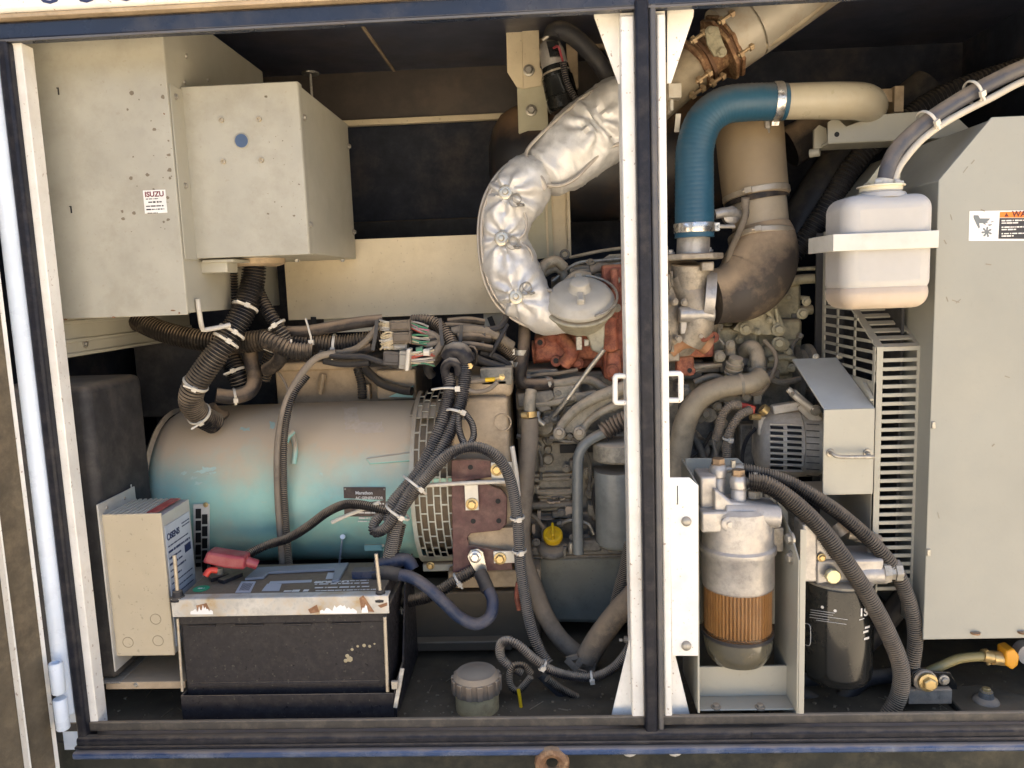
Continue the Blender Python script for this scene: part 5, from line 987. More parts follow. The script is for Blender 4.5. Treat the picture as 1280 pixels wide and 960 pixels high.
# ================================================================== air intake elbow
AE = thing('intake_elbow', 'thick black dusty rubber intake elbow with two band clamps', 'rubber elbow', at(930, 400, .36))
b = MB(); r1 = px(43, .38); b.tube([at(936, 150, .46), at(938, 180, .42), at(941, 215, .40), at(945, 250, .39)], r1, 36, .006, rf=lambda i, t: r1*(.96-.06*t)); ob('upper_duct', b, mat('brown_dusted_duct', (.33, .25, .155), .6, dirt=(.2, .15, .1), damt=.4, dscale=5, dust=.6, dustcol=(.45, .34, .21), dlo=-.3, dhi=.9), AE)
b = MB(); b.tube([at(946, 232, .392), at(949, 265, .385), at(952, 300, .375)], px(33, .38), 36, .006); ob('steel_sleeve', b, mat('tan_pipe_paint', (.46, .38, .27), .5, dirt=(.3, .23, .15), damt=.4, dscale=8), AE)
b = MB(); r2 = px(38, .37); EP = [at(951, 284, .378), at(954, 305, .372), at(950, 330, .365), at(938, 351, .358), at(918, 365, .348), at(887, 372, .335)]
b.tube(EP, r2, 40, .005, rf=lambda i, t: r2*(.90+.26*math.sin(math.pi*min(1, t*1.15))**1.0-.02*t)); ob('elbow_body', b, mat('elbow_rubber', (.018, .018, .022), .62, dirt=(.05, .04, .035), damt=.15, dscale=6, dust=.97, dustcol=(.42, .31, .20), dlo=-.04, dhi=.46, bump=.05), AE)
b = MB(); b.tube([at(944, 236, .393), at(946, 252, .392)], px(37.5, .39), 36, .004); ob('duct_cuff', b, rubberd, AE)
mat('tan_band', (.52, .44, .33), .4, metal=.45, dirt=(.3, .22, .15), damt=.3, dscale=30)
clamp(AE, at(945, 244, .392), at(949, 265, .385)-at(944, 232, .392), px(37.5, .385), .013, MT['tan_band'], True, (-.5, -1, 0)); clamp(AE, at(951.5, 297, .375), at(952, 310, .37)-at(950, 285, .38), px(37, .375), .012, MT['tan_band'], True, (-.35, -1, 0))
b = MB(); b.tube([at(930, 254, .31), at(932, 268, .305), at(924, 290, .31), at(914, 312, .33), at(908, 336, .35)], px(4.2, .31), 10, .005); b.lathe(at(931, 260, .31), (0, -.3, 1), [(0, px(5, .31)), (.02, px(5, .31))], 12); ob('vent_hose', b, hosebr, AE)
b = MB(); b.tube([at(893, 268, .31), at(910, 265, .315), at(925, 268, .33)], px(6, .31), 12, .005); b.tube([at(894, 283, .30), at(918, 283, .31)], px(2.4, .3), 8, .01); b.lathe(at(912, 270, .33), (.2, -1, .1), [(0, px(11, .32)), (.01, px(11, .32)), (.014, px(7, .32))], 18); ob('sensor_fitting', b, alu, AE)
b = MB(); b.tube([at(960, 156, .36), at(960, 172, .355)], px(2.5, .36), 8, .005); b.pb(957, 150, 963, 160, .35, .36); ob('stay_clip', b, alu, AE)
# dark intake ducts behind
b = MB(); b.tube([at(990, 300, .58), at(1010, 262, .58), at(1040, 215, .58), at(1075, 180, .58), at(1160, 110, .58)], px(24, .58), 20, .01); ob('dark_hose', b, rubber, None, label='thick dark hose rising behind the beige arm bracket', cat='hose')
b = MB(); rA = px(13, .52); b.tube([at(985, 325, .54), at(1010, 295, .53), at(1040, 250, .52), at(1068, 205, .52), at(1110, 165, .52), at(1180, 120, .52), at(1270, 88, .5), at(1330, 72, .5)], rA, 14, rA*.09, rf=lambda i, t: rA*(1, 1, .87, .87)[i % 4]); ob('corrugated_hose', b, rubber, None, label='dark corrugated hose running up behind the reservoir hoses', cat='hose')
b = MB(); b.tube([at(985, 185, .50), at(1010, 172, .50), at(1040, 163, .5)], px(24, .5), 20, .008); ob('rubber_sleeve', b, rubberd, None, label='dusty black rubber sleeve under the cream pipe bend', cat='sleeve')
# arm bracket
AR = thing('arm_bracket', 'beige folded steel arm reaching to the radiator box with one round hole', 'bracket', at(1120, 185, .33))
b = MB(); b.prism([at(x, y, .33) for x, y in ((1035, 153), (1044, 146), (1058, 158), (1100, 143), (1168, 138), (1196, 146), (1211, 160), (1211, 164), (1185, 172), (1035, 179))], (0, .004, 0)); b.prism([at(x, y, .332) for x, y in ((1035, 177), (1185, 170), (1185, 173), (1035, 180))], (0, .08, 0)); ob('arm_plate', b, beige, AR, .0008)
b = MB(); b.prism([at(x, y, .37) for x, y in ((1018, 162), (1024, 156), (1033, 160), (1036, 184), (1018, 186))], (0, .01, 0)); b.tube([at(1012, 192, .38), at(1025, 190, .37)], px(5, .37), 12, .005); ob('arm_tab', b, beige, AR, .001)
b = MB(); c = at(1046, 168, .3295); b.lathe(c, (0, -1, 0), [(0, px(3, .33)), (.0005, px(3, .33))], 14); ob('arm_hole', b, blk, AR)
# ================================================================== solenoid canister top centre
SO = thing('filter_indicator', 'black canister with steel top and looped cable by the silver blanket', 'canister', at(705, 142, .46))
ca_ = (at(690, 70, .46)-at(706, 140, .46)).normalized(); c0 = at(706, 138, .46)
b = MB(); r_ = px(19, .46); L_ = (at(692, 84, .46)-c0).length
b.lathe(c0, ca_, [(0, r_*.9), (.004, r_*1.0), (.025, r_*1.02), (.0255, r_*.98), (.03, r_*.98), (.0305, r_*1.02), (L_*.75, r_*.98), (L_*.76, r_*.9), (L_, r_*.86)], 30); ob('canister_body', b, blackf, SO)
b = MB(); b.lathe(c0+ca_*L_*.84, ca_, [(0, r_*.9), (.004, r_*.9)], 30, caps=False); ob('canister_band', b, alud, SO)
b = MB(); b.lathe(c0+ca_*L_, ca_, [(0, r_*.82), (.03, r_*.8), (.05, r_*.6), (.058, r_*.3)], 28); ob('canister_top', b, alu, SO)
b = MB(); b.obox(c0+ca_*(L_+.028)+Vector((.004, -r_*.8, 0)), Vector((.012, 0, 0)), Vector((0, .006, 0)), ca_*.016); b.lathe(c0+ca_*(L_+.018)+Vector((.005, -r_*.95, 0)), (0, -1, 0), [(0, .004), (.008, .003)], 8); ob('terminal_block', b, blackf, SO)
b = MB(); b.tube([at(692, 60, .42), at(698, 58, .41), at(701, 68, .42), at(704, 78, .43)], .0025, 8, .005); ob('red_lead', b, redp, SO)
b = MB(); b.tube([at(678, 50, .42), at(685, 45, .42)], .004, 8, .004); ob('stud', b, zinc, SO)
hose('cable_hose', 'black looped cable from the canister top down behind the post gusset', [(690, 48, .43), (692, 40, .43), (702, 38, .43), (720, 48, .44), (742, 70, .45), (762, 98, .46)], 10.5, mt=rubber, rib=False)
hose('thin_loom', 'thin grey corrugated loom beside the black canister', [(704, 78, .42), (708, 100, .42), (716, 118, .42), (724, 130, .42)], 4.5, mt=loomg, pitch=3)
# ================================================================== radiator box, sticker, guards
RY = .06
Xr = at(1165.5, 500, RY).x; pz0 = at(1220, 796, RY).z; pA = at(1178, 225, RY); pB = at(1240, 149, RY)
RB = thing('radiator_box', 'large plain beige radiator box with chamfered corner at the right', 'radiator box', (Xr+.2, .25, pz0))
X9 = Xr+.55
prof = [(Xr, pz0), (Xr, pA.z), (pB.x, pB.z), (X9, pB.z), (X9, pz0)]
b = MB(); b.prism([(x, RY+.002, z) for x, z in prof], (0, .46, 0)); ob('box_body', b, shroudp, RB, .002)
e_ = .003; b = MB(); b.prism([(x, RY-.002, z) for x, z in ((Xr-e_, pz0-e_), (Xr-e_, pA.z), (pB.x-e_*.5, pB.z+e_), (X9, pB.z+e_), (X9, pz0-e_))], (0, .0035, 0)); fp = ob('front_panel', b, shroudp, RB, .0012)
for x, y in ((1219, 792), (1278, 791)):
    b = MB(); c = at(x, y, RY-.003); b.lathe(c+Vector((0, 0, 0)), (0, 0, 1), [(0, .0), (0, px(6, .06)), (.003, px(6, .06))], 10); ob('panel_clip', b, rustf, fp)
b = MB(); c = at(1166, 531, RY-.001); b.obox(c, Vector((.003, 0, 0)), Vector((0, .004, 0)), Vector((0, 0, .006))); c = at(1160, 690, RY-.001); b.obox(c, Vector((.003, 0, 0)), Vector((0, .004, 0)), Vector((0, 0, .006))); ob('panel_latch', b, zinc, fp, .001)
rs = random.Random(9)
for (x, y, dx, dy) in ((1190, 375, 9, 3), (1183, 371, 2, 6), (1195, 379, 6, -5), (1240, 558, 3, -3), (1204, 216, 6, -8), (1214, 205, 4, -5), (1226, 262, 5, 2), (1188, 268, 2, 7), (1180, 300, 3, 5), (1232, 330, 7, 1), (1172, 640, 2, 8), (1256, 470, 6, 2)):
    b = MB(); b.bar(at(x, y, RY-.0021), at(x+dx, y+dy, RY-.0021), .0009+.0012*rs.random(), .0006); ob('scratch', b, mat('scuffed_primer', (.22, .19, .15), .6), fp)
# sticker, flat print on the panel
def stp(x, y): return at(x, y, RY-.0024)
def sq(P, mt, par, name, Y=RY-.0024, th=.0003): return ob(name, MB().prism([at(x, y, Y) for x, y in P], (0, th, 0)), mt, par)
sk = sq([(1212, 264), (1330, 262), (1328, 301), (1211, 301)], paper, RB, 'warning_sticker')
sq([(1250, 265), (1330, 263.5), (1330, 272), (1249.5, 272)], orange, sk, 'orange_header', RY-.0028)
sq([(1249.5, 272.6), (1330, 272.3), (1330, 298.5), (1248, 298.5)], ink, sk, 'black_field', RY-.0028)
for P in ([(1217, 269), (1223, 269), (1225, 273), (1238, 273), (1236, 275.5), (1233, 277), (1236, 277), (1234, 278.5), (1231, 279), (1233, 280), (1231.5, 281), (1228.5, 279), (1224, 279), (1225, 284), (1223.5, 286), (1220.5, 280), (1217, 272.5)], [(1238.5, 277), (1243, 276), (1241, 277.7), (1239, 278.2)], [(1235, 280.6), (1240, 280), (1239.5, 281.8), (1236, 282.4)]):
    sq(P, mat('sticker_grey', (.16, .18, .19), .5, rvar=0), sk, 'hand_symbol', RY-.0028)
fcx, fcy = 1233.5, 290
P = []
for k in range(7):
    for da, rr_ in ((0, 2.6), (.12, 5.6), (.38, 7.0), (.58, 6.0), (.66, 3.0)): 
        a = 2*math.pi*k/7+da; P.append((fcx+rr_*math.cos(a), fcy+rr_*math.sin(a)))
sq(P, MT['sticker_grey'], sk, 'fan_symbol', RY-.0028)
xh = (stp(1330, 263)-stp(1250, 265)).normalized(); zh = Vector((0, 0, 1)); s1 = px(1, RY)
text('WARNING', 7.2*s1*1.32, at(1265, 271, RY-.0030), xh, zh, inkred if False else mat('dark_red_ink', (.12, .02, .01), .5, rvar=0), sk, bold=.03)
sq([(1255.2, 270.9), (1258.2, 265.8), (1261.2, 270.8)], MT['dark_red_ink'], sk, 'alert_triangle', RY-.0030, .0002)
prints(sk, inkw, [(at(x, y, RY-.0030), L*s1, h*s1) for x, y, L, h in ((1252, 277, 40, 2), (1252, 280, 20, 2), (1252, 285.2, 40, 2), (1252, 288.2, 18, 2), (1252, 293.2, 40, 2), (1252, 296.2, 14, 2))], xh, zh)
# shroud dents, scuffs come from the paint; fan guard box left of it
FG = thing('fan_guard', 'beige slotted sheet metal fan guard left of the radiator box', 'guard', at(1125, 700, .12))
gY = .108
gx_0, gx_1 = at(1092, 560, gY).x, at(1152, 560, gY).x; gzt = at(1120, 433, gY).z; gzb = at(1118, 740, gY).z
ox0, ox1 = at(1101, 560, gY).x, at(1143, 560, gY).x
b = MB(); b.box(gx_0, ox0, gY, gY+.003, gzb, gzt); ob('front_stile', b, beige, FG); b = MB(); b.box(ox1, gx_1, gY, gY+.003, gzb, gzt); ob('front_stile', b, beige, FG)
b = MB(); b.box(gx_1, Xr+.002, gY+.004, gY+.007, gzb, gzt+.13); b.box(gx_1-.0005, gx_1+.0025, gY-.006, gY+.004, gzb, gzt); fl = ob('side_flange', b, beige, FG)
bolt(fl, 1155, 457, gY+.002, 5, zinc); bolt(fl, 1151, 598, gY+.002, 5, zinc)
pitch = px(10.9, gY); zz_ = gzt-px(6, gY); k = 0
b0 = MB(); b0.box(ox0, ox1, gY, gY+.003, gzt-px(5.5, gY), gzt); ob('front_slat', b0, beige, FG)
while zz_ > gzb+.01:
    zz_ -= pitch; b = MB(); b.box(ox0, ox1, gY, gY+.003, zz_-px(2.4, gY), zz_+px(2.4, gY)); ob('front_slat', b, beige, FG, .0006, 1)
# sloped top part
sY = .215; T0, T1 = Vector((gx_0, gY, gzt)), Vector((gx_1, gY, gzt)); ztop = at(1105, 386, sY).z
def slp(u, v): # u across 0..1, v up the slope
    return Vector((gx_0+(gx_1-gx_0)*u, gY+(sY-gY)*v, gzt+(ztop-gzt)*v))
nrm = (slp(1, 0)-slp(0, 0)).cross(slp(0, 1)-slp(0, 0)).normalized()
def sbar(u0, u1, v0, v1, nm): b = MB(); b.prism([slp(u0, v0), slp(u1, v0), slp(u1, v1), slp(u0, v1)], -nrm*.003 if nrm.y < 0 else nrm*.003); ob(nm, b, beige, FG)
sbar(0, .16, 0, 1.25, 'slope_stile'); sbar(.84, 1, 0, 1.25, 'slope_stile')
for i in range(6): sbar(.16, .84, .02+i*.2-.03, .02+i*.2+.055, 'slope_slat')
# left side grid of the guard in depth
gl = gx_0; sYb = at(1022, 400, .0).y; Yb = .36
zb0 = at(1092, 462, gY).z; ztp = at(1024, 290, Yb).z
def gpt(Y, z): return Vector((gl, Y, z))
b = MB(); b.box(gl-.0015, gl+.0015, Yb-.006, Yb+.006, gzb+.15, ztp); ob('grid_post', b, beige, FG)
b = MB(); b.box(gl-.0015, gl+.0015, gY, gY+.010, gzb, gzt); ob('grid_post', b, beige, FG)
zlow = at(1022, 448, Yb).z
for Y in (.20, .285):
    b = MB(); b.box(gl-.001, gl+.001, Y-.004, Y+.004, zlow-.03, min(ztp, gzt+(ztop-gzt)*max(0, (Y-gY))/(sY-gY)+.0)); ob('grid_post', b, beige, FG)
z = zlow-.02; i = 0
while z < ztp:
    yst = gY+(max(0, z-gzt)/(ztop-gzt))*(sY-gY); b = MB(); b.box(gl-.001, gl+.001, min(yst, Yb-.02), Yb, z-.0028, z+.0028); ob('grid_bar', b, beige, FG); z += px(11.6, Yb)*.93
b = MB(); b.box(gl+.06, gl+.065, gY+.04, .5, gzb, ztp+.05); b.box(gl+.0, gl+.06, Yb+.05, Yb+.055, gzb, ztp); ob('radiator_core', b, mat('dark_radiator_core', (.03, .03, .032), .6, dirt=(.1, .09, .08), damt=.4), FG)
b = MB(); b.box(gl-.002, gl+.002, gY, Yb, gzb, zlow-.02); ob('side_panel', b, beige, FG)
# duct box with handle
dY = .10
DB = thing('access_box', 'beige access box with sloped top and small steel handle', 'access box', at(1060, 632, .15))
dx0, dx1 = at(1030, 560, dY).x, gl-.003; dzt = at(1060, 511, dY).z; dzb = at(1058, 618, dY).z; dYb = .28; dzt2 = at(1035, 447, dYb).z
b = MB(); b.prism([(dx0, dY, dzt), (dx0, dYb, dzt2), (dx0, dYb, dzt2-.004), (dx0, dY, dzt-.004)], (dx1-dx0, 0, 0)); ab = ob('sloped_top', b, mat('sky_lit_beige_paint', (.56, .54, .48), .42, dirt=(.42, .38, .3), damt=.3, dscale=5), DB, .001)  # beige of the box lightened: sky light on the slope put into the colour
b = MB(); b.box(dx0-.0015, dx1, dY-.0015, dY+.002, dzb, dzt); ob('front_cover', b, beige, DB, .001)
b = MB(); b.prism([(dx0, dY, dzb), (dx0+.004, dYb-.05, dzb-.012), (dx1, dYb-.05, dzb-.012), (dx1, dY, dzb)], (0, 0, .002)); ob('box_floor', b, tan, DB)
b = MB(); b.tube([at(1038, 566, dY), at(1040, 567, dY-.018), at(1050, 571, dY-.024), at(1084, 571, dY-.024), at(1092, 571, dY-.018)], .0034, 10, .003); b.tube([at(1085, 566, dY), at(1086, 569, dY-.02)], .0034, 10, .003); hd = ob('handle', b, zinc, DB)
for x in (1038, 1084): b = MB(); b.lathe(at(x, 566, dY-.001), (0, -1, 0), [(0, .008), (.003, .007)], 16); ob('handle_rose', b, zinc, hd)
for x, y in ((1050, 445), (1020, 446)): bolt(DB, x, y, dYb, 3, zinc)
b = MB(); b.bar(at(1080, 478, dY+.04), at(1090, 500, dY), .006, .004); ob('cover_clip', b, beige, DB)
# ================================================================== coolant reservoir
RS = thing('coolant_reservoir', 'translucent white plastic coolant bottle held by a beige strap', 'reservoir', at(1105, 386, .04))
rx0, rx1, rz0, rz1 = PB(1053, 242, 1167, 386, .02)
b = MB(); b.box(rx0, rx1, .012, .115, rz0+.022, rz1); rbod = ob('bottle', b, bottlem, RS, .024, 6)
b = MB(); b.box(rx0+.0006, rx1-.0006, .0126, .1144, rz0, rz0+.05); ob('coolant_level', b, bottlel, RS, .024, 6)
c = Vector(((rx0+rx1)/2+.0, .063, rz1)); c = at(1101, 240, .06); c.z = rz1
b = MB(); b.lathe(c, (0, 0, 1), [(-.004, px(30, .06)), (.004, px(27, .06)), (.006, px(23, .06)), (.008, px(23, .06))], 30); ob('bottle_neck', b, bottlem, RS)
b = MB(); b.lathe(c+Vector((0, 0, .008)), (0, 0, 1), [(0, px(24, .06)), (.006, px(24, .06)), (.0065, px(27, .06)), (.0085, px(27, .06)), (.009, px(24, .06)), (.0095, .001)], 30); ob('bottle_cap', b, mat('ivory_cap', (.66, .61, .46), .4, dirt=(.5, .42, .3), damt=.3), RS)
b = MB(); z_a, z_b = at(1105, 312, .008).z, at(1105, 290.5, .008).z
b.box(at(1041, 300, .006).x, at(1173, 300, .006).x, .004, .007, z_a, z_b); b.box(at(1041, 300, .006).x, at(1041, 300, .006).x+.003, .007, .12, z_a, z_b); b.box(at(1173, 300, .006).x-.003, at(1173, 300, .006).x, .007, .06, z_a, z_b); ob('strap', b, mat('strap_paint', (.56, .55, .50), .45, dirt=(.38, .34, .27), damt=.4), RS, .001)
b = MB(); b.pb(1041, 268, 1053, 376, .10, .105); b.pb(1036, 345, 1060, 380, .118, .122); b.prism([at(x, y, .13) for x, y in ((1075, 240), (1108, 196), (1118, 193), (1126, 205), (1126, 245), (1075, 246))], (0, .004, 0)); bk = ob('back_bracket', b, mat('sage_beige_paint', (.47, .45, .33)), RS, .001)
bolt(bk, 1084, 234, .128, 4, olive); bolt(bk, 1108, 203, .128, 4, olive)
hose('reservoir_hose', 'black rubber hose rising from the white bottle cap to the right', [(1106, 228, .06), (1111, 207, .06), (1122, 186, .065), (1145, 163, .07), (1180, 137, .08), (1230, 108, .09), (1290, 80, .10), (1400, 40, .14), (1560, 20, .25)], 9.2, mt=mat('smooth_grey_rubber', (.06, .06, .07), .45, dirt=(.2, .17, .13), damt=.3, dscale=9, dust=.8, dlo=.2), rib=False, ties=((.155, 1.45), (.265, 1.45)))
hose('overflow_tube', 'thin pale overflow tube tied under the black reservoir hose', [(1118, 232, .055), (1120, 218, .055), (1130, 200, .06), (1155, 172, .065), (1190, 148, .075), (1240, 122, .085), (1290, 97, .095), (1400, 58, .135), (1560, 38, .245)], 4.2, mt=mat('pale_tube', (.50, .46, .38), .4, dirt=(.3, .25, .18), damt=.3), rib=False)
b = MB(); cR = at(1105, 229, .06); b.lathe(cR, Vector((.2, 0, 1)), [(-.006, px(10.5, .06)), (.006, px(10.5, .06))], 20, caps=False); b.cyl(cR+Vector((-.017, -.008, .001)), cR+Vector((-.008, -.012, .001)), .005, n=10); b.cyl(at(1118, 228, .05), at(1124, 228, .05), .005, n=10); b.cyl(at(1124, 228, .05), at(1129, 228, .05), .003, n=10); ob('hose_clip', b, tiem, RS)
# ================================================================== fuel filter and its bracket
FB = thing('filter_bracket', 'white bent steel bracket with grey bolts holding the fuel filter', 'bracket', at(870, 893, .06))
b = MB(); b.prism([at(x, y, .0) for x, y in ((837, 597), (862, 597), (873, 607), (873, 820), (840, 820))], (0, .004, 0)); fbp = ob('front_plate', b, white, FB, .001)
for x, y in ((858, 652), (858, 807.5)): bolt(fbp, x, y, -.002, 6.4, zinc, DN, 'dome')
b = MB(); p = at(847, 619, -.0008); b.box(p.x-.0007, p.x+.0007, p.y, p.y+.001, p.z-.016, p.z+.016); ob('plate_slot', b, blk, fbp)
xl = at(872, 700, .0).x
b = MB(); b.prism([(xl, .004, at(872, 607, 0).z), (xl, .004, at(872, 893, 0).z), (xl, .15, at(872, 893, 0).z), (xl, .15, at(858, 573, .15).z)], (.003, 0, 0)); ob('side_plate', b, beige, FB)
b = MB(); b.prism([at(x, y, .15) for x, y in ((857, 573), (922, 573), (932, 582), (985, 640), (985, 780), (857, 780))], (0, .004, 0)); ob('back_plate', b, beige, FB, .001)
b = MB(); b.pb(868, 833, 985, 870, .055, .06); b.box(at(868, 870, .055).x, at(985, 870, .055).x, .012, .06, at(920, 870, .055).z-.003, at(920, 870, .055).z); lp = ob('lower_plate', b, beige, FB, .001)
bolt(lp, AZ(895, 884, at(920, 870, .055).z), 0, .03, 5, castd, (0, 0, 1)); bolt(lp, AZ(950, 884, at(920, 870, .055).z), 0, .03, 5, castd, (0, 0, 1))
xr_ = at(997, 780, .0).x
b = MB(); b.prism([(xr_, .0, at(1003, 700, 0).z), (xr_, .0, at(995, 893, 0).z), (xr_, .13, at(975, 885, .13).z), (xr_, .13, at(980, 625, .13).z), (xr_, .05, at(993, 662, .05).z)], (.003, 0, 0)); rp = ob('right_plate', b, beige, FB, .001)
b = MB(); b.box(xr_+.003, xr_+.012, -.001, .002, at(1003, 893, 0).z, at(1003, 662, 0).z); ob('plate_lip', b, beige, rp)
for x, y in ((992, 673), (993, 697)): 
    c = AX(x-4, y, xr_-.001); bolt(rp, c, 0, .05, 6.5, zinc, (-1, -.25, 0)); 
FF = thing('fuel_filter', 'aluminium fuel filter with a see-through amber bowl', 'fuel filter', at(922, 836, .08))
fc_ = at(922, 700, .075); 
def fz(y): return at(922, y, .075-px(44, .07)*.8).z
rF = px(45.5, .075)
b = MB(); b.lathe((fc_.x, fc_.y, 0), (0, 0, 1), [(fz(744), rF*.97), (fz(738), rF*1.0), (fz(702), rF*1.0), (fz(699), rF*1.05), (fz(693), rF*1.05), (fz(690), rF*.98), (fz(665), rF*.97), (fz(645), rF*.93), (fz(640), rF*.8)], 48); fhs = ob('filter_shell', b, alu, FF)
b = MB(); n = 168; vs = []
for zz in (fz(804), fz(741)):
    for k in range(n):
        a = 2*math.pi*k/n; rr_ = rF*((.93, .925, .80)[k % 3]+.012*noise.noise(Vector((k*.37, 0, 0)))); vs.append(Vector((fc_.x+math.cos(a)*rr_, fc_.y+math.sin(a)*rr_, zz)))
b.add(vs, [(k, (k+1) % n, n+(k+1) % n, n+k) for k in range(n)]); ob('paper_pleats', b, mat('amber_paper', (.42, .215, .07), .6, dirt=(.26, .12, .04), damt=.5, dscale=14), FF, kind='stuff')
am = mat('amber_clear_bowl', (.20, .085, .02), .12, rvar=.03, spec=.6); am.node_tree.nodes['Principled BSDF'].inputs['Alpha'].default_value = .30
b = MB(); b.lathe((fc_.x, fc_.y, 0), (0, 0, 1), [(fz(805), rF*.975), (fz(742), rF*.985)], 48, caps=False); ob('amber_bowl', b, am, FF)
b = MB(); b.lathe((fc_.x, fc_.y, 0), (0, 0, 1), [(fz(807), rF*.90), (fz(802), rF*.95), (fz(799), rF*.95)], 40); ob('element_cap', b, blackf, FF)
b = MB(); b.lathe((fc_.x, fc_.y, 0), (0, 0, 1), [(fz(840), rF*.55), (fz(838), rF*.78), (fz(830), rF*.9), (fz(820), rF*.96), (fz(806), rF*.985), (fz(803), rF*.985)], 48); ob('bowl_base', b, smoke, FF)
b = MB(); b.lathe((fc_.x, fc_.y, 0), (0, 0, 1), [(fz(806), rF*1.0), (fz(802), rF*1.0)], 48); b.cyl((fc_.x, fc_.y-.01, fz(840)), (fc_.x, fc_.y-.01, fz(845)), .006, n=10); ob('bowl_ring', b, rubber, FF)
hd_ = FF
b = MB(); b.pb(877, 640, 921, 666, .03, .10); b.pb(876, 596, 896, 642, .055, .12); b.prism([at(x, y, .04) for x, y in ((893, 612), (897, 613), (915, 628), (976, 634), (977, 660), (959, 661), (955, 652), (945, 648), (900, 644), (893, 640))], (0, .06, 0)); b.tube([at(905, 640, .05), at(940, 643, .045), at(974, 645, .045)], px(14, .045), 20, .01); b.prism([at(935, 630, .07)+Vector((x, y, 0)) for x, y in ((-.03, .045), (.03, .045), (.052, .0), (.05, -.03), (-.03, -.03))], (0, 0, -.03)); fh = ob('filter_head', b, alu, FF, .004, 3)
b = MB(); b.lathe(at(911, 654, .030), (0, -1, 0), [(0, px(10.5, .03)), (.006, px(10.5, .03)), (.007, px(9.5, .03)), (.007, px(4, .03)), (.010, px(3.5, .03))], 28); ob('drain_plug', b, brass if False else alu, fh)
for (x, yt, Y) in ((897.5, 580, .085), (923, 594, .065)):
    c = at(x, yt, Y); r_ = px(10.5, Y)
    b = MB(); b.lathe(c, (0, 0, -1), [(0, r_*.7), (.004, r_*.95), (.012, r_*1.05), (.022, r_*.95), (.024, r_*.75), (.028, r_*.9), (.06, r_*.88)], 26); bj = ob('banjo_fitting', b, alu, FF)
    b = MB(); b.lathe(c, (0, 0, 1), [(0, r_*.9), (.001, r_*.9), (.0015, r_*.78), (.010, r_*.78), (.011, r_*.6)], 6, smooth=False); ob('banjo_bolt', b, mat('brown_zinc', (.34, .24, .15), .45, metal=.5, dirt=(.2, .12, .06), damt=.4), bj)
    d = Vector((1, .25 if x < 900 else .0, .03)).normalized(); q = c+Vector((0, 0, -.012))
    b = MB(); b.cyl(q, q+d*.034, .0065, n=14); b.cyl(q+d*.030, q+d*.045, .009, n=14); b.cyl(q+d*.028+Vector((0, -.004, .004)), q+d*.028+Vector((0, -.004, .016)), .0045, n=8); ob('hose_barb', b, zinc, bj)
b = MB(); b.lathe(at(942, 622, .07), (0, 0, 1), [(0, px(8.5, .07)), (.012, px(8.5, .07)), (.014, px(6, .07))], 6, smooth=False); b.lathe(at(958, 621, .075), (0, 0, 1), [(0, px(5, .07)), (.006, px(5, .07))], 12); ob('bleed_plug', b, castd, FF)
b = MB(); b.pb(966, 660, 980, 690, .06, .09); ob('head_mount', b, alud, FF, .002)
# second filter, black can
OF = thing('oil_filter', 'glossy black spin-on filter canister with white print', 'oil filter', at(1047, 860, .1))
oc_ = at(1046, 790, .095); rO = px(44, .095)
def oz(y): return at(1046, y, .095-px(40, .09)*.8).z
b = MB(); b.lathe((oc_.x, oc_.y, 0), (0, 0, 1), [(oz(861), rO*.80), (oz(859), rO*.88), (oz(854), rO*.96), (oz(846), rO*.99), (oz(738), rO*1.0), (oz(734), rO*.97), (oz(732), rO*.9)], 52); oc2 = ob('filter_can', b, blackf, OF)
b = MB(); b.lathe((oc_.x, oc_.y, 0), (0, 0, 1), [(oz(735), rO*.985), (oz(732), rO*1.01), (oz(729), rO*.9)], 52); ob('can_rim', b, zinc, OF)
def ono(x, y, lift=.0004):
    d = ray(x, y); oy, ox_ = CAM.y-oc_.y, CAM.x-oc_.x; rr = rO+lift; A = d.y**2+d.x**2; B = 2*(oy*d.y+ox_*d.x); C = oy*oy+ox_*ox_-rr*rr
    return CAM+d*((-B-math.sqrt(max(0, B*B-4*A*C)))/(2*A))
def wrap(P, h, mt=inkw):
    b = MB()
    for i in range(len(P)-1):
        p, q = P[i], P[i+1]; b.obox((p+q)/2, (q-p)*.44, Vector((0, 0, h/2)), Vector((p.x-oc_.x, p.y-oc_.y, 0)).normalized()*.0002)
    ob('fine_print', b, mt, oc2)
for (y0_, x0_, x1_) in ((762, 1013, 1046), (765, 1013, 1044), (768, 1012, 1062), (771.5, 1012, 1040), (774, 1020, 1060)):
    wrap([ono(x0_+i*1.9, y0_+ (x0_+i*1.9-1012)*.14) for i in range(int((x1_-x0_)/1.9))], .0010, mat('worn_white_ink', (.45, .45, .45), .5, rvar=0))
for x, y in ((1028, 759), (1044, 763.5)):
    p = ono(x, y); b = MB(); b.lathe(p, (p.x-oc_.x, p.y-oc_.y, 0), [(-.0002, .0028), (.0002, .0028)], 6, smooth=False); ob('print_mark', b, inkw, oc2)
for i, (ch, x) in enumerate((('I', 1075), ('S', 1079.5), ('U', 1085))):
    p = ono(x, 770); n_ = Vector((p.x-oc_.x, p.y-oc_.y, 0)).normalized(); text(ch, .0195, p+n_*.0004, Vector((-n_.y, n_.x, 0)), (0, 0, 1), inkw, oc2, bold=.03)
for (y, x0_) in ((775, 1074), (785, 1081), (790.5, 1079), (799, 1080)):
    wrap([ono(x0_+i*1.6, y-i*.5) for i in range(5)], .0014 if y < 780 else .004)
b = MB(); b.tube([ono(1004, 779), ono(1010, 780), ono(1013, 784), ono(1013, 803), ono(1011, 807), ono(1007, 806)], .0006, 6, .004); ob('print_outline', b, inkw, oc2)
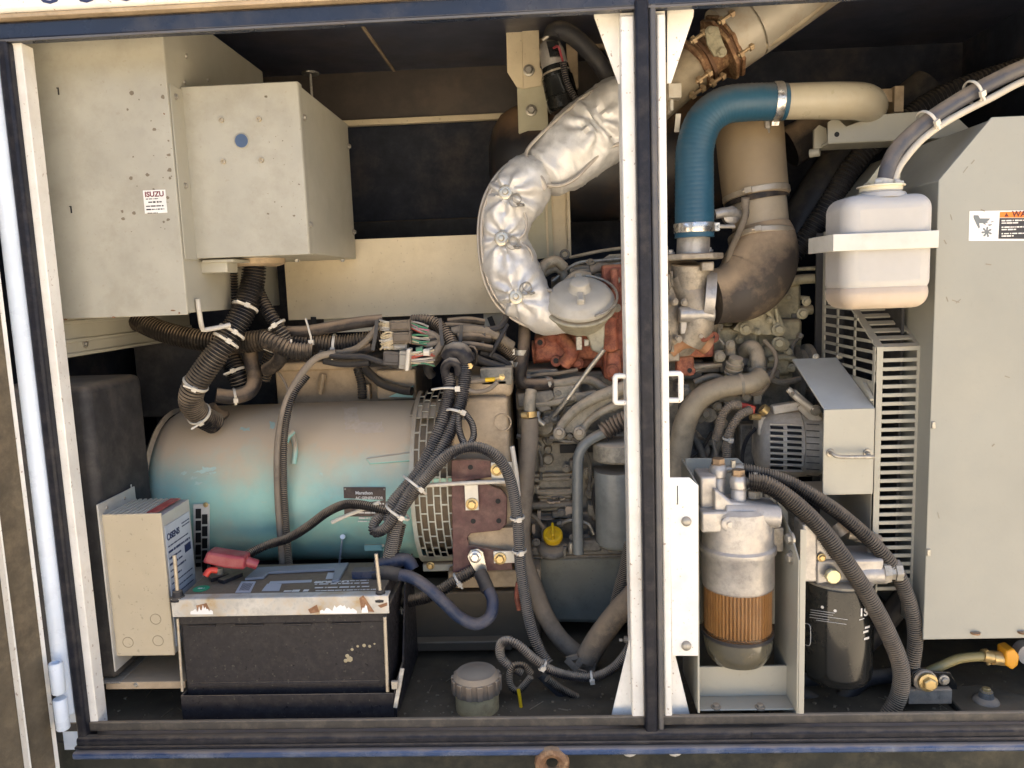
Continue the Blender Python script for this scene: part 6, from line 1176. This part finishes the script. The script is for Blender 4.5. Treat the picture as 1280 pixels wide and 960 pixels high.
b = MB(); b.pb(1003, 655, 1022, 728, .05, .10); b.pb(1021, 700, 1105, 730, .055, .13); b.tube([at(1015, 690, .085), at(1050, 715, .075), at(1080, 716, .07), at(1108, 716, .07)], px(14, .07), 18, .008); b.prism([at(x, y, .06) for x, y in ((1020, 672), (1028, 674), (1064, 700), (1064, 712), (1020, 712))], (0, .05, 0)); oh = ob('filter_head', b, alu, OF, .004, 3)
b = MB(); b.lathe(at(1040, 719, .045), (0, -1, 0), [(0, px(10, .04)), (.007, px(10, .04)), (.009, px(8.5, .04))], 10, smooth=False); ob('head_plug', b, mat('pale_brass', (.62, .55, .34), .35, metal=.6, dirt=(.4, .33, .2), damt=.3), oh)
b = MB(); b.lathe(at(1104, 714, .07), (1, 0, .05), [(-.004, px(16, .07)), (.008, px(15, .07)), (.009, px(12, .07)), (.016, px(12, .07)), (.017, px(14, .07)), (.028, px(14, .07))], 8, smooth=False); ob('end_nut', b, zinc, oh)
bolt(oh, 1027, 697, .055, 4, brass); b = MB(); b.cyl(at(1022, 667, .06), at(1032, 667, .06), px(8, .06), n=18); ob('hose_stub', b, brass, oh)
b = MB(); b.cyl(at(1060, 668, .09), at(1072, 669, .09), .008, n=12); b.cyl(at(1070, 669, .09), at(1098, 676, .10), .011, n=14); b.cyl(at(1088, 680, .09), at(1088, 695, .09), .006, n=10); b.tube([at(1045, 655, .1), at(1056, 668, .09)], .012, 12, .004); ob('hose_fitting', b, alud, oh)
# drain hose, rubber mount, right bottom
DR = thing('drain_valve', 'olive drain hose with an orange handled valve at the lower right', 'drain valve', at(1165, 840, .1))
b = MB(); b.tube([at(1160, 840, .10), at(1175, 833, .10), at(1200, 823, .10), at(1232, 820, .10)], px(6, .1), 14, .006); ob('drain_hose', b, olivehose, DR)
b = MB(); b.cyl(at(1228, 819, .10), at(1244, 822, .10), px(8, .1), n=12); b.cyl(at(1232, 812, .10), at(1236, 830, .10), px(3, .1), n=8); b.cyl(at(1240, 822, .1), at(1262, 824, .1), px(9, .1), n=14); ob('valve_body', b, brass, DR)
b = MB(); b.prism([at(x, y, .085) for x, y in ((1258, 814), (1268, 811), (1275, 820), (1273, 832), (1266, 838), (1257, 832))], (0, .03, 0)); ob('valve_handle', b, mat('orange_yellow_plastic', (.75, .33, .02), .4, dirt=(.5, .25, .03), damt=.3), DR, .003)
b = MB(); b.lathe(at(1278, 812, .13), (0, -1, 0), [(0, px(14, .1)), (.02, px(14, .1))], 20); ob('valve_cap', b, mat('clear_grey_cap', (.3, .3, .3), .3), DR)
BK = thing('drain_bracket', 'black bracket plate with a large brass bolt at the lower right', 'bracket', at(1165, 878, .1))
b = MB(); b.prism([at(x, y, .07) for x, y in ((1140, 842), (1150, 836), (1170, 840), (1188, 841), (1196, 855), (1197, 862), (1140, 862))], (0, .005, 0)); ob('bracket_plate', b, blackf, BK, .001)
b = MB(); b.pb(1136, 863, 1190, 880, .06, .14); b.box(at(1136, 862, .06).x, at(1190, 862, .06).x, .06, .14, at(1160, 863, .06).z, at(1160, 862, .06).z); ob('bracket_foot', b, alud, BK, .002)
b = MB(); b.lathe(at(1155, 850, .068), (0, -1, 0), [(0, px(15, .07)), (.006, px(15, .07)), (.008, px(12, .07))], 22); ob('washer', b, alud, BK); bolt(BK, 1160, 853, .055, 9, brass); bolt(BK, 1180, 850, .068, 5, zinc)
RM = thing('rubber_mount', 'black engine mount plate with one brass bolt on the tank at the right', 'mount', AZ(1232, 880, ZF))
cm = AZ(1232, 884, ZF)
b = MB(); b.prism([cm+Vector((x, y, 0)) for x, y in ((-.06, -.03), (.05, -.05), (.09, .01), (.02, .06), (-.06, .05))], (0, 0, .012)); ob('mount_plate', b, floorm, RM, .004)
b = MB(); b.lathe(cm+Vector((0, 0, .012)), (0, 0, 1), [(0, .022), (.004, .02), (.008, .013), (.02, .010)], 20); ob('mount_washer', b, castd, RM); bolt(RM, cm+Vector((0, 0, .03)), 0, .1, 5.5, brass, (0, 0, 1))
# ================================================================== hoses and looms
def H(label, P, r, **k): return hose('corrugated_loom', label, P, r, **k)
H('fat black corrugated loom sagging from under the control box to the harness', [(150, 392, .36), (175, 402, .34), (205, 415, .32), (250, 425, .31), (300, 428, .31), (345, 424, .31), (385, 428, .31), (430, 432, .32), (475, 424, .33), (500, 416, .33)], 14.5, mt=loomd, pitch=4.6, n=18, ties=((.78, 1.0),))
H('fat black corrugated loom from the junction box down to the barrel', [(318, 330, .27), (316, 352, .265), (308, 380, .25), (296, 405, .235), (274, 438, .215), (252, 468, .21), (240, 490, .215), (240, 506, .235), (252, 520, .265), (268, 529, .300)], 16, pitch=4.6, n=18, ties=((.22, 1.0), (.36, 1.05), (.41, 1.05), (.66, 1.0), (.88, 1.0)))
H('short grey loom next to the fat loom under the junction box', [(290, 333, .29), (290, 352, .29), (293, 376, .285), (300, 398, .28)], 8, pitch=4.2)
H('black loom curving from the junction box into the harness', [(318, 350, .29), (326, 372, .285), (338, 394, .275), (350, 412, .275), (358, 425, .28)], 9, pitch=4.4, ties=((.75, 1.3),))
H('short black loom tied behind the fat loom above the barrel', [(280, 432, .36), (290, 452, .35), (298, 470, .345), (306, 490, .35)], 14, pitch=4.4, ties=((.58, 1.0),))
hose('smooth_hose', 'dusty smooth hose bent behind the fat loom above the barrel', [(310, 425, .34), (314, 450, .33), (318, 475, .325), (311, 490, .31), (292, 496, .295), (270, 494, .28)], 9.5, mt=rubberd, rib=False, ties=((.8, 1.05),))
H('grey loom leaning behind the bent hose by the harness', [(345, 430, .36), (337, 450, .36), (328, 475, .36)], 10, pitch=4)
hose('smooth_cable', 'brown dusty cable hanging down in front of the teal barrel', [(420, 441, .27), (398, 446, .265), (380, 463, .255), (362, 492, .235), (353, 520, .225), (347, 560, .225), (347, 610, .225), (350, 660, .23), (354, 712, .24)], 4.6, mt=hosebr, rib=False)
H('thin ribbed loom hanging beside the brown cable on the barrel', [(384, 470, .255), (368, 492, .235), (359, 520, .222), (355, 560, .222), (355, 610, .222), (358, 660, .228), (362, 712, .24)], 4.8, pitch=3)
hose('smooth_cable', 'grey cable strung under the harness to the connectors', [(400, 441, .27), (425, 445, .265), (455, 446, .26), (475, 452, .26), (500, 458, .26), (512, 458, .26)], 3.6, mt=rubber, rib=False)
hose('smooth_cable', 'thin stray brown wire left of the hanging cables', [(330, 455, .33), (345, 462, .32), (356, 478, .30), (361, 492, .28)], 1.6, mt=hosebr, rib=False)
# vertical bundle
H('long grey loom dropping from the harness across the slotted guard', [(560, 470, .245), (562, 482, .235), (560, 500, .225), (552, 530, .20), (540, 560, .185), (524, 590, .175), (506, 612, .165), (490, 632, .16), (486, 650, .16)], 9.5, mt=loomg, pitch=3.3)
H('second grey loom lying beside the long loom over the guard', [(581, 448, .24), (581, 470, .235), (578, 495, .225), (570, 522, .205), (558, 550, .185), (544, 575, .17), (526, 600, .16), (508, 624, .155), (496, 650, .16), (490, 680, .165), (484, 705, .17)], 9, mt=loomg, pitch=3.3, ties=((.26, 1.7),))
H('grey loom looping under the bundle tie in front of the barrel', [(532, 590, .17), (512, 615, .155), (497, 640, .145), (482, 660, .145), (469, 665, .15), (468, 654, .155), (480, 640, .16), (492, 632, .165)], 7.5, mt=loomg, pitch=3.2, ties=((.16, 2.6), (.42, 2.4)))
H('grey loom arching from the bundle over the maroon plate to the tank', [(500, 640, .16), (515, 618, .155), (535, 595, .15), (556, 572, .145), (575, 561, .145), (598, 559, .15), (620, 570, .155), (635, 592, .16), (643, 622, .165), (648, 660, .17), (650, 700, .175), (656, 745, .175), (664, 785, .17), (676, 815, .16), (686, 830, .15)], 8, mt=loomg, pitch=3.2, ties=((.56, 1.15), (.66, 1.15)))
H('slim loom branch joining the arch from above', [(574, 515, .20), (573, 530, .185), (576, 545, .17), (582, 558, .155)], 4.8, mt=loomg, pitch=2.8)
H('slim right loom branch joining the arch from above', [(580, 515, .20), (590, 530, .185), (592, 545, .17), (586, 558, .155)], 4.6, mt=loomg, pitch=2.8)
hose('battery_lead', 'dark ribbed battery lead crossing the teal barrel to the red cover', [(488, 640, .155), (470, 635, .155), (450, 631, .16), (430, 631, .17), (408, 641, .18), (385, 658, .185), (360, 673, .19), (335, 681, .19), (312, 692, .17), (298, 702, .14)], 6.5, mt=loomm, pitch=3)
b = MB(); b.tube([at(415, 653, .18), at(432, 645, .175), at(455, 636, .165), at(474, 628, .15)], px(2.6, .16), 8, .01); ob('tie_tail', b, tiem, None, label='long white cable tie tail in front of the nameplate', cat='cable tie')
# battery ground cable with lugs
NC = thing('ground_cable', 'thick blue black battery cable curling to a bolted lug on the maroon plate', 'cable', at(580, 782, .14))
b = MB(); b.tube([at(492, 717, .125), at(515, 722, .12), at(535, 735, .115), at(556, 754, .115), at(574, 771, .12), (at(595, 780, .125)), at(612, 771, .135), at(616, 752, .15), at(611, 738, .165), at(606, 726, .178)], px(8, .13), 18, .005); ob('cable_jacket', b, cablem, NC)
b = MB(); b.tube([at(600, 716, .19), at(604, 724, .18), at(610, 738, .166)], px(9.2, .17), 16, .005); b.tube([at(468, 718, .13), at(482, 716, .127), at(500, 719, .123)], px(9.5, .12), 16, .005); ob('heat_shrink', b, rubber, NC)
b = MB(); b.prism([at(x, y, .198) for x, y in ((584, 696), (588, 688), (597, 686), (604, 690), (609, 714), (596, 717), (588, 705))], (0, .004, 0)); lg = ob('cable_lug', b, mat('tinned_lug', (.62, .60, .53), .35, metal=.7, dirt=(.35, .3, .2), damt=.4), NC, .001); bolt(lg, 594, 696, .195, 6, steel)
b = MB(); b.tube([at(470, 708, .16), at(490, 702, .165), at(508, 700, .17), at(516, 712, .165)], px(9, .16), 14, .006); b.obox(at(460, 716, .13), Vector((.028, 0, 0)), Vector((0, .012, 0)), Vector((0, 0, .007))); ob('terminal_boot', b, cablem, NC)
H('dusty loom from behind the battery up to the lug', [(490, 758, .21), (510, 752, .205), (535, 746, .20), (556, 735, .20), (576, 722, .205), (594, 712, .21)], 8.5, pitch=3.6, ties=((.12, 1.1), (.8, 1.1)))
H('short vertical loom behind the battery rod', [(500, 655, .19), (494, 680, .185), (488, 700, .18), (484, 718, .18)], 9, pitch=3.4)
# right of the generator
hose('coolant_hose', 'brown dusty hose running down beside the maroon plate', [(662, 522, .30), (662, 550, .30), (658, 590, .295), (655, 630, .29), (652, 665, .285), (656, 700, .28), (668, 735, .27), (682, 770, .26), (702, 800, .25), (728, 822, .24), (745, 832, .235)], 11.5, mt=hosebr, rib=False)
b = MB(); b.lathe(at(662, 517, .30), (0, 0, 1), [(-.006, px(9.5, .3)), (.006, px(9.5, .3))], 18, caps=False); b.cyl(at(653, 519, .285), at(660, 519, .28), .007, n=10); ob('hose_clamp', b, brass, None, label='brass worm clamp at the top of the brown hose', cat='clamp')
hose('rubber_hose', 'fat mud caked rubber hose slanting from the post to the tie', [(802, 735, .20), (785, 752, .20), (765, 775, .195), (745, 803, .19), (732, 826, .185)], 15.5, mt=mat('mud_caked_rubber', (.07, .06, .05), .8, dirt=(.36, .27, .17), damt=.85, dscale=14, dust=.95, dustcol=(.26, .2, .135), dlo=-.2, dhi=.6, bump=.7, bscale=60), rib=False, n=22)
b = MB(); b.bar(at(727, 822, .17), at(720, 835, .17), .012, .006); b.bar(at(742, 828, .17), at(738, 842, .17), .009, .006); b.bar(at(708, 824, .17), at(722, 838, .165), .012, .005); b.bar(at(708, 824, .17), at(722, 820, .17), .009, .005); b.bar(at(722, 838, .165), at(734, 842, .15), .008, .005); ob('hose_fork', b, hosebr, None, label='dusty forked clip gripping the lower end of the mud caked hose', cat='clip')
H('black loom falling along the centre post above the mud caked hose', [(788, 680, .25), (782, 710, .255), (774, 740, .26), (768, 765, .26)], 9, pitch=3)
H('grey loom looping low across the tank to the centre post', [(792, 798, .10), (782, 818, .105), (765, 836, .11), (742, 846, .115), (715, 845, .115), (690, 838, .11), (668, 824, .105), (650, 808, .105), (636, 801, .11), (626, 805, .12), (626, 820, .125), (636, 832, .125), (652, 840, .13)], 6.6, mt=loomg, pitch=3.2, ties=((.30, 1.15), (.55, 1.15)))
H('small loop of loom hanging above the yellow wire', [(664, 842, .12), (655, 832, .118), (643, 832, .117), (637, 842, .117), (638, 856, .116), (646, 864, .115), (654, 858, .115), (664, 846, .112)], 5, mt=loomm, pitch=3)
hose('yellow_wire', 'short yellow wire dropping behind the sill', [(648, 862, .10), (650, 874, .10), (653, 898, .10)], 2.4, mt=yelp, rib=False)
hose('rubber_hose', 'dark hose lying on the tank under the low loom', [(676, 842, .14), (690, 856, .14), (708, 872, .145), (728, 884, .15)], 7, mt=rubber, rib=False)
H('black loom stub lying under the low loom on the tank', [(684, 848, .125), (700, 860, .13), (722, 872, .135)], 5.5, pitch=3)
b = MB(); b.cyl(at(780, 799, .09), at(790, 800, .09), .006, n=10); b.cyl(at(774, 800, .085), at(778, 800, .085), .003, n=8); ob('clip_bolt', b, zinc, None, label='small clip bolt at the foot of the centre post', cat='bolt')
hose('thin_wire', 'thin rusty wire bracket behind the grey loom', [(648, 728, .2), (646, 745, .2), (649, 762, .2)], 3.5, mt=rust, rib=False)
# filter hoses
H('large black fuel loom sweeping from the filter head down to the sill', [(935, 601, .06), (955, 604, .055), (978, 617, .05), (1003, 637, .045), (1030, 665, .04), (1058, 703, .035), (1088, 750, .035), (1112, 796, .04), (1126, 835, .045), (1124, 868, .05), (1110, 895, .05)], 11.5, pitch=3.7, n=18)
H('upper black fuel loom sweeping from the filter to the drain bracket', [(928, 588, .10), (950, 592, .095), (985, 603, .09), (1025, 625, .08), (1062, 652, .075), (1097, 685, .07), (1124, 722, .07), (1140, 765, .075), (1144, 800, .08), (1140, 832, .085)], 10, pitch=3.7, n=18)
H('lower black fuel loom under the large one by the filter head', [(940, 606, .07), (962, 612, .065), (990, 632, .065), (1015, 655, .065), (1040, 690, .065), (1058, 715, .07)], 8, pitch=3.5)
hose('rubber_hose', 'dark hose passing behind the black filter', [(1150, 720, .16), (1120, 760, .17), (1085, 800, .18), (1050, 830, .18), (1000, 850, .18)], 14, mt=rubber, rib=False)
hose('rubber_hose', 'smooth black hose curving low under the black filter', [(1000, 868, .13), (1040, 880, .13), (1080, 850, .14), (1110, 845, .14), (1140, 838, .11)], 10, mt=rubber, rib=False)
# alternator leads
H('brown dusty loom bending from the red terminal behind the alternator', [(925, 506, .27), (912, 508, .265), (902, 522, .265), (898, 540, .275), (895, 550, .28)], 6, mt=hosebr, pitch=3)
H('slim loom running from the red terminal down to the filter', [(938, 512, .27), (924, 520, .262), (913, 538, .262), (909, 555, .265), (908, 575, .265)], 6, mt=hosebr, pitch=3, ties=((.65, 1.1),))
# ================================================================== wiring harness with connectors
WH = thing('wiring_harness', 'dusty bundle of connectors and wires under the cream sheet', 'wiring harness', at(540, 465, .32))
def conn(x0, y0, x1, y1, Y, mt, nm='connector', tilt=0):
    b = MB(); c = at((x0+x1)/2, (y0+y1)/2, Y); hw, hh = px((x1-x0)/2, Y), px((y1-y0)/2, Y); t = R(tilt)
    a, d = Vector((math.cos(t), 0, -math.sin(t))), Vector((math.sin(t), 0, math.cos(t)))
    b.obox(c, a*hw, Vector((0, .012, 0)), d*hh); b.obox(c+Vector((0, -.010, 0)), a*hw*.85, Vector((0, .005, 0)), d*hh*.6); b.obox(c+a*hw*.9, a*hw*.12, Vector((0, .014, 0)), d*hh*1.1)
    return ob(nm, b, mt, WH, .0015)
cbr = mat('dusty_brown_connector', (.115, .092, .068), .65, dirt=(.2, .155, .11), damt=.5, dscale=20, dust=.8)
cgr = mat('dusty_grey_connector', (.30, .28, .24), .55, dirt=(.2, .16, .11), damt=.5, dscale=20, dust=.6)
conn(488, 400, 514, 414, .27, cbr); conn(492, 415, 515, 429, .26, cbr); conn(480, 439, 502, 456, .255, mat('dark_connector', (.05, .045, .045), .5, dirt=(.16, .13, .1), damt=.4, dust=.6), tilt=6); conn(493, 429, 510, 437, .265, cgr)
conn(500, 438, 514, 461, .245, cgr, tilt=6); b = MB(); b.obox(at(511, 449, .24), Vector((.004, 0, .0)), Vector((0, .016, 0)), Vector((.003, 0, .022))); ob('connector_seal', b, tiem, WH, .003)
cols = {'wire_cream': (.62, .52, .34), 'wire_pink': (.45, .16, .24), 'wire_green': (.04, .22, .12), 'wire_red': (.40, .06, .04), 'wire_grey': (.30, .28, .26), 'wire_white': (.6, .57, .5), 'wire_black': (.03, .03, .03), 'wire_brown': (.16, .1, .06)}
for k, v in cols.items(): mat(k, v, .5, dirt=(.3, .24, .17), damt=.35, dscale=30, dust=.5)
random.seed(21)
def wires(P0, P1, n, names, r=1.3, sag=3, spread=6):
    for i in range(n):
        t = (i+.5)/n-.5
        a = (P0[0]+random.uniform(-1, 1), P0[1]+t*spread, P0[2]); c = (P1[0]+random.uniform(-2, 2), P1[1]+t*spread*1.4, P1[2])
        m_ = ((a[0]+c[0])/2, (a[1]+c[1])/2+random.uniform(-sag, sag), (a[2]+c[2])/2-.006)
        b = MB(); b.tube([at(*a), at(*m_), at(*c)], px(r, .27), 6, .005); ob('wire', b, MT[random.choice(names)], WH)
wires((489, 407, .27), (474, 406, .28), 7, ['wire_cream', 'wire_white', 'wire_cream'], 1.3, 3, 10)
wires((493, 423, .26), (476, 428, .27), 9, ['wire_cream', 'wire_cream', 'wire_white'], 1.4, 4, 14)
wires((493, 434, .262), (480, 433, .265), 5, ['wire_cream', 'wire_white'], 1.3, 3, 6)
wires((514, 406, .27), (534, 414, .275), 6, ['wire_pink', 'wire_green', 'wire_red', 'wire_grey'], 1.3, 2, 10)
wires((515, 424, .26), (536, 427, .27), 7, ['wire_brown', 'wire_cream', 'wire_grey', 'wire_green'], 1.3, 2, 12)
wires((514, 449, .245), (542, 446, .255), 10, ['wire_red', 'wire_grey', 'wire_white', 'wire_green', 'wire_cream', 'wire_black'], 1.2, 3, 18)
b = MB(); b.cyl(at(521, 439, .25), at(529, 437, .25), px(5, .25), n=14); ob('green_plug', b, MT['wire_green'], WH); conn(530, 436, 538, 444, .25, tiem, 'white_plug')
def hp(P, r, rib=True, mt=None, pitch=3.2, nm='loom'):
    b = MB(); P3 = [at(*p) for p in P]; rm = px(r, P[0][2])
    if rib: b.tube(P3, rm, 12, px(pitch, .3)/4, rf=lambda i, t: rm*(1, 1, .87, .87)[i % 4])
    else: b.tube(P3, rm, 12, .007)
    return ob(nm, b, mt or loomd, WH)
hp([(515, 402, .30), (535, 402, .295), (548, 408, .29), (560, 422, .275), (568, 438, .26)], 9)
hp([(528, 414, .28), (545, 420, .28), (562, 428, .27)], 5, False, hosebr); hp([(530, 426, .275), (548, 423, .28), (566, 420, .28)], 5, False, loomm)
hp([(532, 432, .27), (548, 428, .275), (566, 424, .275)], 4, False, hosebr); hp([(538, 448, .26), (548, 436, .265), (555, 425, .27)], 5, False, hosebr); hp([(540, 456, .28), (552, 442, .28), (560, 430, .28)], 5, False)
hp([(560, 402, .30), (585, 400, .30), (605, 403, .31)], 4.5, False); hp([(556, 408, .29), (580, 408, .30), (606, 412, .31)], 5, False); hp([(565, 414, .29), (585, 412, .29), (612, 415, .3), (640, 432, .33)], 6, False, hosebr); hp([(572, 422, .28), (590, 421, .285), (612, 424, .30)], 6, False)
hp([(575, 430, .28), (592, 432, .28), (615, 436, .29)], 5, False); hp([(600, 420, .31), (618, 425, .32), (635, 438, .34), (646, 448, .35)], 9)
hp([(606, 412, .30), (622, 410, .30), (630, 402, .31), (636, 388, .33)], 4, False, rubber); hp([(612, 445, .30), (624, 425, .30), (634, 405, .31)], 3, False, rubber)
hp([(580, 436, .26), (592, 434, .255), (596, 446, .255), (594, 456, .26)], 2, False); hp([(588, 444, .28), (605, 452, .29), (630, 460, .30)], 5, False, rubber); hp([(600, 440, .3), (620, 446, .31), (638, 458, .32)], 4.5, False, rubber)
hp([(360, 415, .30), (385, 414, .295), (420, 408, .29), (450, 403, .29), (478, 400, .30)], 7.5, False, rubberd, nm='taped_cable'); hp([(330, 424, .27), (345, 430, .265), (365, 438, .27), (390, 440, .28)], 12, True, None, 4.4)
hp([(430, 440, .285), (448, 434, .28), (463, 420, .275), (472, 408, .275)], 4.2, False, hosebr); hp([(410, 443, .29), (440, 442, .29), (465, 434, .285)], 6, False, loomd); hp([(405, 450, .31), (430, 454, .31), (462, 452, .31)], 5.5, False, rubber)
hp([(350, 432, .27), (352, 444, .275), (344, 456, .29), (334, 462, .31)], 9, False, loomd)
hp([(558, 470, .24), (556, 460, .235), (563, 452, .23), (572, 456, .232), (574, 468, .238)], 6, False, loomg); hp([(561, 447, .245), (566, 438, .24), (578, 440, .238), (583, 452, .24)], 11, False, loomg, nm='taped_joint')
for P in ([(471, 400, .26), (470, 415, .258), (466, 438, .255)], [(550, 398, .27), (551, 412, .262), (553, 432, .258)], [(577, 406, .27), (576, 418, .27), (575, 430, .268)], [(604, 408, .29), (605, 420, .288), (601, 434, .288)]):
    b = MB(); P3 = [at(*p) for p in P]; b.bar(P3[0], P3[1], .007, .002); b.bar(P3[1], P3[2], .007, .002); ob('cable_tie', b, tiek, WH)
for P in ([(382, 398, .29), (386, 412, .282), (389, 428, .28), (382, 442, .285)], [(350, 400, .3), (351, 412, .28), (347, 424, .265), (340, 433, .262)], [(330, 436, .28), (345, 440, .27), (362, 432, .265), (364, 424, .265)], [(540, 487, .235), (555, 485, .222), (572, 486, .22), (574, 490, .222)]):
    b = MB(); P3 = [at(*p) for p in P]; b.tube(P3, .0022, 8, .004); b.obox(P3[2], Vector((.005, 0, 0)), Vector((0, .004, 0)), Vector((0, 0, .005))); ob('cable_tie', b, tiem, WH)
b = MB(); b.pb(600, 460, 640, 482, .27, .4); ob('harness_shelf', b, cast, WH, .003)
hp([(567, 448, .32), (598, 452, .32), (640, 465, .33)], 6, False, rubber); hp([(540, 470, .33), (535, 460, .32), (545, 445, .31)], 6, False, rubber)

# lettering as plain meshes
bpy.context.view_layer.update(); dg = bpy.context.evaluated_depsgraph_get()
for o in [o for o in bpy.data.objects if o.type == 'FONT']:
    me = bpy.data.meshes.new_from_object(o.evaluated_get(dg)); n = bpy.data.objects.new('lettering', me); n.parent = o.parent; n.location = o.location
    n.rotation_mode = 'QUATERNION'; n.rotation_quaternion = o.rotation_quaternion.copy(); COL.objects.link(n); bpy.data.objects.remove(o)
bpy.context.view_layer.update()
